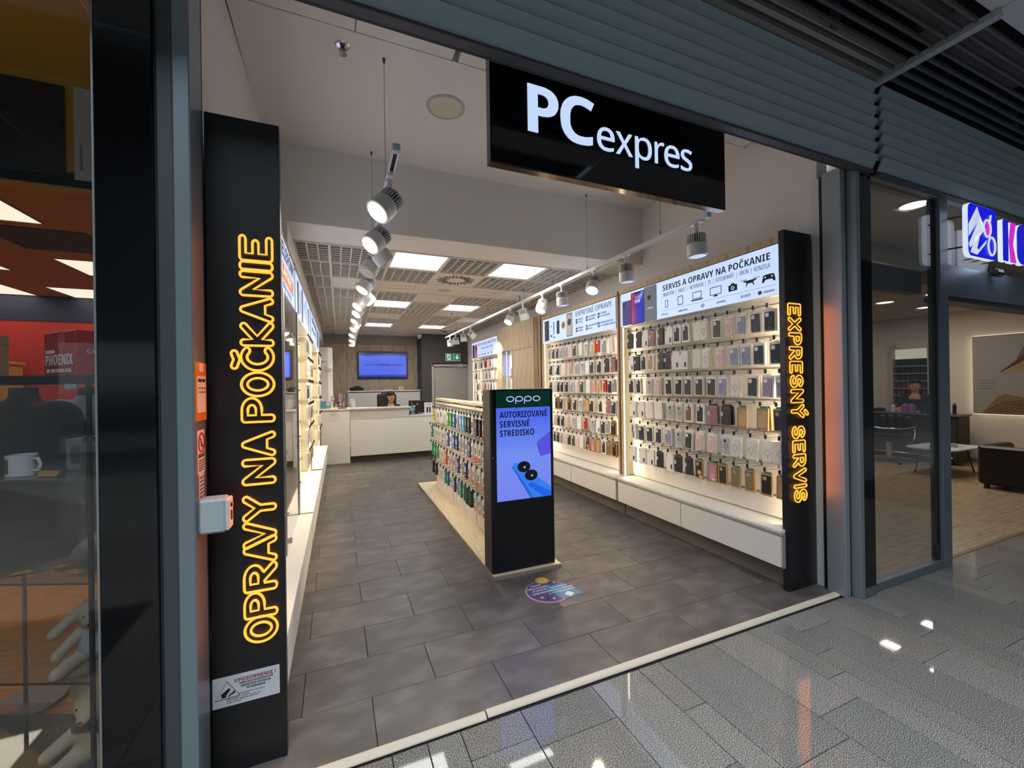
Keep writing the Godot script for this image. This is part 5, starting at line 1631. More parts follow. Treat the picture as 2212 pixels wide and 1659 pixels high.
# ---------------------------------------------------------------- advertising kiosk at the gondola's end
func kiosk() -> void:
	var zf := -3.12
	var k := thing("display_kiosk", "black upright advertising kiosk with a blue lit phone screen at the gondola's end", "kiosk", Vector3(1.425, 0.036, zf))
	part(k, "cabinet", box(Vector3(0.56, 1.474, 0.19), 0.003), mat(col("0f1013"), 0.4), Vector3(0, 0.737, -0.097))
	part(k, "side_panel", box(Vector3(0.004, 1.47, 0.17), 0.001), mat(col("3a3634"), 0.45), Vector3(-0.282, 0.737, -0.1))
	part(k, "front_glass", box(Vector3(0.535, 0.935, 0.006), 0.002), mat(col("0a0a0c"), 0.12), Vector3(0.004, 1.0, 0.0))
	var S := Vector3(0.006, 1.0175, 0.0034)
	var w := 0.488
	var h := 0.887
	var blue := part(k, "screen", quad(w, h * 0.845), gradient_face(col("4b66ee"), col("7a86f2"), 0.95, false, col("7290f4")), S + Vector3(0, -h * 0.0775, 0))
	part(k, "screen_header", quad(w, h * 0.155), gradient_face(col("03291c"), col("03291c"), 1.0), S + Vector3(0, h * 0.4225, 0))
	var o := S + Vector3(-w * 0.5, h * 0.5, 0.001)
	var P := func(fx: float, fy: float, lift := 0.0) -> Vector3: return o + Vector3(fx * w, -fy * h, lift)
	# four rounded letters
	var lt := st()
	for i in 4:
		var cx := 0.062 + 0.079 * i - 0.182
		var pts := []
		for q in 24:
			pts.append(Vector3(cx + cos(TAU * q / 24) * 0.031, sin(TAU * q / 24) * 0.0195, 0))
		add_tube(lt, pts, 0.0042, 5, true)
		if i == 1 or i == 2:
			add_tube(lt, [Vector3(cx - 0.031, 0, 0), Vector3(cx - 0.031, -0.04, 0)], 0.0042, 5)
	part(k, "screen_logo", lt.commit(), glow(col("a9bdf6"), 1.0), P.call(0.5, 0.075))
	var dark := mat(col("171c4a"), 0.4)
	words(k, "AUTORIZOVANÉ", dark, P.call(0.063, 0.245), 0.05, w * 0.875, font_bold, 0)
	words(k, "SERVISNÉ", dark, P.call(0.063, 0.33), 0.05, w * 0.54, font_bold, 0)
	words(k, "STREDISKO", dark, P.call(0.063, 0.413), 0.05, w * 0.625, font_bold, 0)
	var shape := func(pts: Array) -> PackedVector2Array:
		var q := PackedVector2Array()
		for i in range(0, pts.size(), 2):
			q.append(Vector2(pts[i] * w, -pts[i + 1] * h))
		return q
	flat(k, "screen_phone_edge", shape.call([0.27, 0.7, 0.6, 1.0, 0.7, 1.0, 0.29, 0.68]), glow(col("2c63d8"), 0.8), o)
	flat(k, "screen_phone", shape.call([0.28, 0.685, 0.3, 0.668, 0.36, 0.662, 0.98, 0.905, 0.998, 0.93, 0.998, 1.0, 0.66, 1.0]), glow(col("2f7df0"), 0.9), o + Vector3(0, 0, 0.0004))
	flat(k, "screen_phone_shine", shape.call([0.55, 0.87, 0.62, 0.85, 0.998, 0.96, 0.998, 1.0, 0.85, 1.0]), glow(col("1f5fe8"), 0.9), o + Vector3(0, 0, 0.0008))
	for q in [[0.485, 0.703], [0.62, 0.786]]:
		part(k, "screen_lens", prism(disc(0.058, 28, 0, 0, 0.78), 0.001), mat(col("0a0e22"), 0.2), P.call(q[0], q[1], 0.0014))
		part(k, "screen_lens_glint", prism(disc(0.01, 12), 0.0008), glow(col("8fa6e8"), 0.8), P.call(q[0] + 0.012, q[1] + 0.005, 0.0026))
	flat(k, "screen_corner", shape.call([0.998, 0.4, 0.77, 0.48, 0.74, 0.5, 0.8, 0.62, 0.998, 0.6]), glow(col("5a4fe8"), 0.85), o + Vector3(0, 0, 0.0004))
	var e := st()
	add_tube(e, [P.call(0.995, 0.395, 0.001), P.call(0.78, 0.47, 0.001), P.call(0.735, 0.495, 0.001), P.call(0.8, 0.61, 0.001)], 0.0022, 4)
	part(k, "screen_corner_line", e.commit(), dark)
	part(k, "lock", cyl(0.006, 0.008, 10), chrome, Vector3(-0.27, 0.93, -0.002), Basis(Vector3.RIGHT, PI / 2))
	area(k, Vector3(0.006, 0.98, 0.012), Vector3.BACK, Vector2(w, 0.85), col("5f78f0"), 0.28)

# ---------------------------------------------------------------- people
func make_person(label: String, pos: Vector3, turn: float, head_turn: float, shirt: Color, hair_c: Color, seat_h: float) -> void:
	var p := thing("person", label, "person", pos, turn)
	var skin := mat(col("b98a72"), 0.55)
	var sh := seat_h + 0.52
	# skin: neck, arms and hands on the desk, one surface
	var b := [[Vector3(0, sh - 0.06, -0.02), Vector3(0, sh + 0.11, 0.02), 0.062, 0.052]]
	for s in [-1.0, 1.0]:
		var sp := Vector3(0.175 * s, sh - 0.03, -0.01)
		var el := Vector3(0.24 * s, sh - 0.3, 0.09)
		var wr := Vector3(0.13 * s, sh - 0.3, 0.33)
		b.append([sp, el, 0.05, 0.042])
		b.append([el, wr, 0.041, 0.027])
		b.append([wr, wr + Vector3(-0.02 * s, -0.005, 0.075), 0.03, 0.034])
		for f in 4:
			var k := wr + Vector3(-0.02 * s + 0.018 * (f - 1.5), -0.006, 0.085)
			var len: float = [0.026, 0.032, 0.034, 0.028][f]
			b.append([k, k + Vector3(0, -0.004, len), 0.0095, 0.009])
			b.append([k + Vector3(0, -0.004, len), k + Vector3(0, -0.026, len * 1.7), 0.009, 0.008])
		b.append([wr + Vector3(-0.035 * s, 0.0, 0.03), wr + Vector3(-0.065 * s, -0.012, 0.075), 0.012, 0.009])
	b.append([Vector3(0, sh - 0.05, -0.01), Vector3(0, seat_h + 0.1, 0.0), 0.11, 0.12])
	part(p, "body", nets(b, 0.0105, 0.016), skin)
	var c := [[Vector3(0, sh - 0.14, -0.01), Vector3(0, seat_h + 0.12, 0.0), 0.135, 0.14], [Vector3(-0.1, sh - 0.2, -0.01), Vector3(-0.08, seat_h + 0.1, 0), 0.105, 0.11], [Vector3(0.1, sh - 0.2, -0.01), Vector3(0.08, seat_h + 0.1, 0), 0.105, 0.11],
		[Vector3(-0.17, sh - 0.035, -0.015), Vector3(0.17, sh - 0.035, -0.015), 0.062, 0.062], [Vector3(-0.06, sh + 0.0, -0.03), Vector3(0.06, sh + 0.0, -0.03), 0.055, 0.055]]
	for s in [-1.0, 1.0]:
		c.append([Vector3(0.18 * s, sh - 0.04, -0.012), Vector3(0.232 * s, sh - 0.22, 0.05), 0.064, 0.06])
	part(p, "t_shirt", nets(c, 0.014, 0.03), mat(shirt, 0.85))
	var t := []
	for s in [-1.0, 1.0]:
		t.append([Vector3(0.09 * s, seat_h + 0.08, 0.02), Vector3(0.13 * s, seat_h + 0.07, 0.44), 0.095, 0.066])
		t.append([Vector3(0.13 * s, seat_h + 0.07, 0.44), Vector3(0.13 * s, 0.1, 0.4), 0.066, 0.045])
	part(p, "trousers", nets(t, 0.018, 0.03), mat(col("23262e"), 0.85))
	for s in [-1.0, 1.0]:
		part(p, "shoe", nets([[Vector3(0.13 * s, 0.05, 0.38), Vector3(0.14 * s, 0.042, 0.56), 0.046, 0.038]], 0.014, 0.01), mat(col("17171a"), 0.6))
	# head, 24 cm tall, turned on the neck
	var hd := Node3D.new()
	hd.name = "head"
	p.add_child(hd, true)
	hd.transform = Transform3D(Basis(Vector3.UP, head_turn), Vector3(0, sh + 0.2, 0.03))
	var h := [[Vector3(0, 0.035, -0.02), Vector3(0, 0.045, 0.01), 0.078, 0.074], [Vector3(0, 0.0, 0.015), Vector3(0, -0.075, 0.042), 0.064, 0.036], [Vector3(-0.03, -0.05, 0.01), Vector3(0.03, -0.05, 0.01), 0.04, 0.04], [Vector3(0, -0.06, 0.0), Vector3(0, -0.13, -0.015), 0.05, 0.05],
		[Vector3(0, 0.018, 0.082), Vector3(0, -0.018, 0.102), 0.01, 0.014], [Vector3(-0.03, 0.028, 0.07), Vector3(0.03, 0.028, 0.07), 0.015, 0.015], [Vector3(-0.014, -0.052, 0.076), Vector3(0.014, -0.052, 0.076), 0.009, 0.009]]
	for s in [-1.0, 1.0]:
		h.append([Vector3(0.074 * s, 0.014, -0.012), Vector3(0.077 * s, -0.03, -0.004), 0.014, 0.009])
		h.append([Vector3(0.04 * s, -0.012, 0.05), Vector3(0.038 * s, -0.02, 0.055), 0.022, 0.02])
	part(hd, "face", nets(h, 0.0052, 0.014), skin)
	var hb := [[Vector3(0, 0.07, -0.03), Vector3(0, 0.075, 0.01), 0.082, 0.08], [Vector3(0, 0.01, -0.05), Vector3(0, 0.05, -0.05), 0.062, 0.075]]
	for k in 7:
		var x := -0.06 + 0.02 * k
		hb.append([Vector3(x, 0.1, 0.04), Vector3(x * 1.05 + 0.004, 0.066 - 0.006 * absf(k - 3.0), 0.076 - absf(x) * 0.5), 0.022, 0.01])
	for s in [-1.0, 1.0]:
		hb.append([Vector3(0.07 * s, 0.06, 0.0), Vector3(0.076 * s, 0.02, 0.006), 0.018, 0.008])
	part(hd, "hair", nets(hb, 0.0062, 0.01), mat(hair_c, 0.8))
	for s in [-1.0, 1.0]:
		part(hd, "eye", lathe([Vector2(0, -0.0075), Vector2(0.006, -0.0045), Vector2(0.0078, 0), Vector2(0.006, 0.0045), Vector2(0, 0.0075)], 10), mat(col("e6e1da"), 0.2), Vector3(0.03 * s, 0.012, 0.0745))
		part(hd, "iris", prism(disc(0.0042, 10), 0.001), ink, Vector3(0.03 * s, 0.012, 0.0818))
		part(hd, "eyebrow", tube([Vector3(0.016 * s, 0.032, 0.086), Vector3(0.032 * s, 0.036, 0.082), Vector3(0.046 * s, 0.03, 0.07)], 0.0035, 5), mat(hair_c, 0.8))
	part(hd, "mouth", tube([Vector3(-0.02, -0.054, 0.079), Vector3(0, -0.0525, 0.086), Vector3(0.02, -0.054, 0.079)], 0.003, 5), mat(col("8f5a50"), 0.5))

# ---------------------------------------------------------------- counter and back of the shop
func back_of_shop() -> void:
	var tv := thing("television", "wide wall television with a blue screen reading OPRAVY NA POČKANIE on back wall", "television", at(1.143, 2.133, -12.05))
	part(tv, "casing", box(Vector3(1.324, 0.756, 0.05), 0.006), mat(col("0d0e11"), 0.3), Vector3.ZERO)
	part(tv, "screen", quad(1.26, 0.69), gradient_face(col("141c48"), col("18226a"), 0.9, false, col("5a72f0"), 0.14), Vector3(0, -0.004, 0.0262))
	words(tv, "OPRAVY NA", mat(col("243067"), 0.4), Vector3(-0.5, -0.02, 0.027), 0.056, 0.34, font_plain, 0)
	words(tv, "POČKANIE", mat(col("0f1330"), 0.4), Vector3(-0.145, -0.02, 0.027), 0.056, 0.33, font_bold, 0)
	words(tv, "SAMSUNG", mat(col("7a2450"), 0.4), Vector3(0.205, -0.02, 0.027), 0.052, 0.31, font_bold, 0)
	words(tv, "PC expres", mat(col("0f1330"), 0.4), Vector3(-0.56, 0.26, 0.027), 0.04, 0.0, font_bold, 0)
	words(tv, "expresné opravy mobilných telefónov", mat(col("0f1330"), 0.4), Vector3(0, -0.29, 0.027), 0.022, 0.0, font_plain, 1)
	area(tv, Vector3(0, 0, 0.04), Vector3.BACK, Vector2(1.2, 0.65), col("5f78f0"), 0.25)
	# sales counter: tall end block and long low front with raised ledge
	var c := thing("sales_counter", "long white sales counter with tall end block, raised ledge and dark recessed foot", "counter", at(0, 0, -9.1), -0.0)
	part(c, "end_block", box(Vector3(0.53, 1.06, 0.6), 0.003), white, Vector3(-0.062, 0.53, -0.3))
	part(c, "end_top", box(Vector3(0.56, 0.035, 0.64), 0.003), mat(col("d9d3c8"), 0.4), Vector3(-0.06, 1.09, -0.3))
	part(c, "front_panel", box(Vector3(2.76, 0.79, 0.03), 0.002), white, Vector3(1.595, 0.525, -0.02))
	part(c, "recessed_foot", box(Vector3(2.76, 0.14, 0.1), 0.0), mat(col("57504b"), 0.6), Vector3(1.595, 0.07, -0.2))
	part(c, "work_top", box(Vector3(2.76, 0.03, 0.62), 0.002), mat(col("d2ccc2"), 0.4), Vector3(1.595, 0.905, -0.3))
	part(c, "ledge_back", box(Vector3(1.22, 0.16, 0.025), 0.002), mat(col("bdbab6"), 0.5), Vector3(0.8, 1.0, -0.08))
	part(c, "ledge_top", box(Vector3(1.25, 0.03, 0.26), 0.003), mat(col("d9d3c8"), 0.4), Vector3(0.81, 1.095, -0.14))
	var rs := thing("review_sign", "round white hanging sign with coloured word and black hanger on the counter end", "sign", at(-0.095, 0.96, -9.09))
	part(rs, "disc_board", prism(disc(0.11, 32, 0, 0, 0.86), 0.004), mat(col("d8d5d1"), 0.5))
	var lets := [["G", "3a6ad0"], ["o", "c23b30"], ["o", "d8a52a"], ["g", "3a6ad0"], ["l", "3a8f4a"], ["e", "c23b30"]]
	for k in 6:
		words(rs, lets[k][0], mat(col(lets[k][1]), 0.5), Vector3(-0.062 + 0.022 * k, 0.02, 0.0045), 0.03, 0.019 if k != 4 else 0.006, font_plain, 0)
	part(rs, "hanger_loop", tube([Vector3(-0.03, 0.07, 0.006), Vector3(-0.02, 0.13, 0.006), Vector3(0.02, 0.13, 0.006), Vector3(0.03, 0.07, 0.006)], 0.003, 5), mat(col("3a3430"), 0.5))
	# camera pillar
	var pl := thing("white_pillar", "white boxed pillar standing behind the tall counter end", "pillar", at(-0.25, 0, -10.6))
	part(pl, "shaft", prism(pv([-0.14, -0.15, 0.03, -0.15, 0.13, -0.05, 0.13, 0.15, -0.14, 0.15]), 2.43), mat(col("cfc9c1"), 0.6), Vector3.ZERO, Basis(Vector3.RIGHT, -PI / 2))
	part(pl, "cap", prism(pv([-0.13, -0.14, 0.028, -0.14, 0.12, -0.048, 0.12, 0.14, -0.13, 0.14]), 0.03), mat(col("d8d2ca"), 0.6), Vector3(0, 2.43, 0), Basis(Vector3.RIGHT, -PI / 2))
	var dc := thing("dome_camera", "white dome security camera hanging from a bracket on the white pillar", "security camera", at(-0.235, 1.98, -10.2))
	part(dc, "bracket", tube([Vector3(-0.09, 0.12, -0.22), Vector3(-0.09, 0.14, -0.06), Vector3(0.0, 0.14, 0.0), Vector3(0.02, 0.09, 0.0)], 0.026, 8), plastic_white)
	part(dc, "wall_plate", box(Vector3(0.11, 0.2, 0.05), 0.01), plastic_white, Vector3(-0.09, 0.1, -0.2))
	part(dc, "shell", lathe([Vector2(0.0, -0.02), Vector2(0.085, -0.02), Vector2(0.085, 0.03), Vector2(0.075, 0.06), Vector2(0.03, 0.085), Vector2(0, 0.09)], 24), plastic_white, Vector3(0.02, 0, 0))
	part(dc, "dome", lathe([Vector2(0, -0.1), Vector2(0.03, -0.094), Vector2(0.055, -0.07), Vector2(0.068, -0.02)], 20), mat(col("c9c4bc"), 0.15), Vector3(0.02, 0, 0))
	var bc := thing("bullet_camera", "small white camera at the ceiling corner of the charcoal wall", "security camera", at(2.03, 2.9, -11.35))
	part(bc, "body", lathe([Vector2(0, -0.09), Vector2(0.05, -0.09), Vector2(0.055, -0.08), Vector2(0.055, 0.06), Vector2(0.04, 0.08), Vector2(0, 0.08)], 18), plastic_white, Vector3(0, 0, 0.04), Basis(Vector3.RIGHT, 1.15))
	part(bc, "eye", lathe([Vector2(0, -0.098), Vector2(0.034, -0.096), Vector2(0.036, -0.088)], 16), mat(col("151517"), 0.15), Vector3(0, 0, 0.04), Basis(Vector3.RIGHT, 1.15))
	part(bc, "stem", cyl(0.018, 0.06, 10), plastic_white, Vector3(0, 0.0, 0.02))
	# back cabinet with sliding doors
	var k := thing("sideboard", "white sideboard with two sliding doors against the back wall", "cabinet", at(1.14, 0, -11.8))
	part(k, "carcass", box(Vector3(1.88, 1.4, 0.38), 0.003), white, Vector3(0, 0.7, 0))
	part(k, "top", box(Vector3(1.9, 0.03, 0.41), 0.003), mat(col("d4cfc8"), 0.45), Vector3(0, 1.425, 0.005))
	part(k, "shadow_gap", box(Vector3(1.82, 0.016, 0.01), 0.0), mat(col("3c3936"), 0.6), Vector3(0, 1.392, 0.19))
	for sx in [-1.0, 1.0]:
		var d := part(k, "sliding_door", box(Vector3(0.92, 1.32, 0.016), 0.002), mat(col("cbc8c3"), 0.5), Vector3(sx * 0.46, 0.715, 0.196 + 0.008 * sx))
		part(d, "grip", box(Vector3(0.02, 0.16, 0.006), 0.001), mat(col("8b8d90"), 0.3, 0.6), Vector3(sx * 0.4, 0.34, 0.009))
	var bag := thing("black_bag", "small black bag lying on the white sideboard's left end", "bag", at(0.43, 1.44, -11.78))
	part(bag, "body", nets([[Vector3(-0.12, 0.045, 0), Vector3(0.06, 0.06, 0), 0.045, 0.055], [Vector3(0.06, 0.06, 0), Vector3(0.16, 0.035, 0), 0.05, 0.034]], 0.012, 0.03), mat(col("1c1b1d"), 0.7))
	part(bag, "strap", tube([Vector3(-0.1, 0.08, 0.03), Vector3(0.0, 0.13, 0.05), Vector3(0.1, 0.1, 0.05)], 0.008, 6), mat(col("1c1b1d"), 0.7))
	var pa := thing("paper_stack", "low stack of white paper on the sideboard behind the seated man", "paper", at(1.22, 1.44, -11.76))
	for q in 3:
		part(pa, "sheet_block", box(Vector3(0.22, 0.006, 0.17), 0.001), mat(col("e2ddd4"), 0.6), Vector3(0.006 * q, 0.004 + 0.007 * q, 0), Basis(Vector3.UP, 0.08 * q))
	var ca := thing("photo_card", "small standing white card with an orange picture on the sideboard", "card", at(1.58, 1.44, -11.72))
	part(ca, "card", box(Vector3(0.1, 0.09, 0.012), 0.002), mat(col("e6e0d6"), 0.6), Vector3(0, 0.045, 0))
	part(ca, "picture", plate(0.045, 0.07, 0.004, 0.001), mat(col("b4773a"), 0.5), Vector3(0.002, 0.045, 0.006))
	# chair and man
	var ch := thing("office_chair", "high-backed black leather office chair behind the counter", "office chair", at(1.08, 0.05, -10.52))
	part(ch, "backrest", nets([[Vector3(-0.17, 0.62, -0.02), Vector3(-0.17, 1.26, -0.06), 0.055, 0.06], [Vector3(0.17, 0.62, -0.02), Vector3(0.17, 1.26, -0.06), 0.055, 0.06], [Vector3(0, 0.6, -0.02), Vector3(0, 1.3, -0.06), 0.06, 0.06], [Vector3(-0.09, 0.6, -0.02), Vector3(-0.09, 1.29, -0.06), 0.06, 0.06], [Vector3(0.09, 0.6, -0.02), Vector3(0.09, 1.29, -0.06), 0.06, 0.06]], 0.02, 0.03), mat(col("17171a"), 0.35))
	part(ch, "seat", box(Vector3(0.5, 0.1, 0.48), 0.03), mat(col("17171a"), 0.35), Vector3(0, 0.42, 0.22))
	part(ch, "column", cyl(0.03, 0.3, 12), chrome, Vector3(0, 0.1, 0.2))
	for q in 5:
		part(ch, "leg", tube([Vector3(0, 0.09, 0.2), Vector3(sin(TAU * q / 5) * 0.28, 0.07, 0.2 + cos(TAU * q / 5) * 0.28)], 0.018, 6), mat(col("222224"), 0.4))
	make_person("seated young man with dark fringe and black t-shirt, looking right behind the counter", at(1.14, 0, -10.28), 0.12, 0.5, col("141416"), col("2b1d16"), 0.565)
	# things on the counter
	var mo := thing("monitor", "black computer monitor seen from behind with round logo on the counter", "monitor", at(1.61, 0.92, -9.42), 0.06)
	part(mo, "back_shell", box(Vector3(0.36, 0.27, 0.03), 0.006), mat(col("1a1715"), 0.4), Vector3(0, 0.17, 0))
	part(mo, "logo_ring", loop(0.02, 0.0022), mat(col("b9b9bb"), 0.3), Vector3(0.01, 0.22, 0.017))
	words(mo, "hp", mat(col("b9b9bb"), 0.3), Vector3(0.01, 0.213, 0.016), 0.018, 0.0, font_bold, 1)
	part(mo, "stand", box(Vector3(0.06, 0.1, 0.04), 0.006), mat(col("1a1715"), 0.4), Vector3(0, 0.06, -0.02))
	part(mo, "foot", box(Vector3(0.2, 0.012, 0.15), 0.004), mat(col("1a1715"), 0.4), Vector3(0, 0.006, -0.01))
	var hs := thing("round_leaflet", "round blue leaflet with yellow dot hung on the monitor's back", "leaflet", at(1.5, 1.04, -9.37))
	part(hs, "leaflet", prism(disc(0.065, 24, 0, 0, 1.15), 0.003), mat(col("5a8fb4"), 0.5))
	part(hs, "dot", prism(disc(0.02, 14), 0.002), mat(col("d6d58a"), 0.5), Vector3(0.05, 0.06, 0.003))
	for q in 3:
		part(hs, "text_line", box(Vector3(0.07, 0.007, 0.001), 0.0), mat(col("e0eaf0"), 0.5), Vector3(-0.006, 0.02 - 0.022 * q, 0.0035))
	part(hs, "hang_hook", tube([Vector3(0.0, 0.07, 0.002), Vector3(0.0, 0.13, 0.002), Vector3(-0.03, 0.14, 0.0)], 0.005, 6), mat(col("d8d8d8"), 0.4))
	var pt := thing("card_terminal", "low black card terminal and receipt printer block left of the monitor", "card terminal", at(1.36, 0.92, -9.3))
	part(pt, "body", box(Vector3(0.19, 0.08, 0.14), 0.008), mat(col("131315"), 0.4), Vector3(0, 0.04, 0))
	part(pt, "keypad", box(Vector3(0.09, 0.005, 0.07), 0.001), mat(col("3a3c40"), 0.4), Vector3(0.03, 0.082, 0.02), Basis(Vector3.RIGHT, 0.1))
	var po := thing("phone_poster", "small white counter poster with two dark phones beside the monitor", "poster", at(1.86, 0.92, -9.36), 0.05)
	part(po, "board", box(Vector3(0.19, 0.25, 0.012), 0.002), mat(col("dcdcda"), 0.5), Vector3(0, 0.125, 0))
	for q in 2:
		part(po, "phone_picture", plate(0.04, 0.12, 0.006, 0.001), mat([col("1c2a2e"), col("3a2f6a")][q], 0.4), Vector3(-0.03 + 0.06 * q, 0.09, 0.0065))
	words(po, "NOVINKA", ink, Vector3(0, 0.2, 0.0065), 0.018, 0.12, font_bold, 1)
	# trinket stand, leaflets, acrylic stand
	var ts := thing("trinket_stand", "crowded stand of phone straps and charms in many colours on the counter end", "stand", at(0.07, 1.108, -9.25))
	part(ts, "base", cyl(0.09, 0.012, 20), mat(col("2a2826"), 0.5))
	part(ts, "pole", cyl(0.008, 0.32, 8), mat(col("2a2826"), 0.5))
	for q in 5:
		part(ts, "arm", tube([Vector3(0, 0.3, 0), Vector3(cos(q * 1.3) * 0.11, 0.31, sin(q * 1.3) * 0.11)], 0.004, 5), mat(col("2a2826"), 0.5))
	var hues := ["b98a92", "1a1a1c", "8fb0c8", "d6d0c8", "c9415c", "5a4a44", "9aa3ad", "c4a38a", "2b2b30", "d8a6b4"]
	for q in 10:
		var a := q * 0.63
		var rr := 0.075 + 0.04 * (q % 2)
		var cm := thing("phone_strap", "%s phone strap hanging %s round the trinket stand" % [["dusty pink", "black", "pale blue", "cream", "crimson", "brown", "grey", "tan", "charcoal", "rose"][q], ordinal(q + 1)], "phone strap", at(0.07, 1.108, -9.25) + Vector3(cos(a) * rr, 0.3, sin(a) * rr * 0.8), 0.0, "straps on the trinket stand")
		var hgt := 0.17 + 0.02 * (q * 7 % 4)
		part(cm, "loop", tube([Vector3(-0.012, 0, 0), Vector3(-0.02, -hgt * 0.5, 0), Vector3(0, -hgt, 0), Vector3(0.02, -hgt * 0.5, 0), Vector3(0.012, 0, 0)], 0.007, 6), mat(col(hues[q]), 0.7))
		part(cm, "charm", plate(0.05, 0.06, 0.01, 0.01), mat(col(hues[(q + 4) % 10]), 0.6), Vector3(0, -hgt - 0.02, 0))
	for q in 3:
		var lf := thing("leaflet_holder", "%s counter leaflet standing at the left edge of the tall counter end" % ["tall blue", "green", "small pink round"][q], "leaflet", at(-0.29 + 0.09 * q, 1.108, -9.2 - 0.05 * q), 0.2)
		part(lf, "sheet", plate([0.13, 0.1, 0.08][q], [0.17, 0.14, 0.1][q], 0.02, 0.006), mat([col("4f8fb4"), col("7fa58a"), col("c98a96")][q], 0.5), Vector3(0, [0.085, 0.07, 0.2][q], 0))
		part(lf, "badge", prism(disc(0.035, 16), 0.003), mat(col("d6dce0"), 0.5), Vector3(0, [0.19, 0.1, 0.2][q], 0.006))
		part(lf, "foot", box(Vector3(0.08, 0.006, 0.06), 0.001), mat(col("d8d8d4"), 0.4), Vector3(0, 0.003, 0))
		if q == 2:
			part(lf, "stalk", cyl(0.005, 0.16, 8), mat(col("d8d8d4"), 0.4))
	var ac := thing("acrylic_stand", "leaning clear acrylic leaflet stand left on the counter ledge", "stand", at(0.27, 1.11, -9.25))
	part(ac, "sheet", box(Vector3(0.09, 0.2, 0.004), 0.001), glass(col("eef2f2"), 0.35), Vector3(0, 0.1, 0), Basis(Vector3.BACK, 0.2))
	part(ac, "foot", box(Vector3(0.12, 0.006, 0.08), 0.001), glass(col("eef2f2"), 0.35), Vector3(0.02, 0.003, 0.0))

# ---------------------------------------------------------------- round sticker on the floor
func floor_stickers() -> void:
	var f := thing("floor_sticker", "round purple floor sticker with blue panel and yellow badge before the kiosk", "sticker", Vector3(1.447, 0.0005, -2.776), 0.0)
	var flatb := Basis(Vector3.RIGHT, -PI / 2)
	flat(f, "pink_rim", disc(0.168, 40), mat(col("b07f92"), 0.4), Vector3.ZERO, flatb, 0.0006)
	flat(f, "disc", disc(0.157, 40, 0.005, 0.004), mat(col("4c4271"), 0.4), Vector3(0, 0.0006, 0), flatb, 0.0004)
	flat(f, "blue_panel", pv([0.0, 0.07, 0.16, 0.06, 0.235, -0.128, 0.08, -0.15, 0.045, -0.135, -0.002, 0.055]), mat(col("477a9e"), 0.4), Vector3(0, 0.001, 0), flatb, 0.0006)
	var star := PackedVector2Array()
	for k in 36:
		star.append(Vector2(0.04 + cos(TAU * k / 36) * (0.056 if k % 3 else 0.048), 0.168 + sin(TAU * k / 36) * (0.056 if k % 3 else 0.048)))
	flat(f, "yellow_badge", star, mat(col("b99838"), 0.4), Vector3(0, 0.001, 0), flatb, 0.0008)
	part(f, "badge_ring", loop(0.028, 0.003), mat(col("d8c58c"), 0.4), Vector3(0.036, 0.002, -0.172), flatb)
	var wm := mat(col("c9c4d4"), 0.5)
	for q in [["Chceš", -0.045, 0.1], ["voľbu kreditu", -0.05, 0.062], ["si ľahko", -0.052, 0.024], ["vyskúšať?", -0.06, -0.014]]:
		words(f, q[0], wm, Vector3(q[1], 0.0012, -q[2]), 0.022, 0.0, font_bold, 1, flatb, 0.0005)
	for q in [["Vyzdvihni si", 0.105, 0.024], ["kartičku zadarmo", 0.11, -0.012], ["v našej predajni", 0.115, -0.046]]:
		words(f, q[0], mat(col("cfe0ea"), 0.5), Vector3(q[1], 0.0018, -q[2]), 0.018, 0.0, font_bold, 1, flatb, 0.0005)
	part(f, "card_picture", plate(0.056, 0.056, 0.004, 0.0008), mat(col("d6d8d4"), 0.5), Vector3(0.13, 0.0016, 0.1), flatb * Basis(Vector3.BACK, 0.6))
	var dots := [[-0.08, -0.07, "c8a84a", 0.011], [-0.045, -0.1, "1d2350", 0.013], [-0.005, -0.112, "cfc7dc", 0.01], [0.0, -0.04, "c49aa0", 0.01], [0.075, 0.1, "2d2f66", 0.012], [0.11, 0.1, "c9bfae", 0.008], [0.04, -0.125, "6a3350", 0.02]]
	for q in dots:
		flat(f, "dot", disc(q[3], 12, q[0], q[1]), mat(col(q[2]), 0.4), Vector3(0, 0.001, 0), flatb, 0.0004)
	# green exit sign on the charcoal wall
	var ex := thing("exit_sign", "green and white exit sign with running figure and down arrow on charcoal wall", "exit sign", Vector3(3.07, 2.33, -11.37))
	part(ex, "plate", box(Vector3(0.43, 0.215, 0.03), 0.004), mat(col("e0e6e0"), 0.4))
	part(ex, "green_field", plate(0.405, 0.19, 0.004, 0.002), glow(col("3f8a58"), 0.55), Vector3(0, 0, 0.015))
	part(ex, "doorway", box(Vector3(0.1, 0.15, 0.002), 0.0), glow(col("e6f2e8"), 0.8), Vector3(-0.12, 0, 0.018))
	part(ex, "divider", box(Vector3(0.006, 0.19, 0.002), 0.0), glow(col("e6f2e8"), 0.8), Vector3(0.02, 0, 0.018))
	var s := st()
	add_prism(s, disc(0.014, 12, -0.105, 0.05), 0.002)
	for q in [[-0.105, 0.03, -0.125, -0.015, 0.011], [-0.125, -0.015, -0.1, -0.06, 0.009], [-0.125, -0.015, -0.16, -0.035, 0.009], [-0.16, -0.035, -0.165, -0.06, 0.008], [-0.108, 0.025, -0.075, 0.0, 0.007], [-0.108, 0.025, -0.145, 0.01, 0.007]]:
		add_tube(s, [Vector3(q[0], q[1], 0.001), Vector3(q[2], q[3], 0.001)], q[4], 6)
	part(ex, "running_figure", s.commit(), mat(col("1f6a3c"), 0.5), Vector3(0, 0, 0.02))
	flat(ex, "down_arrow", pv([0.1, 0.07, 0.1, -0.015, 0.07, 0.012, 0.06, -0.004, 0.112, -0.06, 0.164, -0.004, 0.154, 0.012, 0.124, -0.015, 0.124, 0.07]), glow(col("e6f2e8"), 0.9), Vector3(0, 0, 0.017), Basis(), 0.003)

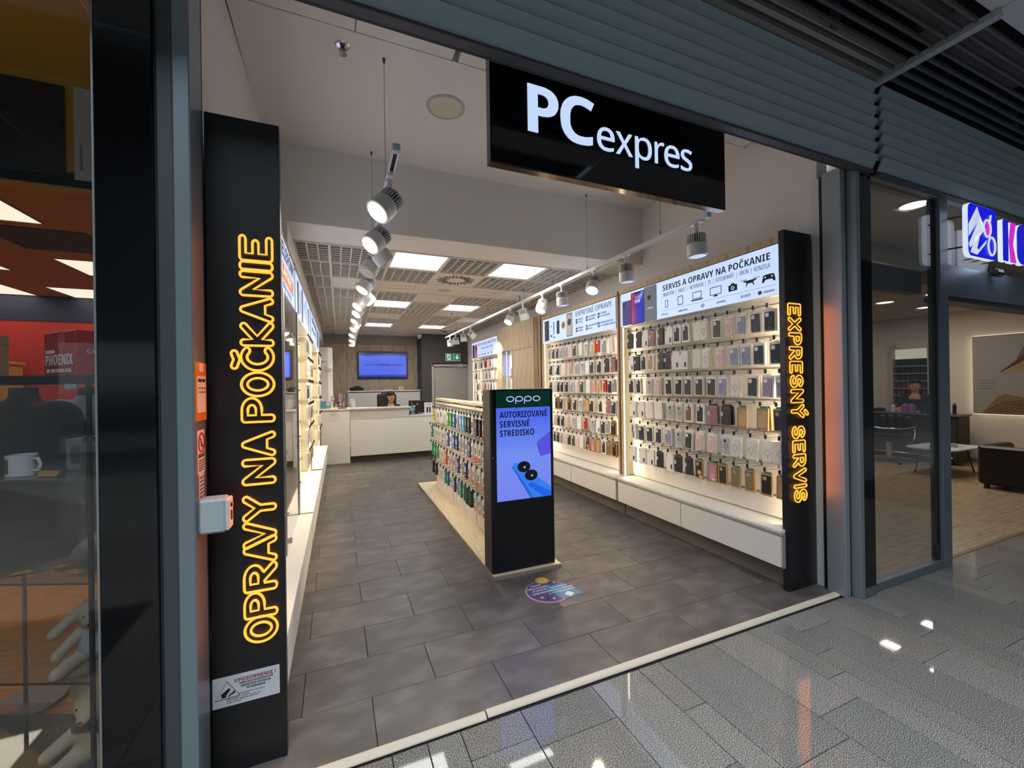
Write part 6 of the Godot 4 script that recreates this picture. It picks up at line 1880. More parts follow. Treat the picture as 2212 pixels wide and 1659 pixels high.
# ---------------------------------------------------------------- photo store on the left
# a spot given by its offset across the view, height and distance along the viewer's line of sight to that corner of the store
func photo_at(across: float, y: float, dist: float) -> Vector3:
	return Vector3(0.9198 * across + 0.3924 * dist, y, 0.3924 * across - 0.9198 * dist)

func photo_store() -> void:
	var turn := -0.4032
	var yellow := mat(col("b89212"), 0.7)
	var orange := mat(col("b8801a"), 0.7)
	var fl := thing("floor", "honey-coloured wood-look floor of the photo store", "floor", Vector3.ZERO, 0.0, "", "structure")
	for k in 24:
		part(fl, "plank", box(Vector3(5.6, 0.012, 0.197), 0.001), store_wood, Vector3(-3.4, -0.006, -1.93 - 0.2 * k))
	part(fl, "screed", box(Vector3(5.6, 0.08, 4.9), 0.0), mat(col("3a2a18"), 0.9), Vector3(-3.4, -0.054, -4.25))
	var wa := thing("wall_left", "photo store walls: red with navy band at the back, yellow bulkhead above", "wall", Vector3.ZERO, 0.0, "", "structure")
	part(wa, "back_wall", box(Vector3(5.6, 2.4, 0.1), 0.0), mat(col("b02412"), 0.7), Vector3(-3.4, 1.2, -6.6))
	part(wa, "navy_band", box(Vector3(5.6, 0.4, 0.12), 0.0), mat(col("161a38"), 0.7), Vector3(-3.4, 2.56, -6.6))
	part(wa, "side_wall", box(Vector3(0.06, 3.3, 4.7), 0.0), orange, Vector3(-0.72, 1.65, -4.3))
	part(wa, "far_side_wall", box(Vector3(0.06, 3.3, 4.9), 0.0), yellow, Vector3(-6.2, 1.65, -4.2))
	part(wa, "bulkhead", box(Vector3(5.6, 0.7, 0.1), 0.0), yellow, Vector3(-3.4, 2.99, -3.05))
	var ce := thing("ceiling", "ochre ceiling of the photo store with flush white light panels", "ceiling", Vector3.ZERO, 0.0, "", "structure")
	part(ce, "front_ceiling", box(Vector3(5.6, 0.08, 1.4), 0.0), yellow, Vector3(-3.4, 3.28, -2.4))
	part(ce, "rear_ceiling", box(Vector3(5.6, 0.08, 3.6), 0.0), orange, Vector3(-3.4, 2.69, -4.8))
	part(ce, "joint", box(Vector3(5.6, 0.002, 0.006), 0.0), mat(col("4a3008"), 0.8), Vector3(-3.4, 2.649, -3.9))
	var sps := [[-2.03, -3.44], [-1.84, -4.95], [-2.95, -4.95], [-3.3, -3.44], [-3.4, -6.25], [-2.5, -6.25]]
	for k in sps.size():
		var li := thing("ceiling_light", "white square ceiling light in the photo store, %s row, %s" % [["front", "middle", "middle", "front", "back", "back"][k], ["right", "right", "left", "left", "left", "right"][k]], "ceiling light", Vector3(sps[k][0], 2.65, sps[k][1]), 0.0, "photo store ceiling lights")
		part(li, "frame", ring_frame(0.6, 0.6, 0.015, 0.01), mat(col("8a7a58"), 0.5))
		part(li, "diffuser", box(Vector3(0.57, 0.006, 0.57), 0.0), glow(col("fff4dc"), 1.1), Vector3(0, 0.002, 0))
		area(li, Vector3(0, -0.01, 0), Vector3.DOWN, Vector2(0.56, 0.56), col("fff2d8"), 0.3, Vector3.BACK)
	for k in 2:
		var gr := thing("air_grille", "dark square air grille in the photo store ceiling, %s" % ["beside the front light", "beside the middle light"][k], "vent", Vector3([-1.87, -1.75][k], 2.648, [-4.12, -5.6][k]), 0.0, "photo store ceiling grilles")
		part(gr, "plate", box(Vector3(0.58, 0.006, 0.56), 0.0), mat(col("2e2014"), 0.8))
		for q in 9:
			part(gr, "slat", box(Vector3(0.56, 0.004, 0.012), 0.0), mat(col("6a5232"), 0.7), Vector3(0, -0.005, -0.24 + 0.06 * q), Basis())
	sprinkler(Vector3(-1.06, 3.24, -2.2), "brass sprinkler head in the photo store's ochre ceiling", 0.0)
	var pc := thing("wall_picture", "large dark photograph of a face on the photo store's yellow bulkhead", "picture", Vector3(-2.2, 2.94, -2.99))
	part(pc, "print", box(Vector3(1.78, 0.48, 0.02), 0.002), mat(col("0d0b0a"), 0.4))
	part(pc, "pale_cheek", prism(disc(0.16, 24, 0, 0, 1.1), 0.002), mat(col("8e9aa0"), 0.5), Vector3(0.38, -0.02, 0.01))
	part(pc, "earring", prism(disc(0.016, 12), 0.003), mat(col("a9a0a4"), 0.4), Vector3(0.6, -0.07, 0.01))
	var hs := st()
	for k in 5:
		add_tube(hs, [Vector3(0.44 + 0.03 * k, 0.2 - 0.02 * k, 0.011), Vector3(0.6 + 0.03 * k, 0.07 - 0.03 * k, 0.011), Vector3(0.78 + 0.02 * k, 0.0 - 0.03 * k, 0.011)], 0.0016, 4)
	part(pc, "hair_strands", hs.commit(), mat(col("4a4644"), 0.5))
	var wp := thing("white_poster", "plain pale poster at the right end of the photo store's bulkhead", "poster", Vector3(-1.11, 2.94, -2.99))
	part(wp, "sheet", box(Vector3(0.32, 0.5, 0.012), 0.002), mat(col("b9bec4"), 0.6))
	part(wp, "edge_print", box(Vector3(0.012, 0.14, 0.001), 0.0), mat(col("8a8f96"), 0.6), Vector3(-0.13, -0.13, 0.007))
	var gl := thing("window_1", "clear shop window of the photo store", "window", Vector3(-3.2, 1.6, -1.8), 0.0, "", "structure")
	part(gl, "pane", box(Vector3(4.97, 3.2, 0.01), 0.0), glass(Color(0.2, 0.24, 0.25), 0.03))
	# glass display cabinet, standing askew behind the window
	var D := 1.45
	var cb := thing("glass_showcase", "dark-framed glass showcase with four shelves behind the photo store window", "display case", photo_at(-1.99, 0, D + 0.21), turn)
	var fm := mat(col("1b1f22"), 0.4, 0.3)
	part(cb, "top_frame", box(Vector3(1.05, 0.026, 0.44), 0.002), fm, Vector3(0, 1.592, 0))
	for y in [1.238, 0.876, 0.528, 0.16]:
		part(cb, "shelf", box(Vector3(1.03, 0.008, 0.4), 0.001), glass(col("5a6e6c"), 0.18), Vector3(0, y, 0))
		part(cb, "shelf_edge", box(Vector3(1.03, 0.007, 0.003), 0.0), mat(col("23302f"), 0.3), Vector3(0, y, 0.202))
	for sx in [-1.0, 1.0]:
		for sz in [-1.0, 1.0]:
			part(cb, "corner_post", box(Vector3(0.012, 1.58, 0.012), 0.001), fm, Vector3(sx * 0.516, 0.79, sz * 0.206))
	part(cb, "front_pane", box(Vector3(1.0, 1.55, 0.005), 0.0), clear, Vector3(0, 0.8, 0.208))
	part(cb, "side_pane", box(Vector3(0.005, 1.55, 0.38), 0.0), clear, Vector3(0.518, 0.8, 0))
	part(cb, "base", box(Vector3(1.05, 0.1, 0.44), 0.003), fm, Vector3(0, 0.05, 0))
	part(cb, "hinge", box(Vector3(0.04, 0.018, 0.014), 0.002), mat(col("9fb0b4"), 0.3, 0.6), Vector3(0.46, 1.565, 0.21))
	# on top of it
	var fb := thing("film_box", "big red film carton lettered PHOENIX on top of the glass showcase", "box", photo_at(-1.68, 1.605, 1.707), turn + 1.15)
	part(fb, "carton", box(Vector3(0.24, 0.172, 0.257), 0.002), mat(col("9c1c1c"), 0.4), Vector3(0, 0.086, 0))
	var fbl := Basis(Vector3.UP, -PI / 2)
	var wh := mat(col("d8cfcc"), 0.5)
	part(fb, "flame_patch", prism(disc(0.03, 20, 0, 0, 1.4), 0.001), mat(col("b5452a"), 0.5), Vector3(-0.1205, 0.132, 0.02), fbl)
	words(fb, "HARMAN", wh, Vector3(-0.1206, 0.09, -0.115), 0.014, 0.075, font_bold, 0, fbl)
	words(fb, "PHOENIX", wh, Vector3(-0.1206, 0.045, -0.115), 0.04, 0.22, font_bold, 0, fbl)
	words(fb, "ISO 200 COLOUR FILM", wh, Vector3(-0.1206, 0.016, -0.11), 0.014, 0.2, font_bold, 0, fbl)
	words(fb, "C41 COLOUR", wh, Vector3(-0.09, 0.086, 0.1291), 0.014, 0.13, font_plain, 0)
	words(fb, "ISO 200", wh, Vector3(-0.0, 0.06, 0.1291), 0.014, 0.0, font_bold, 0)
	words(fb, "36", wh, Vector3(0.02, 0.105, 0.1291), 0.016, 0.0, font_bold, 0)
	var cbx := thing("cream_box", "tall cream box at the left edge on the showcase behind the film carton", "box", photo_at(-2.1, 1.605, 1.64), turn)
	part(cbx, "carton", box(Vector3(0.16, 0.17, 0.08), 0.003), mat(col("b09468"), 0.6), Vector3(0, 0.085, 0))
	part(cbx, "lid_seam", box(Vector3(0.161, 0.003, 0.081), 0.0), mat(col("7d6844"), 0.6), Vector3(0, 0.13, 0))
	# shelves: mug, bottle, box, framed print
	var mg := thing("photo_mug", "white mug printed with a dark photograph on the top shelf", "mug", photo_at(-1.8, 1.243, 1.53), turn)
	part(mg, "cup", lathe([Vector2(0, 0), Vector2(0.039, 0), Vector2(0.041, 0.003), Vector2(0.041, 0.076), Vector2(0.038, 0.077), Vector2(0.037, 0.01), Vector2(0, 0.008)], 28), mat(col("b7bcc2"), 0.3))
	part(mg, "handle", tube([Vector3(0.038, 0.06, 0), Vector3(0.06, 0.062, 0), Vector3(0.07, 0.04, 0), Vector3(0.06, 0.018, 0), Vector3(0.038, 0.018, 0)], 0.0055, 8), mat(col("b7bcc2"), 0.3))
	var ps := st()
	for k in 8:
		var a0 := lerpf(1.6, 2.9, k / 8.0)
		var a1 := lerpf(1.6, 2.9, (k + 1) / 8.0)
		var n := Vector3(cos(a0 + 0.08), 0, sin(a0 + 0.08))
		face(ps, [Vector3(cos(a0) * 0.0416, 0.012, sin(a0) * 0.0416), Vector3(cos(a1) * 0.0416, 0.012, sin(a1) * 0.0416), Vector3(cos(a1) * 0.0416, 0.064, sin(a1) * 0.0416), Vector3(cos(a0) * 0.0416, 0.064, sin(a0) * 0.0416)], n)
	part(mg, "photo_print", ps.commit(), mat(col("2f3842"), 0.4))
	var tg := thing("price_card", "small yellow price card before the mug", "price card", photo_at(-1.67, 1.243, 1.5), turn)
	part(tg, "card", box(Vector3(0.07, 0.022, 0.003), 0.001), mat(col("8a6a2a"), 0.5), Vector3(0, 0.011, 0), Basis(Vector3.RIGHT, -0.6))
	var bo := thing("steel_flask", "dark printed drinking flask on the top shelf beside the mug", "flask", photo_at(-1.62, 1.243, 1.6), turn)
	part(bo, "body", lathe([Vector2(0, 0), Vector2(0.026, 0), Vector2(0.027, 0.09), Vector2(0.02, 0.11), Vector2(0, 0.11)], 20), mat(col("4a4240"), 0.35))
	part(bo, "cap", lathe([Vector2(0.02, 0.11), Vector2(0.021, 0.132), Vector2(0, 0.134)], 18), mat(col("16171a"), 0.4))
	var bx := thing("mug_carton", "grey printed carton behind the mug on the top shelf", "box", photo_at(-1.68, 1.243, 1.66), turn)
	part(bx, "carton", box(Vector3(0.1, 0.12, 0.09), 0.002), mat(col("5a646c"), 0.5), Vector3(0, 0.06, 0))
	part(bx, "window", plate(0.06, 0.07, 0.004, 0.001), mat(col("2a3036"), 0.3), Vector3(0, 0.06, 0.045))
	var fr := thing("framed_print", "small white-framed print at the right end of the top shelf", "picture frame", photo_at(-1.5, 1.243, 1.56), turn - 0.25)
	part(fr, "frame", box(Vector3(0.06, 0.085, 0.012), 0.002), mat(col("b6bcc2"), 0.4), Vector3(0, 0.043, 0))
	part(fr, "print", plate(0.042, 0.062, 0.002, 0.001), mat(col("23262c"), 0.5), Vector3(0, 0.044, 0.006))
	var cu := thing("photo_cushion", "oval photo cushion showing a sleeping baby on the second shelf", "cushion", photo_at(-1.6, 0.95, 1.62), turn)
	part(cu, "cushion", nets([[Vector3(-0.05, -0.03, 0), Vector3(0.06, 0.05, 0.0), 0.05, 0.055]], 0.009, 0.02), mat(col("6d655e"), 0.7))
	part(cu, "printed_face", nets([[Vector3(0.0, 0.015, 0.038), Vector3(0.03, 0.035, 0.036), 0.03, 0.026]], 0.007, 0.02), mat(col("8d7568"), 0.6))
	for k in 3:
		var pr := thing("loose_photos", "fan of loose photographs with an orange tag lying on the second shelf, %s" % ["left", "middle", "right"][k], "photograph", photo_at(-1.84 + 0.12 * k, 0.882 + 0.004 * k, 1.56 + 0.05 * (k % 2)), turn + 0.5 - 0.4 * k)
		part(pr, "sheet", box(Vector3(0.16, 0.003, 0.11), 0.0008), mat([col("3d3a36"), col("4e5254"), col("37322e")][k], 0.3), Vector3(0, 0.002, 0))
		part(pr, "tag", box(Vector3(0.06, 0.003, 0.03), 0.0008), mat(col("9a7426"), 0.5), Vector3(0.02, 0.005, 0.04))
	plush("plush_rabbit", "pale grey plush rabbit lying on the third shelf", photo_at(-1.6, 0.6, 1.6), turn + 0.5, col("8f8878"), 0.95, true)
	plush("plush_bear", "pale plush bear with a brown scarf on the lowest shelf", photo_at(-1.6, 0.24, 1.6), turn + 0.3, col("a2977f"), 1.2, false)
	# shirts on stands
	shirt("black t-shirt on a torso stand behind the showcase", photo_at(-2.42, 0.0, 2.06), turn + 0.15, col("101114"), 1.52)
	shirt("white t-shirt on a torso stand behind the black one", photo_at(-2.42, 0.0, 2.38), turn, col("8d96a0"), 1.52)
	# shelving far behind
	var sh := thing("yellow_shelf", "yellow shelf unit with dark boxes along the photo store's red back wall", "shelf", Vector3(-4.6, 0, -6.3))
	part(sh, "top_board", box(Vector3(2.8, 0.03, 0.4), 0.002), mat(col("c8a02c"), 0.5), Vector3(0, 1.86, 0))
	for k in 5:
		part(sh, "upright", box(Vector3(0.06, 1.86, 0.38), 0.002), mat(col("c8a02c"), 0.5), Vector3(-1.35 + 0.675 * k, 0.93, 0))
	for k in 3:
		part(sh, "shelf_board", box(Vector3(2.7, 0.025, 0.38), 0.002), mat(col("a8842a"), 0.5), Vector3(0, 0.3 + 0.5 * k, 0))
	for k in 8:
		var o := thing("stock_box", "dark stock box, %s from the left on the yellow shelf" % ordinal(k + 1), "box", Vector3(-5.8 + 0.33 * k, 1.315 if k % 2 else 1.875, -6.25), 0.0, "stock boxes on the yellow shelf")
		part(o, "carton", box(Vector3(0.26, 0.2 + 0.05 * (k % 3), 0.24), 0.003), mat([col("2a2724"), col("574a3a"), col("3b4044")][k % 3], 0.6), Vector3(0, 0.11 + 0.025 * (k % 3), 0))
		part(o, "label", plate(0.1, 0.06, 0.002, 0.001), mat(col("a8a49c"), 0.5), Vector3(0, 0.11, 0.12))

func plush(called: String, label: String, pos: Vector3, turn: float, c: Color, k: float, rabbit: bool) -> void:
	var p := thing(called, label, "soft toy", pos, turn)
	var b := [[Vector3(0, -0.02, 0), Vector3(0, 0.05, 0.0), 0.055 * k, 0.045 * k], [Vector3(0.0, 0.11 * k, 0.02), Vector3(0, 0.115 * k, 0.025), 0.05 * k, 0.046 * k], [Vector3(0, 0.1 * k, 0.06 * k), Vector3(0, 0.095 * k, 0.075 * k), 0.022 * k, 0.016 * k]]
	for s in [-1.0, 1.0]:
		b.append([Vector3(0.045 * s, 0.045, 0.02), Vector3(0.1 * s * k, -0.01, 0.06), 0.022 * k, 0.02 * k])
		b.append([Vector3(0.035 * s, -0.04, 0.02), Vector3(0.075 * s, -0.05, 0.11 * k), 0.026 * k, 0.026 * k])
		if rabbit:
			b.append([Vector3(0.03 * s, 0.15 * k, 0.0), Vector3(0.11 * s, 0.06, 0.03), 0.018, 0.02])
		else:
			b.append([Vector3(0.045 * s * k, 0.15 * k, 0.01), Vector3(0.047 * s * k, 0.156 * k, 0.008), 0.02 * k, 0.02 * k])
	part(p, "body", nets(b, 0.008, 0.018), mat(c, 0.95))
	for s in [-1.0, 1.0]:
		part(p, "eye", lathe([Vector2(0, -0.005), Vector2(0.005, 0), Vector2(0, 0.005)], 8), mat(col("141414"), 0.2), Vector3(0.02 * s * k, 0.125 * k, 0.066 * k))
	part(p, "nose", lathe([Vector2(0, -0.005), Vector2(0.008, 0), Vector2(0, 0.005)], 8), mat(col("2a1f1c"), 0.4), Vector3(0, 0.1 * k, 0.092 * k))
	if rabbit:
		part(p, "striped_jumper", nets([[Vector3(0, -0.01, 0.002), Vector3(0, 0.045, 0.002), 0.06 * k, 0.05 * k]], 0.008, 0.01), mat(col("8a94a2"), 0.9))
	else:
		part(p, "scarf", nets([[Vector3(-0.04, 0.065, 0.04), Vector3(0.05, 0.06, 0.045), 0.022, 0.022], [Vector3(0.05, 0.06, 0.045), Vector3(0.075, -0.06, 0.075), 0.026, 0.03]], 0.008, 0.015), mat(col("4a3328"), 0.9))

func shirt(label: String, pos: Vector3, turn: float, c: Color, top: float) -> void:
	var p := thing("torso_stand", label, "t-shirt", pos, turn)
	var y := top
	var b := [[Vector3(-0.15, y - 0.09, 0), Vector3(0.15, y - 0.09, 0), 0.07, 0.07], [Vector3(-0.09, y - 0.2, 0.01), Vector3(-0.09, y - 0.72, 0), 0.11, 0.12], [Vector3(0.09, y - 0.2, 0.01), Vector3(0.09, y - 0.72, 0), 0.11, 0.12], [Vector3(0, y - 0.2, 0.03), Vector3(0, y - 0.74, 0.02), 0.12, 0.125], [Vector3(0, y - 0.06, -0.01), Vector3(0, y - 0.03, -0.01), 0.07, 0.062]]
	for s in [-1.0, 1.0]:
		b.append([Vector3(0.17 * s, y - 0.1, 0), Vector3(0.25 * s, y - 0.28, 0.02), 0.075, 0.075])
	part(p, "t_shirt", nets(b, 0.018, 0.03), mat(c, 0.9))
	part(p, "neck", cyl(0.05, 0.08, 16), mat(col("2a2a2c"), 0.6), Vector3(0, y - 0.03, -0.01))
	part(p, "pole", cyl(0.008, y - 0.7, 10), steel)
	part(p, "base", cyl(0.15, 0.02, 24), steel)

# ---------------------------------------------------------------- hair salon on the right
func salon() -> void:
	var fl := thing("floor", "pale brown wood-look laminate floor of the salon", "floor", Vector3.ZERO, 0.0, "", "structure")
	for k in 37:
		part(fl, "plank", box(Vector3(8.0, 0.012, 0.158), 0.0006), laminate, Vector3(7.55, -0.006, -1.94 - 0.16 * k))
	part(fl, "screed", box(Vector3(8.0, 0.08, 6.1), 0.0), mat(col("3a332a"), 0.9), Vector3(7.55, -0.054, -4.85))
	var wa := thing("wall_right", "pale grey-beige salon walls", "wall", Vector3.ZERO, 0.0, "", "structure")
	var wm := mat(col("c9c1b6"), 0.8)
	part(wa, "side_wall", box(Vector3(0.12, 3.3, 6.2), 0.0), wm, Vector3(10.92, 1.65, -4.8))
	part(wa, "back_wall", box(Vector3(7.4, 3.3, 0.12), 0.0), wm, Vector3(7.3, 1.65, -7.8))
	part(wa, "front_wall", box(Vector3(3.2, 3.3, 0.12), 0.0), wm, Vector3(9.5, 1.65, -1.86))
	part(wa, "party_wall", box(Vector3(0.06, 3.3, 6.0), 0.0), wm, Vector3(3.66, 1.65, -4.95), Basis(Vector3.UP, -TH))
	part(wa, "baseboard", box(Vector3(0.02, 0.07, 5.8), 0.003), mat(col("8f8478"), 0.5), Vector3(10.85, 0.035, -4.8))
	var ce := thing("ceiling", "pale salon ceiling, higher by the window, with a dark step", "ceiling", Vector3.ZERO, 0.0, "", "structure")
	part(ce, "front_ceiling", box(Vector3(7.4, 0.1, 1.3), 0.0), mat(col("b9b0a6"), 0.8), Vector3(7.3, 3.25, -2.4))
	part(ce, "rear_ceiling", box(Vector3(7.4, 0.1, 5.0), 0.0), mat(col("b9b0a6"), 0.8), Vector3(7.3, 2.85, -5.4))
	part(ce, "step", box(Vector3(7.4, 0.42, 0.06), 0.0), mat(col("93897d"), 0.8), Vector3(7.3, 3.0, -2.93))
	var ds := [[5.08, 3.2, -2.13], [8.26, 2.8, -3.86], [9.57, 2.8, -3.88], [8.74, 2.8, -4.6], [8.17, 2.8, -3.2], [6.6, 2.8, -3.6], [6.6, 2.8, -5.4], [9.4, 2.8, -5.6]]
	for k in ds.size():
		var d := thing("downlight", "round white disc ceiling lamp in the salon, %s" % ["alone near the window, largest in view", "left of the far pair", "right of the far pair", "behind the far pair", "over the sofa", "middle of the room", "back left", "back right"][k], "ceiling lamp", Vector3(ds[k][0], ds[k][1], ds[k][2]), 0.0, "salon disc lamps")
		part(d, "rim", lathe([Vector2(0.11, -0.012), Vector2(0.125, -0.014), Vector2(0.13, 0.0)], 28), mat(col("d0ccc4"), 0.4))
		part(d, "disc", lathe([Vector2(0, -0.01), Vector2(0.112, -0.01), Vector2(0.112, 0.0)], 28), glow(col("fffaf0"), 3.0))
		area(d, Vector3(0, -0.02, 0), Vector3.DOWN, Vector2(0.2, 0.2), col("fff2e2"), 0.85, Vector3.BACK)
	# shop front: frame, glass, header
	var fr := thing("window_2", "grey metal framed full-height salon window beside the black glass post", "window", Vector3(0, 0, -1.79), 0.0, "", "structure")
	var gm := mat(col("6f7881"), 0.38, 0.4)
	part(fr, "frame_foot", box(Vector3(1.1, 0.066, 0.07), 0.004), gm, Vector3(4.13, 0.033, 0))
	part(fr, "frame_head", box(Vector3(7.2, 0.08, 0.07), 0.004), gm, Vector3(7.1, 3.06, 0))
	part(fr, "frame_post", box(Vector3(0.13, 3.05, 0.08), 0.004), gm, Vector3(4.61, 1.525, 0))
	part(fr, "inner_bead", box(Vector3(0.02, 2.95, 0.05), 0.002), mat(col("15171a"), 0.4), Vector3(4.538, 1.53, -0.01))
	part(fr, "header", box(Vector3(6.2, 0.26, 0.12), 0.004), gm, Vector3(7.75, 2.36, -0.02))
	part(fr, "header_track", box(Vector3(6.2, 0.05, 0.14), 0.004), mat(col("1d1f22"), 0.4), Vector3(7.75, 2.215, -0.04))
	part(fr, "inner_header", box(Vector3(0.98, 0.2, 0.08), 0.004), mat(col("6a6f75"), 0.5), Vector3(4.06, 2.36, -0.12))
	part(fr, "pane", box(Vector3(0.96, 2.98, 0.01), 0.0), glass(Color(0.16, 0.18, 0.16), 0.22), Vector3(4.055, 1.54, 0.005))
	part(fr, "transom_pane", box(Vector3(6.1, 0.55, 0.01), 0.0), glass(Color(0.16, 0.18, 0.18), 0.12), Vector3(7.75, 2.765, 0.005))
	part(fr, "corner_clamp", box(Vector3(0.05, 0.11, 0.02), 0.003), mat(col("3d434a"), 0.3, 0.6), Vector3(4.5, 0.14, 0.01))
	part(fr, "floor_trim", box(Vector3(6.0, 0.006, 0.03), 0.001), mat(col("8a6a4c"), 0.5), Vector3(7.7, 0.002, -0.05))
	var se := thing("door_sensor", "black door sensor fixed below the salon sign", "sensor", Vector3(5.42, 2.475, -1.71))
	part(se, "body", box(Vector3(0.14, 0.07, 0.05), 0.015), mat(col("141416"), 0.35))
	part(se, "lens", box(Vector3(0.1, 0.03, 0.01), 0.004), mat(col("050507"), 0.1), Vector3(0, -0.015, 0.026))
	# sign: blue tile with comb and scissors, then letters, on rods
	var sg := thing("salon_sign", "lit blue square sign with white comb and scissors on black rods", "sign", Vector3(4.93, 2.745, -1.652))
	part(sg, "body", plate(0.485, 0.43, 0.05, 0.03), glow(col("d8e6fb"), 0.95), Vector3(0, 0, -0.016))
	part(sg, "blue_face", plate(0.478, 0.423, 0.05, 0.003), glow(col("0b0fe0"), 0.85), Vector3(0.003, 0, 0.0145))
	var wg := glow(col("d8e2f4"), 0.85)
	var z := Vector3(0, 0, 0.0178)
	var s := st()
	add_prism(s, pv([-0.235, -0.12, -0.215, -0.15, 0.03, 0.02, 0.0, 0.08, -0.05, 0.11]), 0.002)
	for k in 13:
		var t := k / 12.0
		var a := Vector2(-0.236, -0.06).lerp(Vector2(-0.045, 0.105), t)
		var b := a + Vector2(-0.0, 0.1).lerp(Vector2(-0.055, 0.085), t)
		add_prism(s, PackedVector2Array([a, a + Vector2(0.008, 0.005), b + Vector2(0.008, 0.005), b]), 0.002)
	add_prism(s, pv([-0.06, 0.11, -0.045, 0.13, 0.01, 0.06, 0.0, 0.03]), 0.002)
	part(sg, "comb", s.commit(), wg, z)
	s = st()
	add_prism(s, pv([-0.21, -0.185, -0.12, -0.05, -0.03, 0.0, -0.055, -0.04, -0.1, -0.14, -0.075, -0.155, 0.06, -0.06, 0.05, -0.09, -0.1, -0.195]), 0.002)
	for q in [[0.075, 0.04, 0.058, 0.07], [0.15, -0.1, 0.06, 0.075]]:
		var pts := []
		for k in 28:
			pts.append(Vector3(q[0] + cos(TAU * k / 28) * q[2], q[1] + sin(TAU * k / 28) * q[3], 0.0015))
		add_tube(s, pts, 0.0085, 6, true)
	add_tube(s, [Vector3(0.12, 0.1, 0.0015), Vector3(0.135, 0.155, 0.0015)], 0.009, 6)
	part(sg, "scissors", s.commit(), wg, z)
	part(sg, "pink_drop", prism(pv([0.06, 0.095, 0.09, 0.09, 0.112, 0.05, 0.108, 0.0, 0.08, -0.015, 0.045, 0.0, 0.04, 0.03, 0.07, 0.05]), 0.003), glow(col("e02ad0"), 0.85), z)
	for y in [-0.13, 0.12]:
		part(sg, "rod", tube([Vector3(-0.2, y, -0.01), Vector3(-0.24, y, -0.12)], 0.007, 6), mat(col("17181b"), 0.4))
	area(sg, Vector3(0, 0, 0.03), Vector3.BACK, Vector2(0.44, 0.4), col("4a5cff"), 0.1)
	var lets := thing("sign_letters", "lit blue and pink standing letters running on from the blue salon sign", "sign", Vector3(5.35, 2.73, -1.652))
	var blue := glow(col("1216c8"), 0.8)
	var body := glow(col("d8e6fb"), 0.95)
	var ol := PackedVector2Array([Vector2(0.09, -0.18), Vector2(0.2, -0.18), Vector2(0.14, -0.02), Vector2(0.2, 0.17), Vector2(0.1, 0.17), Vector2(0.06, 0.0)])
	part(lets, "letter_i", plate(0.1, 0.36, 0.016, 0.03), body, Vector3(0, 0, -0.016))
	part(lets, "letter_i_face", plate(0.098, 0.356, 0.016, 0.003), blue, Vector3(0, 0, 0.0145))
	part(lets, "letter_k", prism(ol, 0.03), body, Vector3(0, 0, -0.016))
	part(lets, "letter_k_face", prism(ol, 0.003), glow(col("e02ad0"), 0.8), Vector3(0, 0, 0.0145))
	part(lets, "letter_o", plate(0.24, 0.36, 0.1, 0.03), body, Vector3(0.34, 0, -0.016))
	part(lets, "letter_o_face", plate(0.236, 0.356, 0.1, 0.003), blue, Vector3(0.34, 0, 0.0145))
	for x in [0.0, 0.14, 0.34]:
		part(lets, "rod", tube([Vector3(x, -0.1, -0.016), Vector3(x, -0.1, -0.11)], 0.006, 6), mat(col("17181b"), 0.4))
	area(lets, Vector3(0.1, -0.2, 0.0), Vector3(0, -1, -0.2), Vector2(0.6, 0.05), col("cfe0ff"), 0.06, Vector3.BACK)
	# backlit picture on the side wall
	var pc := thing("backlit_picture", "large backlit grey photograph of blonde hair on the salon wall", "picture", Vector3(10.8, 1.595, -2.83), -PI / 2)
	part(pc, "print", box(Vector3(1.8, 1.41, 0.03), 0.002), mat(col("8f8b86"), 0.5))
	part(pc, "light_rim", ring_band(1.81, 1.42, 0.012), glow(col("fff0c8"), 2.2), Vector3(0, 0, -0.03))
	area(pc, Vector3(-0.9, 0, -0.02), Vector3(-1, 0, -0.25), Vector2(0.02, 1.4), col("fff0c8"), 0.05)
	area(pc, Vector3(0, -0.71, -0.02), Vector3(0, -1, -0.25), Vector2(1.7, 0.02), col("fff0c8"), 0.05, Vector3.BACK)
	var hair := [[-0.14, 0.0, 0.1, 0.66, 0.18, 0.72, 0.3, 0.5, 0.2, 0.2], [-0.85, -0.68, -0.55, -0.4, -0.1, -0.5, 0.1, -0.68]]
	part(pc, "hair_lock", prism(pv([-0.2, 0.02, -0.06, 0.06, 0.12, 0.3, 0.2, 0.66, 0.6, 0.69, 0.5, 0.2, 0.3, 0.0, 0.1, 0.06]), 0.002), mat(col("9a7a52"), 0.6), Vector3(-0.38, 0, 0.015))
	part(pc, "hair_lock", prism(pv([-0.78, -0.69, -0.6, -0.4, -0.5, -0.34, -0.2, -0.42, 0.1, -0.69]), 0.002), mat(col("7a6244"), 0.6), Vector3(0, 0, 0.015))
	part(pc, "pale_skin", prism(pv([-0.06, 0.0, 0.2, 0.2, 0.85, 0.3, 0.85, -0.3, 0.1, -0.3]), 0.002), mat(col("b39a88"), 0.6), Vector3(0, 0, 0.0155))
	var st2 := st()
	for k in 9:
		add_tube(st2, [Vector3(-0.56 + 0.03 * k, 0.04 + 0.02 * k, 0.0175), Vector3(-0.36 + 0.03 * k, 0.25 + 0.03 * k, 0.0175), Vector3(-0.22 + 0.035 * k, 0.62, 0.0175)], 0.005, 4)
	part(pc, "hair_strands", st2.commit(), mat(col("5f4a30"), 0.6))
	st2 = st()
	for k in 8:
		add_tube(st2, [Vector3(-0.74 + 0.06 * k, -0.66, 0.0175), Vector3(-0.56 + 0.05 * k, -0.5 - 0.01 * k, 0.0175), Vector3(-0.3 + 0.04 * k, -0.45 - 0.03 * k, 0.0175)], 0.005, 4)
	part(pc, "hair_strands", st2.commit(), mat(col("5f4a30"), 0.6))
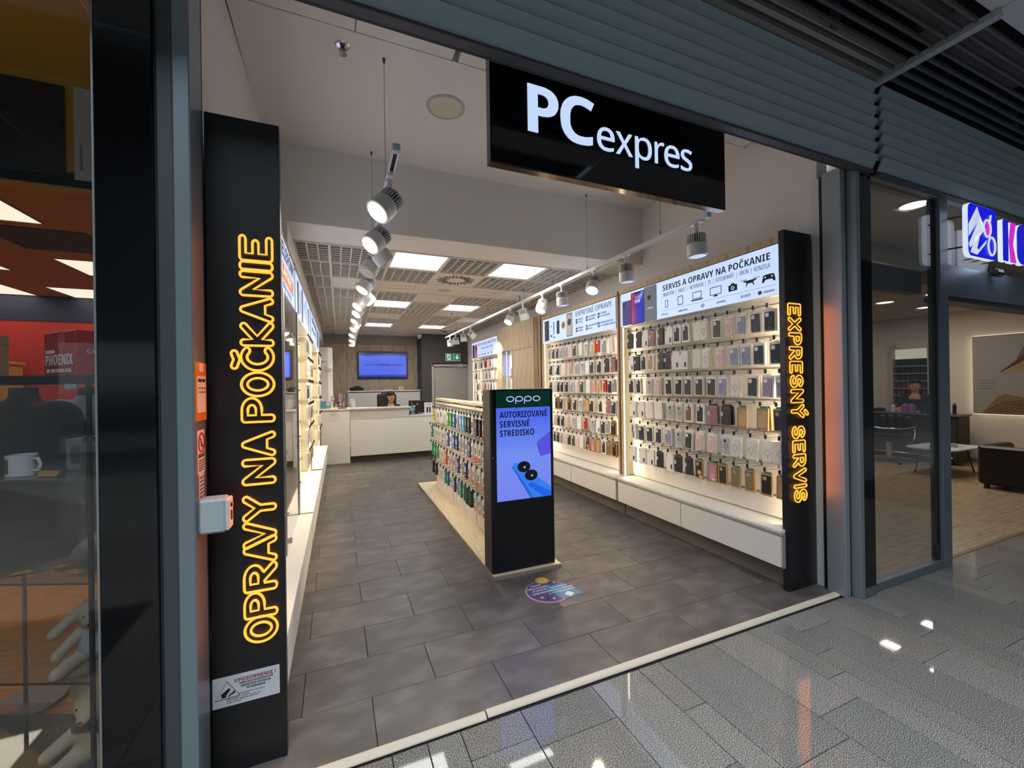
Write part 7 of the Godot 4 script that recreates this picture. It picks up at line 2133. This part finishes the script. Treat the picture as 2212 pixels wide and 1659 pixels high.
	for k in 4:
		part(pc, "print_shade", box(Vector3(0.2, 0.02, 0.001), 0.0), mat(col("77736f"), 0.6), Vector3(-0.72, -0.1 - 0.05 * k, 0.0155))
	# sofa, coffee table, chair, dressing counter
	var so := thing("sofa", "black leather block sofa at the right edge of the salon", "sofa", Vector3(8.7, 0, -2.42))
	part(so, "seat_block", box(Vector3(0.74, 0.34, 0.85), 0.03), mat(col("171516"), 0.38), Vector3(0, 0.25, 0))
	part(so, "side_arm", box(Vector3(0.12, 0.54, 0.86), 0.03), mat(col("171516"), 0.38), Vector3(-0.315, 0.33, 0))
	part(so, "backrest", box(Vector3(0.74, 0.54, 0.14), 0.03), mat(col("171516"), 0.38), Vector3(0, 0.33, -0.36))
	for q in [[-0.3, -0.36], [-0.3, 0.36], [0.3, -0.36], [0.3, 0.36]]:
		part(so, "foot", cyl(0.03, 0.07, 12), mat(col("1a1a1a"), 0.5), Vector3(q[0], 0, q[1]))
	var tb := thing("coffee_table", "white rounded coffee table on thin black hairpin legs in the salon", "table", Vector3(9.12, 0, -3.5))
	part(tb, "table_top", prism(rrect(1.0, 0.62, 0.12, 6), 0.02), mat(col("d6d8dc"), 0.3), Vector3(0, 0.42, 0), Basis(Vector3.RIGHT, -PI / 2))
	part(tb, "table_shelf", prism(rrect(0.9, 0.5, 0.1, 6), 0.008), mat(col("3a3d42"), 0.3), Vector3(0, 0.395, 0), Basis(Vector3.RIGHT, -PI / 2))
	for q in [[-0.38, -0.22], [-0.38, 0.22], [0.38, -0.22], [0.38, 0.22]]:
		var f := Vector3(q[0], 0, q[1])
		part(tb, "hairpin_leg", tube([f * 0.72 + Vector3(0, 0.4, 0), f + Vector3(0, 0.012, 0), f + Vector3(-signf(q[0]) * 0.02, 0.008, 0), Vector3(f.x * 0.95, 0.4, f.z * 0.62)], 0.007, 6), mat(col("17181a"), 0.4))
	for k in 3:
		var m := thing("magazine", "open magazine with dark pictures on the coffee table, %s" % ["left", "middle", "right"][k], "magazine", Vector3(8.88 + 0.22 * k, 0.441, -3.5 + 0.08 * (k % 2)), 0.3 * k)
		part(m, "pages", box(Vector3(0.2, 0.006, 0.27), 0.002), mat(col("c6c4c4"), 0.4), Vector3(0, 0.003, 0))
		part(m, "picture", box(Vector3(0.14, 0.001, 0.18), 0.0), mat([col("3a3a40"), col("5a5660"), col("2c2e34")][k], 0.4), Vector3(0.01, 0.0068, 0))
	for k in 2:
		var g := thing("water_glass", "clear drinking glass on the coffee table, %s of two" % ["left", "right"][k], "glass", Vector3(8.72 + 0.12 * k, 0.44, -3.42), 0.0, "glasses on the coffee table")
		part(g, "tumbler", lathe([Vector2(0, 0), Vector2(0.03, 0), Vector2(0.034, 0.1), Vector2(0.031, 0.1), Vector2(0.028, 0.008), Vector2(0, 0.008)], 18), glass(col("e6eef0"), 0.25))
		part(g, "water", cyl(0.028, 0.05, 14), glass(col("dfe8ea"), 0.2), Vector3(0, 0.008, 0))
	var ch := thing("salon_chair", "black salon chair with curved chrome arms and star foot", "chair", Vector3(9.6, 0, -4.45), -1.05)
	var lea := mat(col("141315"), 0.35)
	part(ch, "seat", box(Vector3(0.56, 0.12, 0.5), 0.035), lea, Vector3(0, 0.45, 0))
	part(ch, "backrest", nets([[Vector3(-0.24, 0.62, 0.23), Vector3(-0.24, 0.84, 0.27), 0.05, 0.045], [Vector3(0, 0.6, 0.26), Vector3(0, 0.85, 0.3), 0.06, 0.05], [Vector3(0.24, 0.62, 0.23), Vector3(0.24, 0.84, 0.27), 0.05, 0.045], [Vector3(-0.12, 0.6, 0.25), Vector3(-0.12, 0.85, 0.29), 0.06, 0.05], [Vector3(0.12, 0.6, 0.25), Vector3(0.12, 0.85, 0.29), 0.06, 0.05]], 0.018, 0.04), lea)
	for sx in [-1.0, 1.0]:
		part(ch, "arm", tube([Vector3(0.3 * sx, 0.38, 0.1), Vector3(0.35 * sx, 0.46, 0.0), Vector3(0.37 * sx, 0.62, -0.12), Vector3(0.36 * sx, 0.68, -0.05), Vector3(0.33 * sx, 0.68, 0.22)], 0.016, 8), chrome)
	part(ch, "back_bar", tube([Vector3(-0.33, 0.68, 0.22), Vector3(-0.15, 0.645, 0.345), Vector3(0.15, 0.645, 0.345), Vector3(0.33, 0.68, 0.22)], 0.016, 8), chrome)
	part(ch, "column", cyl(0.045, 0.34, 16), chrome, Vector3(0, 0.06, 0))
	for k in 5:
		var a := TAU * k / 5 + 0.3
		var lg := part(ch, "leg", tube([Vector3(0, 0.1, 0), Vector3(sin(a) * 0.18, 0.085, cos(a) * 0.18), Vector3(sin(a) * 0.36, 0.05, cos(a) * 0.36)], 0.018, 8), chrome)
		part(lg, "foot", cyl(0.026, 0.04, 10), mat(col("151517"), 0.5), Vector3(sin(a) * 0.36, 0, cos(a) * 0.36))
	var dk := thing("dressing_counter", "dark grey styling counter crowded with bottles behind the salon chair", "counter", Vector3(10.22, 0, -4.6), -PI / 2)
	part(dk, "cabinet", box(Vector3(1.9, 0.82, 0.4), 0.004), mat(col("2a2725"), 0.5), Vector3(0, 0.45, 0))
	part(dk, "counter_top", box(Vector3(1.94, 0.035, 0.46), 0.004), mat(col("55565a"), 0.3), Vector3(0, 0.88, 0.01))
	for k in 3:
		part(dk, "cabinet_door", box(Vector3(0.6, 0.74, 0.014), 0.002), mat(col("332f2d"), 0.45), Vector3(-0.63 + 0.63 * k, 0.45, 0.206))
	part(dk, "foot_rail", tube([Vector3(-0.9, 0.14, 0.28), Vector3(0.9, 0.14, 0.28)], 0.014, 8), chrome)
	var bt := [["violet towel roll", "9a5aa0", 0.06, 0.17], ["violet towel roll", "9a5aa0", 0.06, 0.17], ["white pump bottle", "c9c6c0", 0.03, 0.15], ["black tool tray", "17171a", 0.09, 0.07], ["brown bottle", "3a2820", 0.035, 0.13], ["black dryer", "17171a", 0.05, 0.11], ["silver bowl", "a9adb2", 0.05, 0.06], ["black bottle", "1c1c20", 0.03, 0.16], ["amber bottle", "4a2f20", 0.03, 0.14], ["dark spray can", "26262b", 0.026, 0.2]]
	var bx := [0.12, 0.24, -0.02, -0.3, 0.4, 0.52, 0.62, -0.5, 0.72, 0.82]
	for k in bt.size():
		var o := thing("salon_" + bt[k][0].replace(" ", "_"), "%s on the styling counter, %s from the window" % [bt[k][0], ordinal(k + 1)], "salon supply", dk.transform * Vector3(bx[k], 0.898, 0.06 * (k % 3) - 0.02), 0.0, "supplies on the styling counter")
		var r: float = bt[k][2]
		var h: float = bt[k][3]
		part(o, "body", lathe([Vector2(0, 0), Vector2(r, 0), Vector2(r, h * 0.8), Vector2(r * 0.8, h * 0.86), Vector2(0, h * 0.88)], 16), mat(col(bt[k][1]), 0.4))
		part(o, "top", lathe([Vector2(r * 0.45, h * 0.85), Vector2(r * 0.45, h), Vector2(0, h)], 12), mat(col(bt[k][1]).lightened(0.1), 0.4))
	var nc := thing("product_shelves", "lit white-topped shelf niche with dark and red product rows on the salon wall", "shelf", Vector3(10.845, 0, -4.62), -PI / 2)
	part(nc, "back", box(Vector3(0.62, 1.1, 0.02), 0.0), mat(col("1d1b1c"), 0.6), Vector3(0, 1.6, 0.01))
	part(nc, "lit_header", box(Vector3(0.52, 0.2, 0.05), 0.003), glow(col("e8e2c8"), 0.75), Vector3(0, 2.05, 0.03))
	for sx in [-1.0, 1.0]:
		part(nc, "side", box(Vector3(0.05, 1.2, 0.12), 0.003), mat(col("a9a59f"), 0.5), Vector3(sx * 0.3, 1.65, 0.06))
	for k in 5:
		part(nc, "shelf", box(Vector3(0.54, 0.02, 0.12), 0.001), mat(col("8b8a88"), 0.4), Vector3(0, 1.2 + 0.15 * k, 0.07))
		for q in 6:
			var o := thing("product_tube", "%s product tube, %s on the %s shelf of the salon niche" % [["red", "crimson", "dark", "black", "black"][k], ordinal(q + 1), ["lowest", "second", "third", "fourth", "top"][k]], "product", nc.transform * Vector3(-0.2 + 0.08 * q, 1.21 + 0.15 * k, 0.07), 0.0, "tubes in the salon niche")
			part(o, "tube", cyl(0.028, 0.1, 12), mat([col("8a1c24"), col("7a1a2a"), col("2a2426"), col("18181b"), col("202024")][k], 0.4))
			part(o, "cap", cyl(0.02, 0.02, 10), mat(col("101012"), 0.4), Vector3(0, 0.1, 0))
	make_person("dark-haired person in black seated behind the salon's styling counter", Vector3(10.66, 0, -4.5), -1.5, 0.3, col("121214"), col("1a1310"), 0.68)
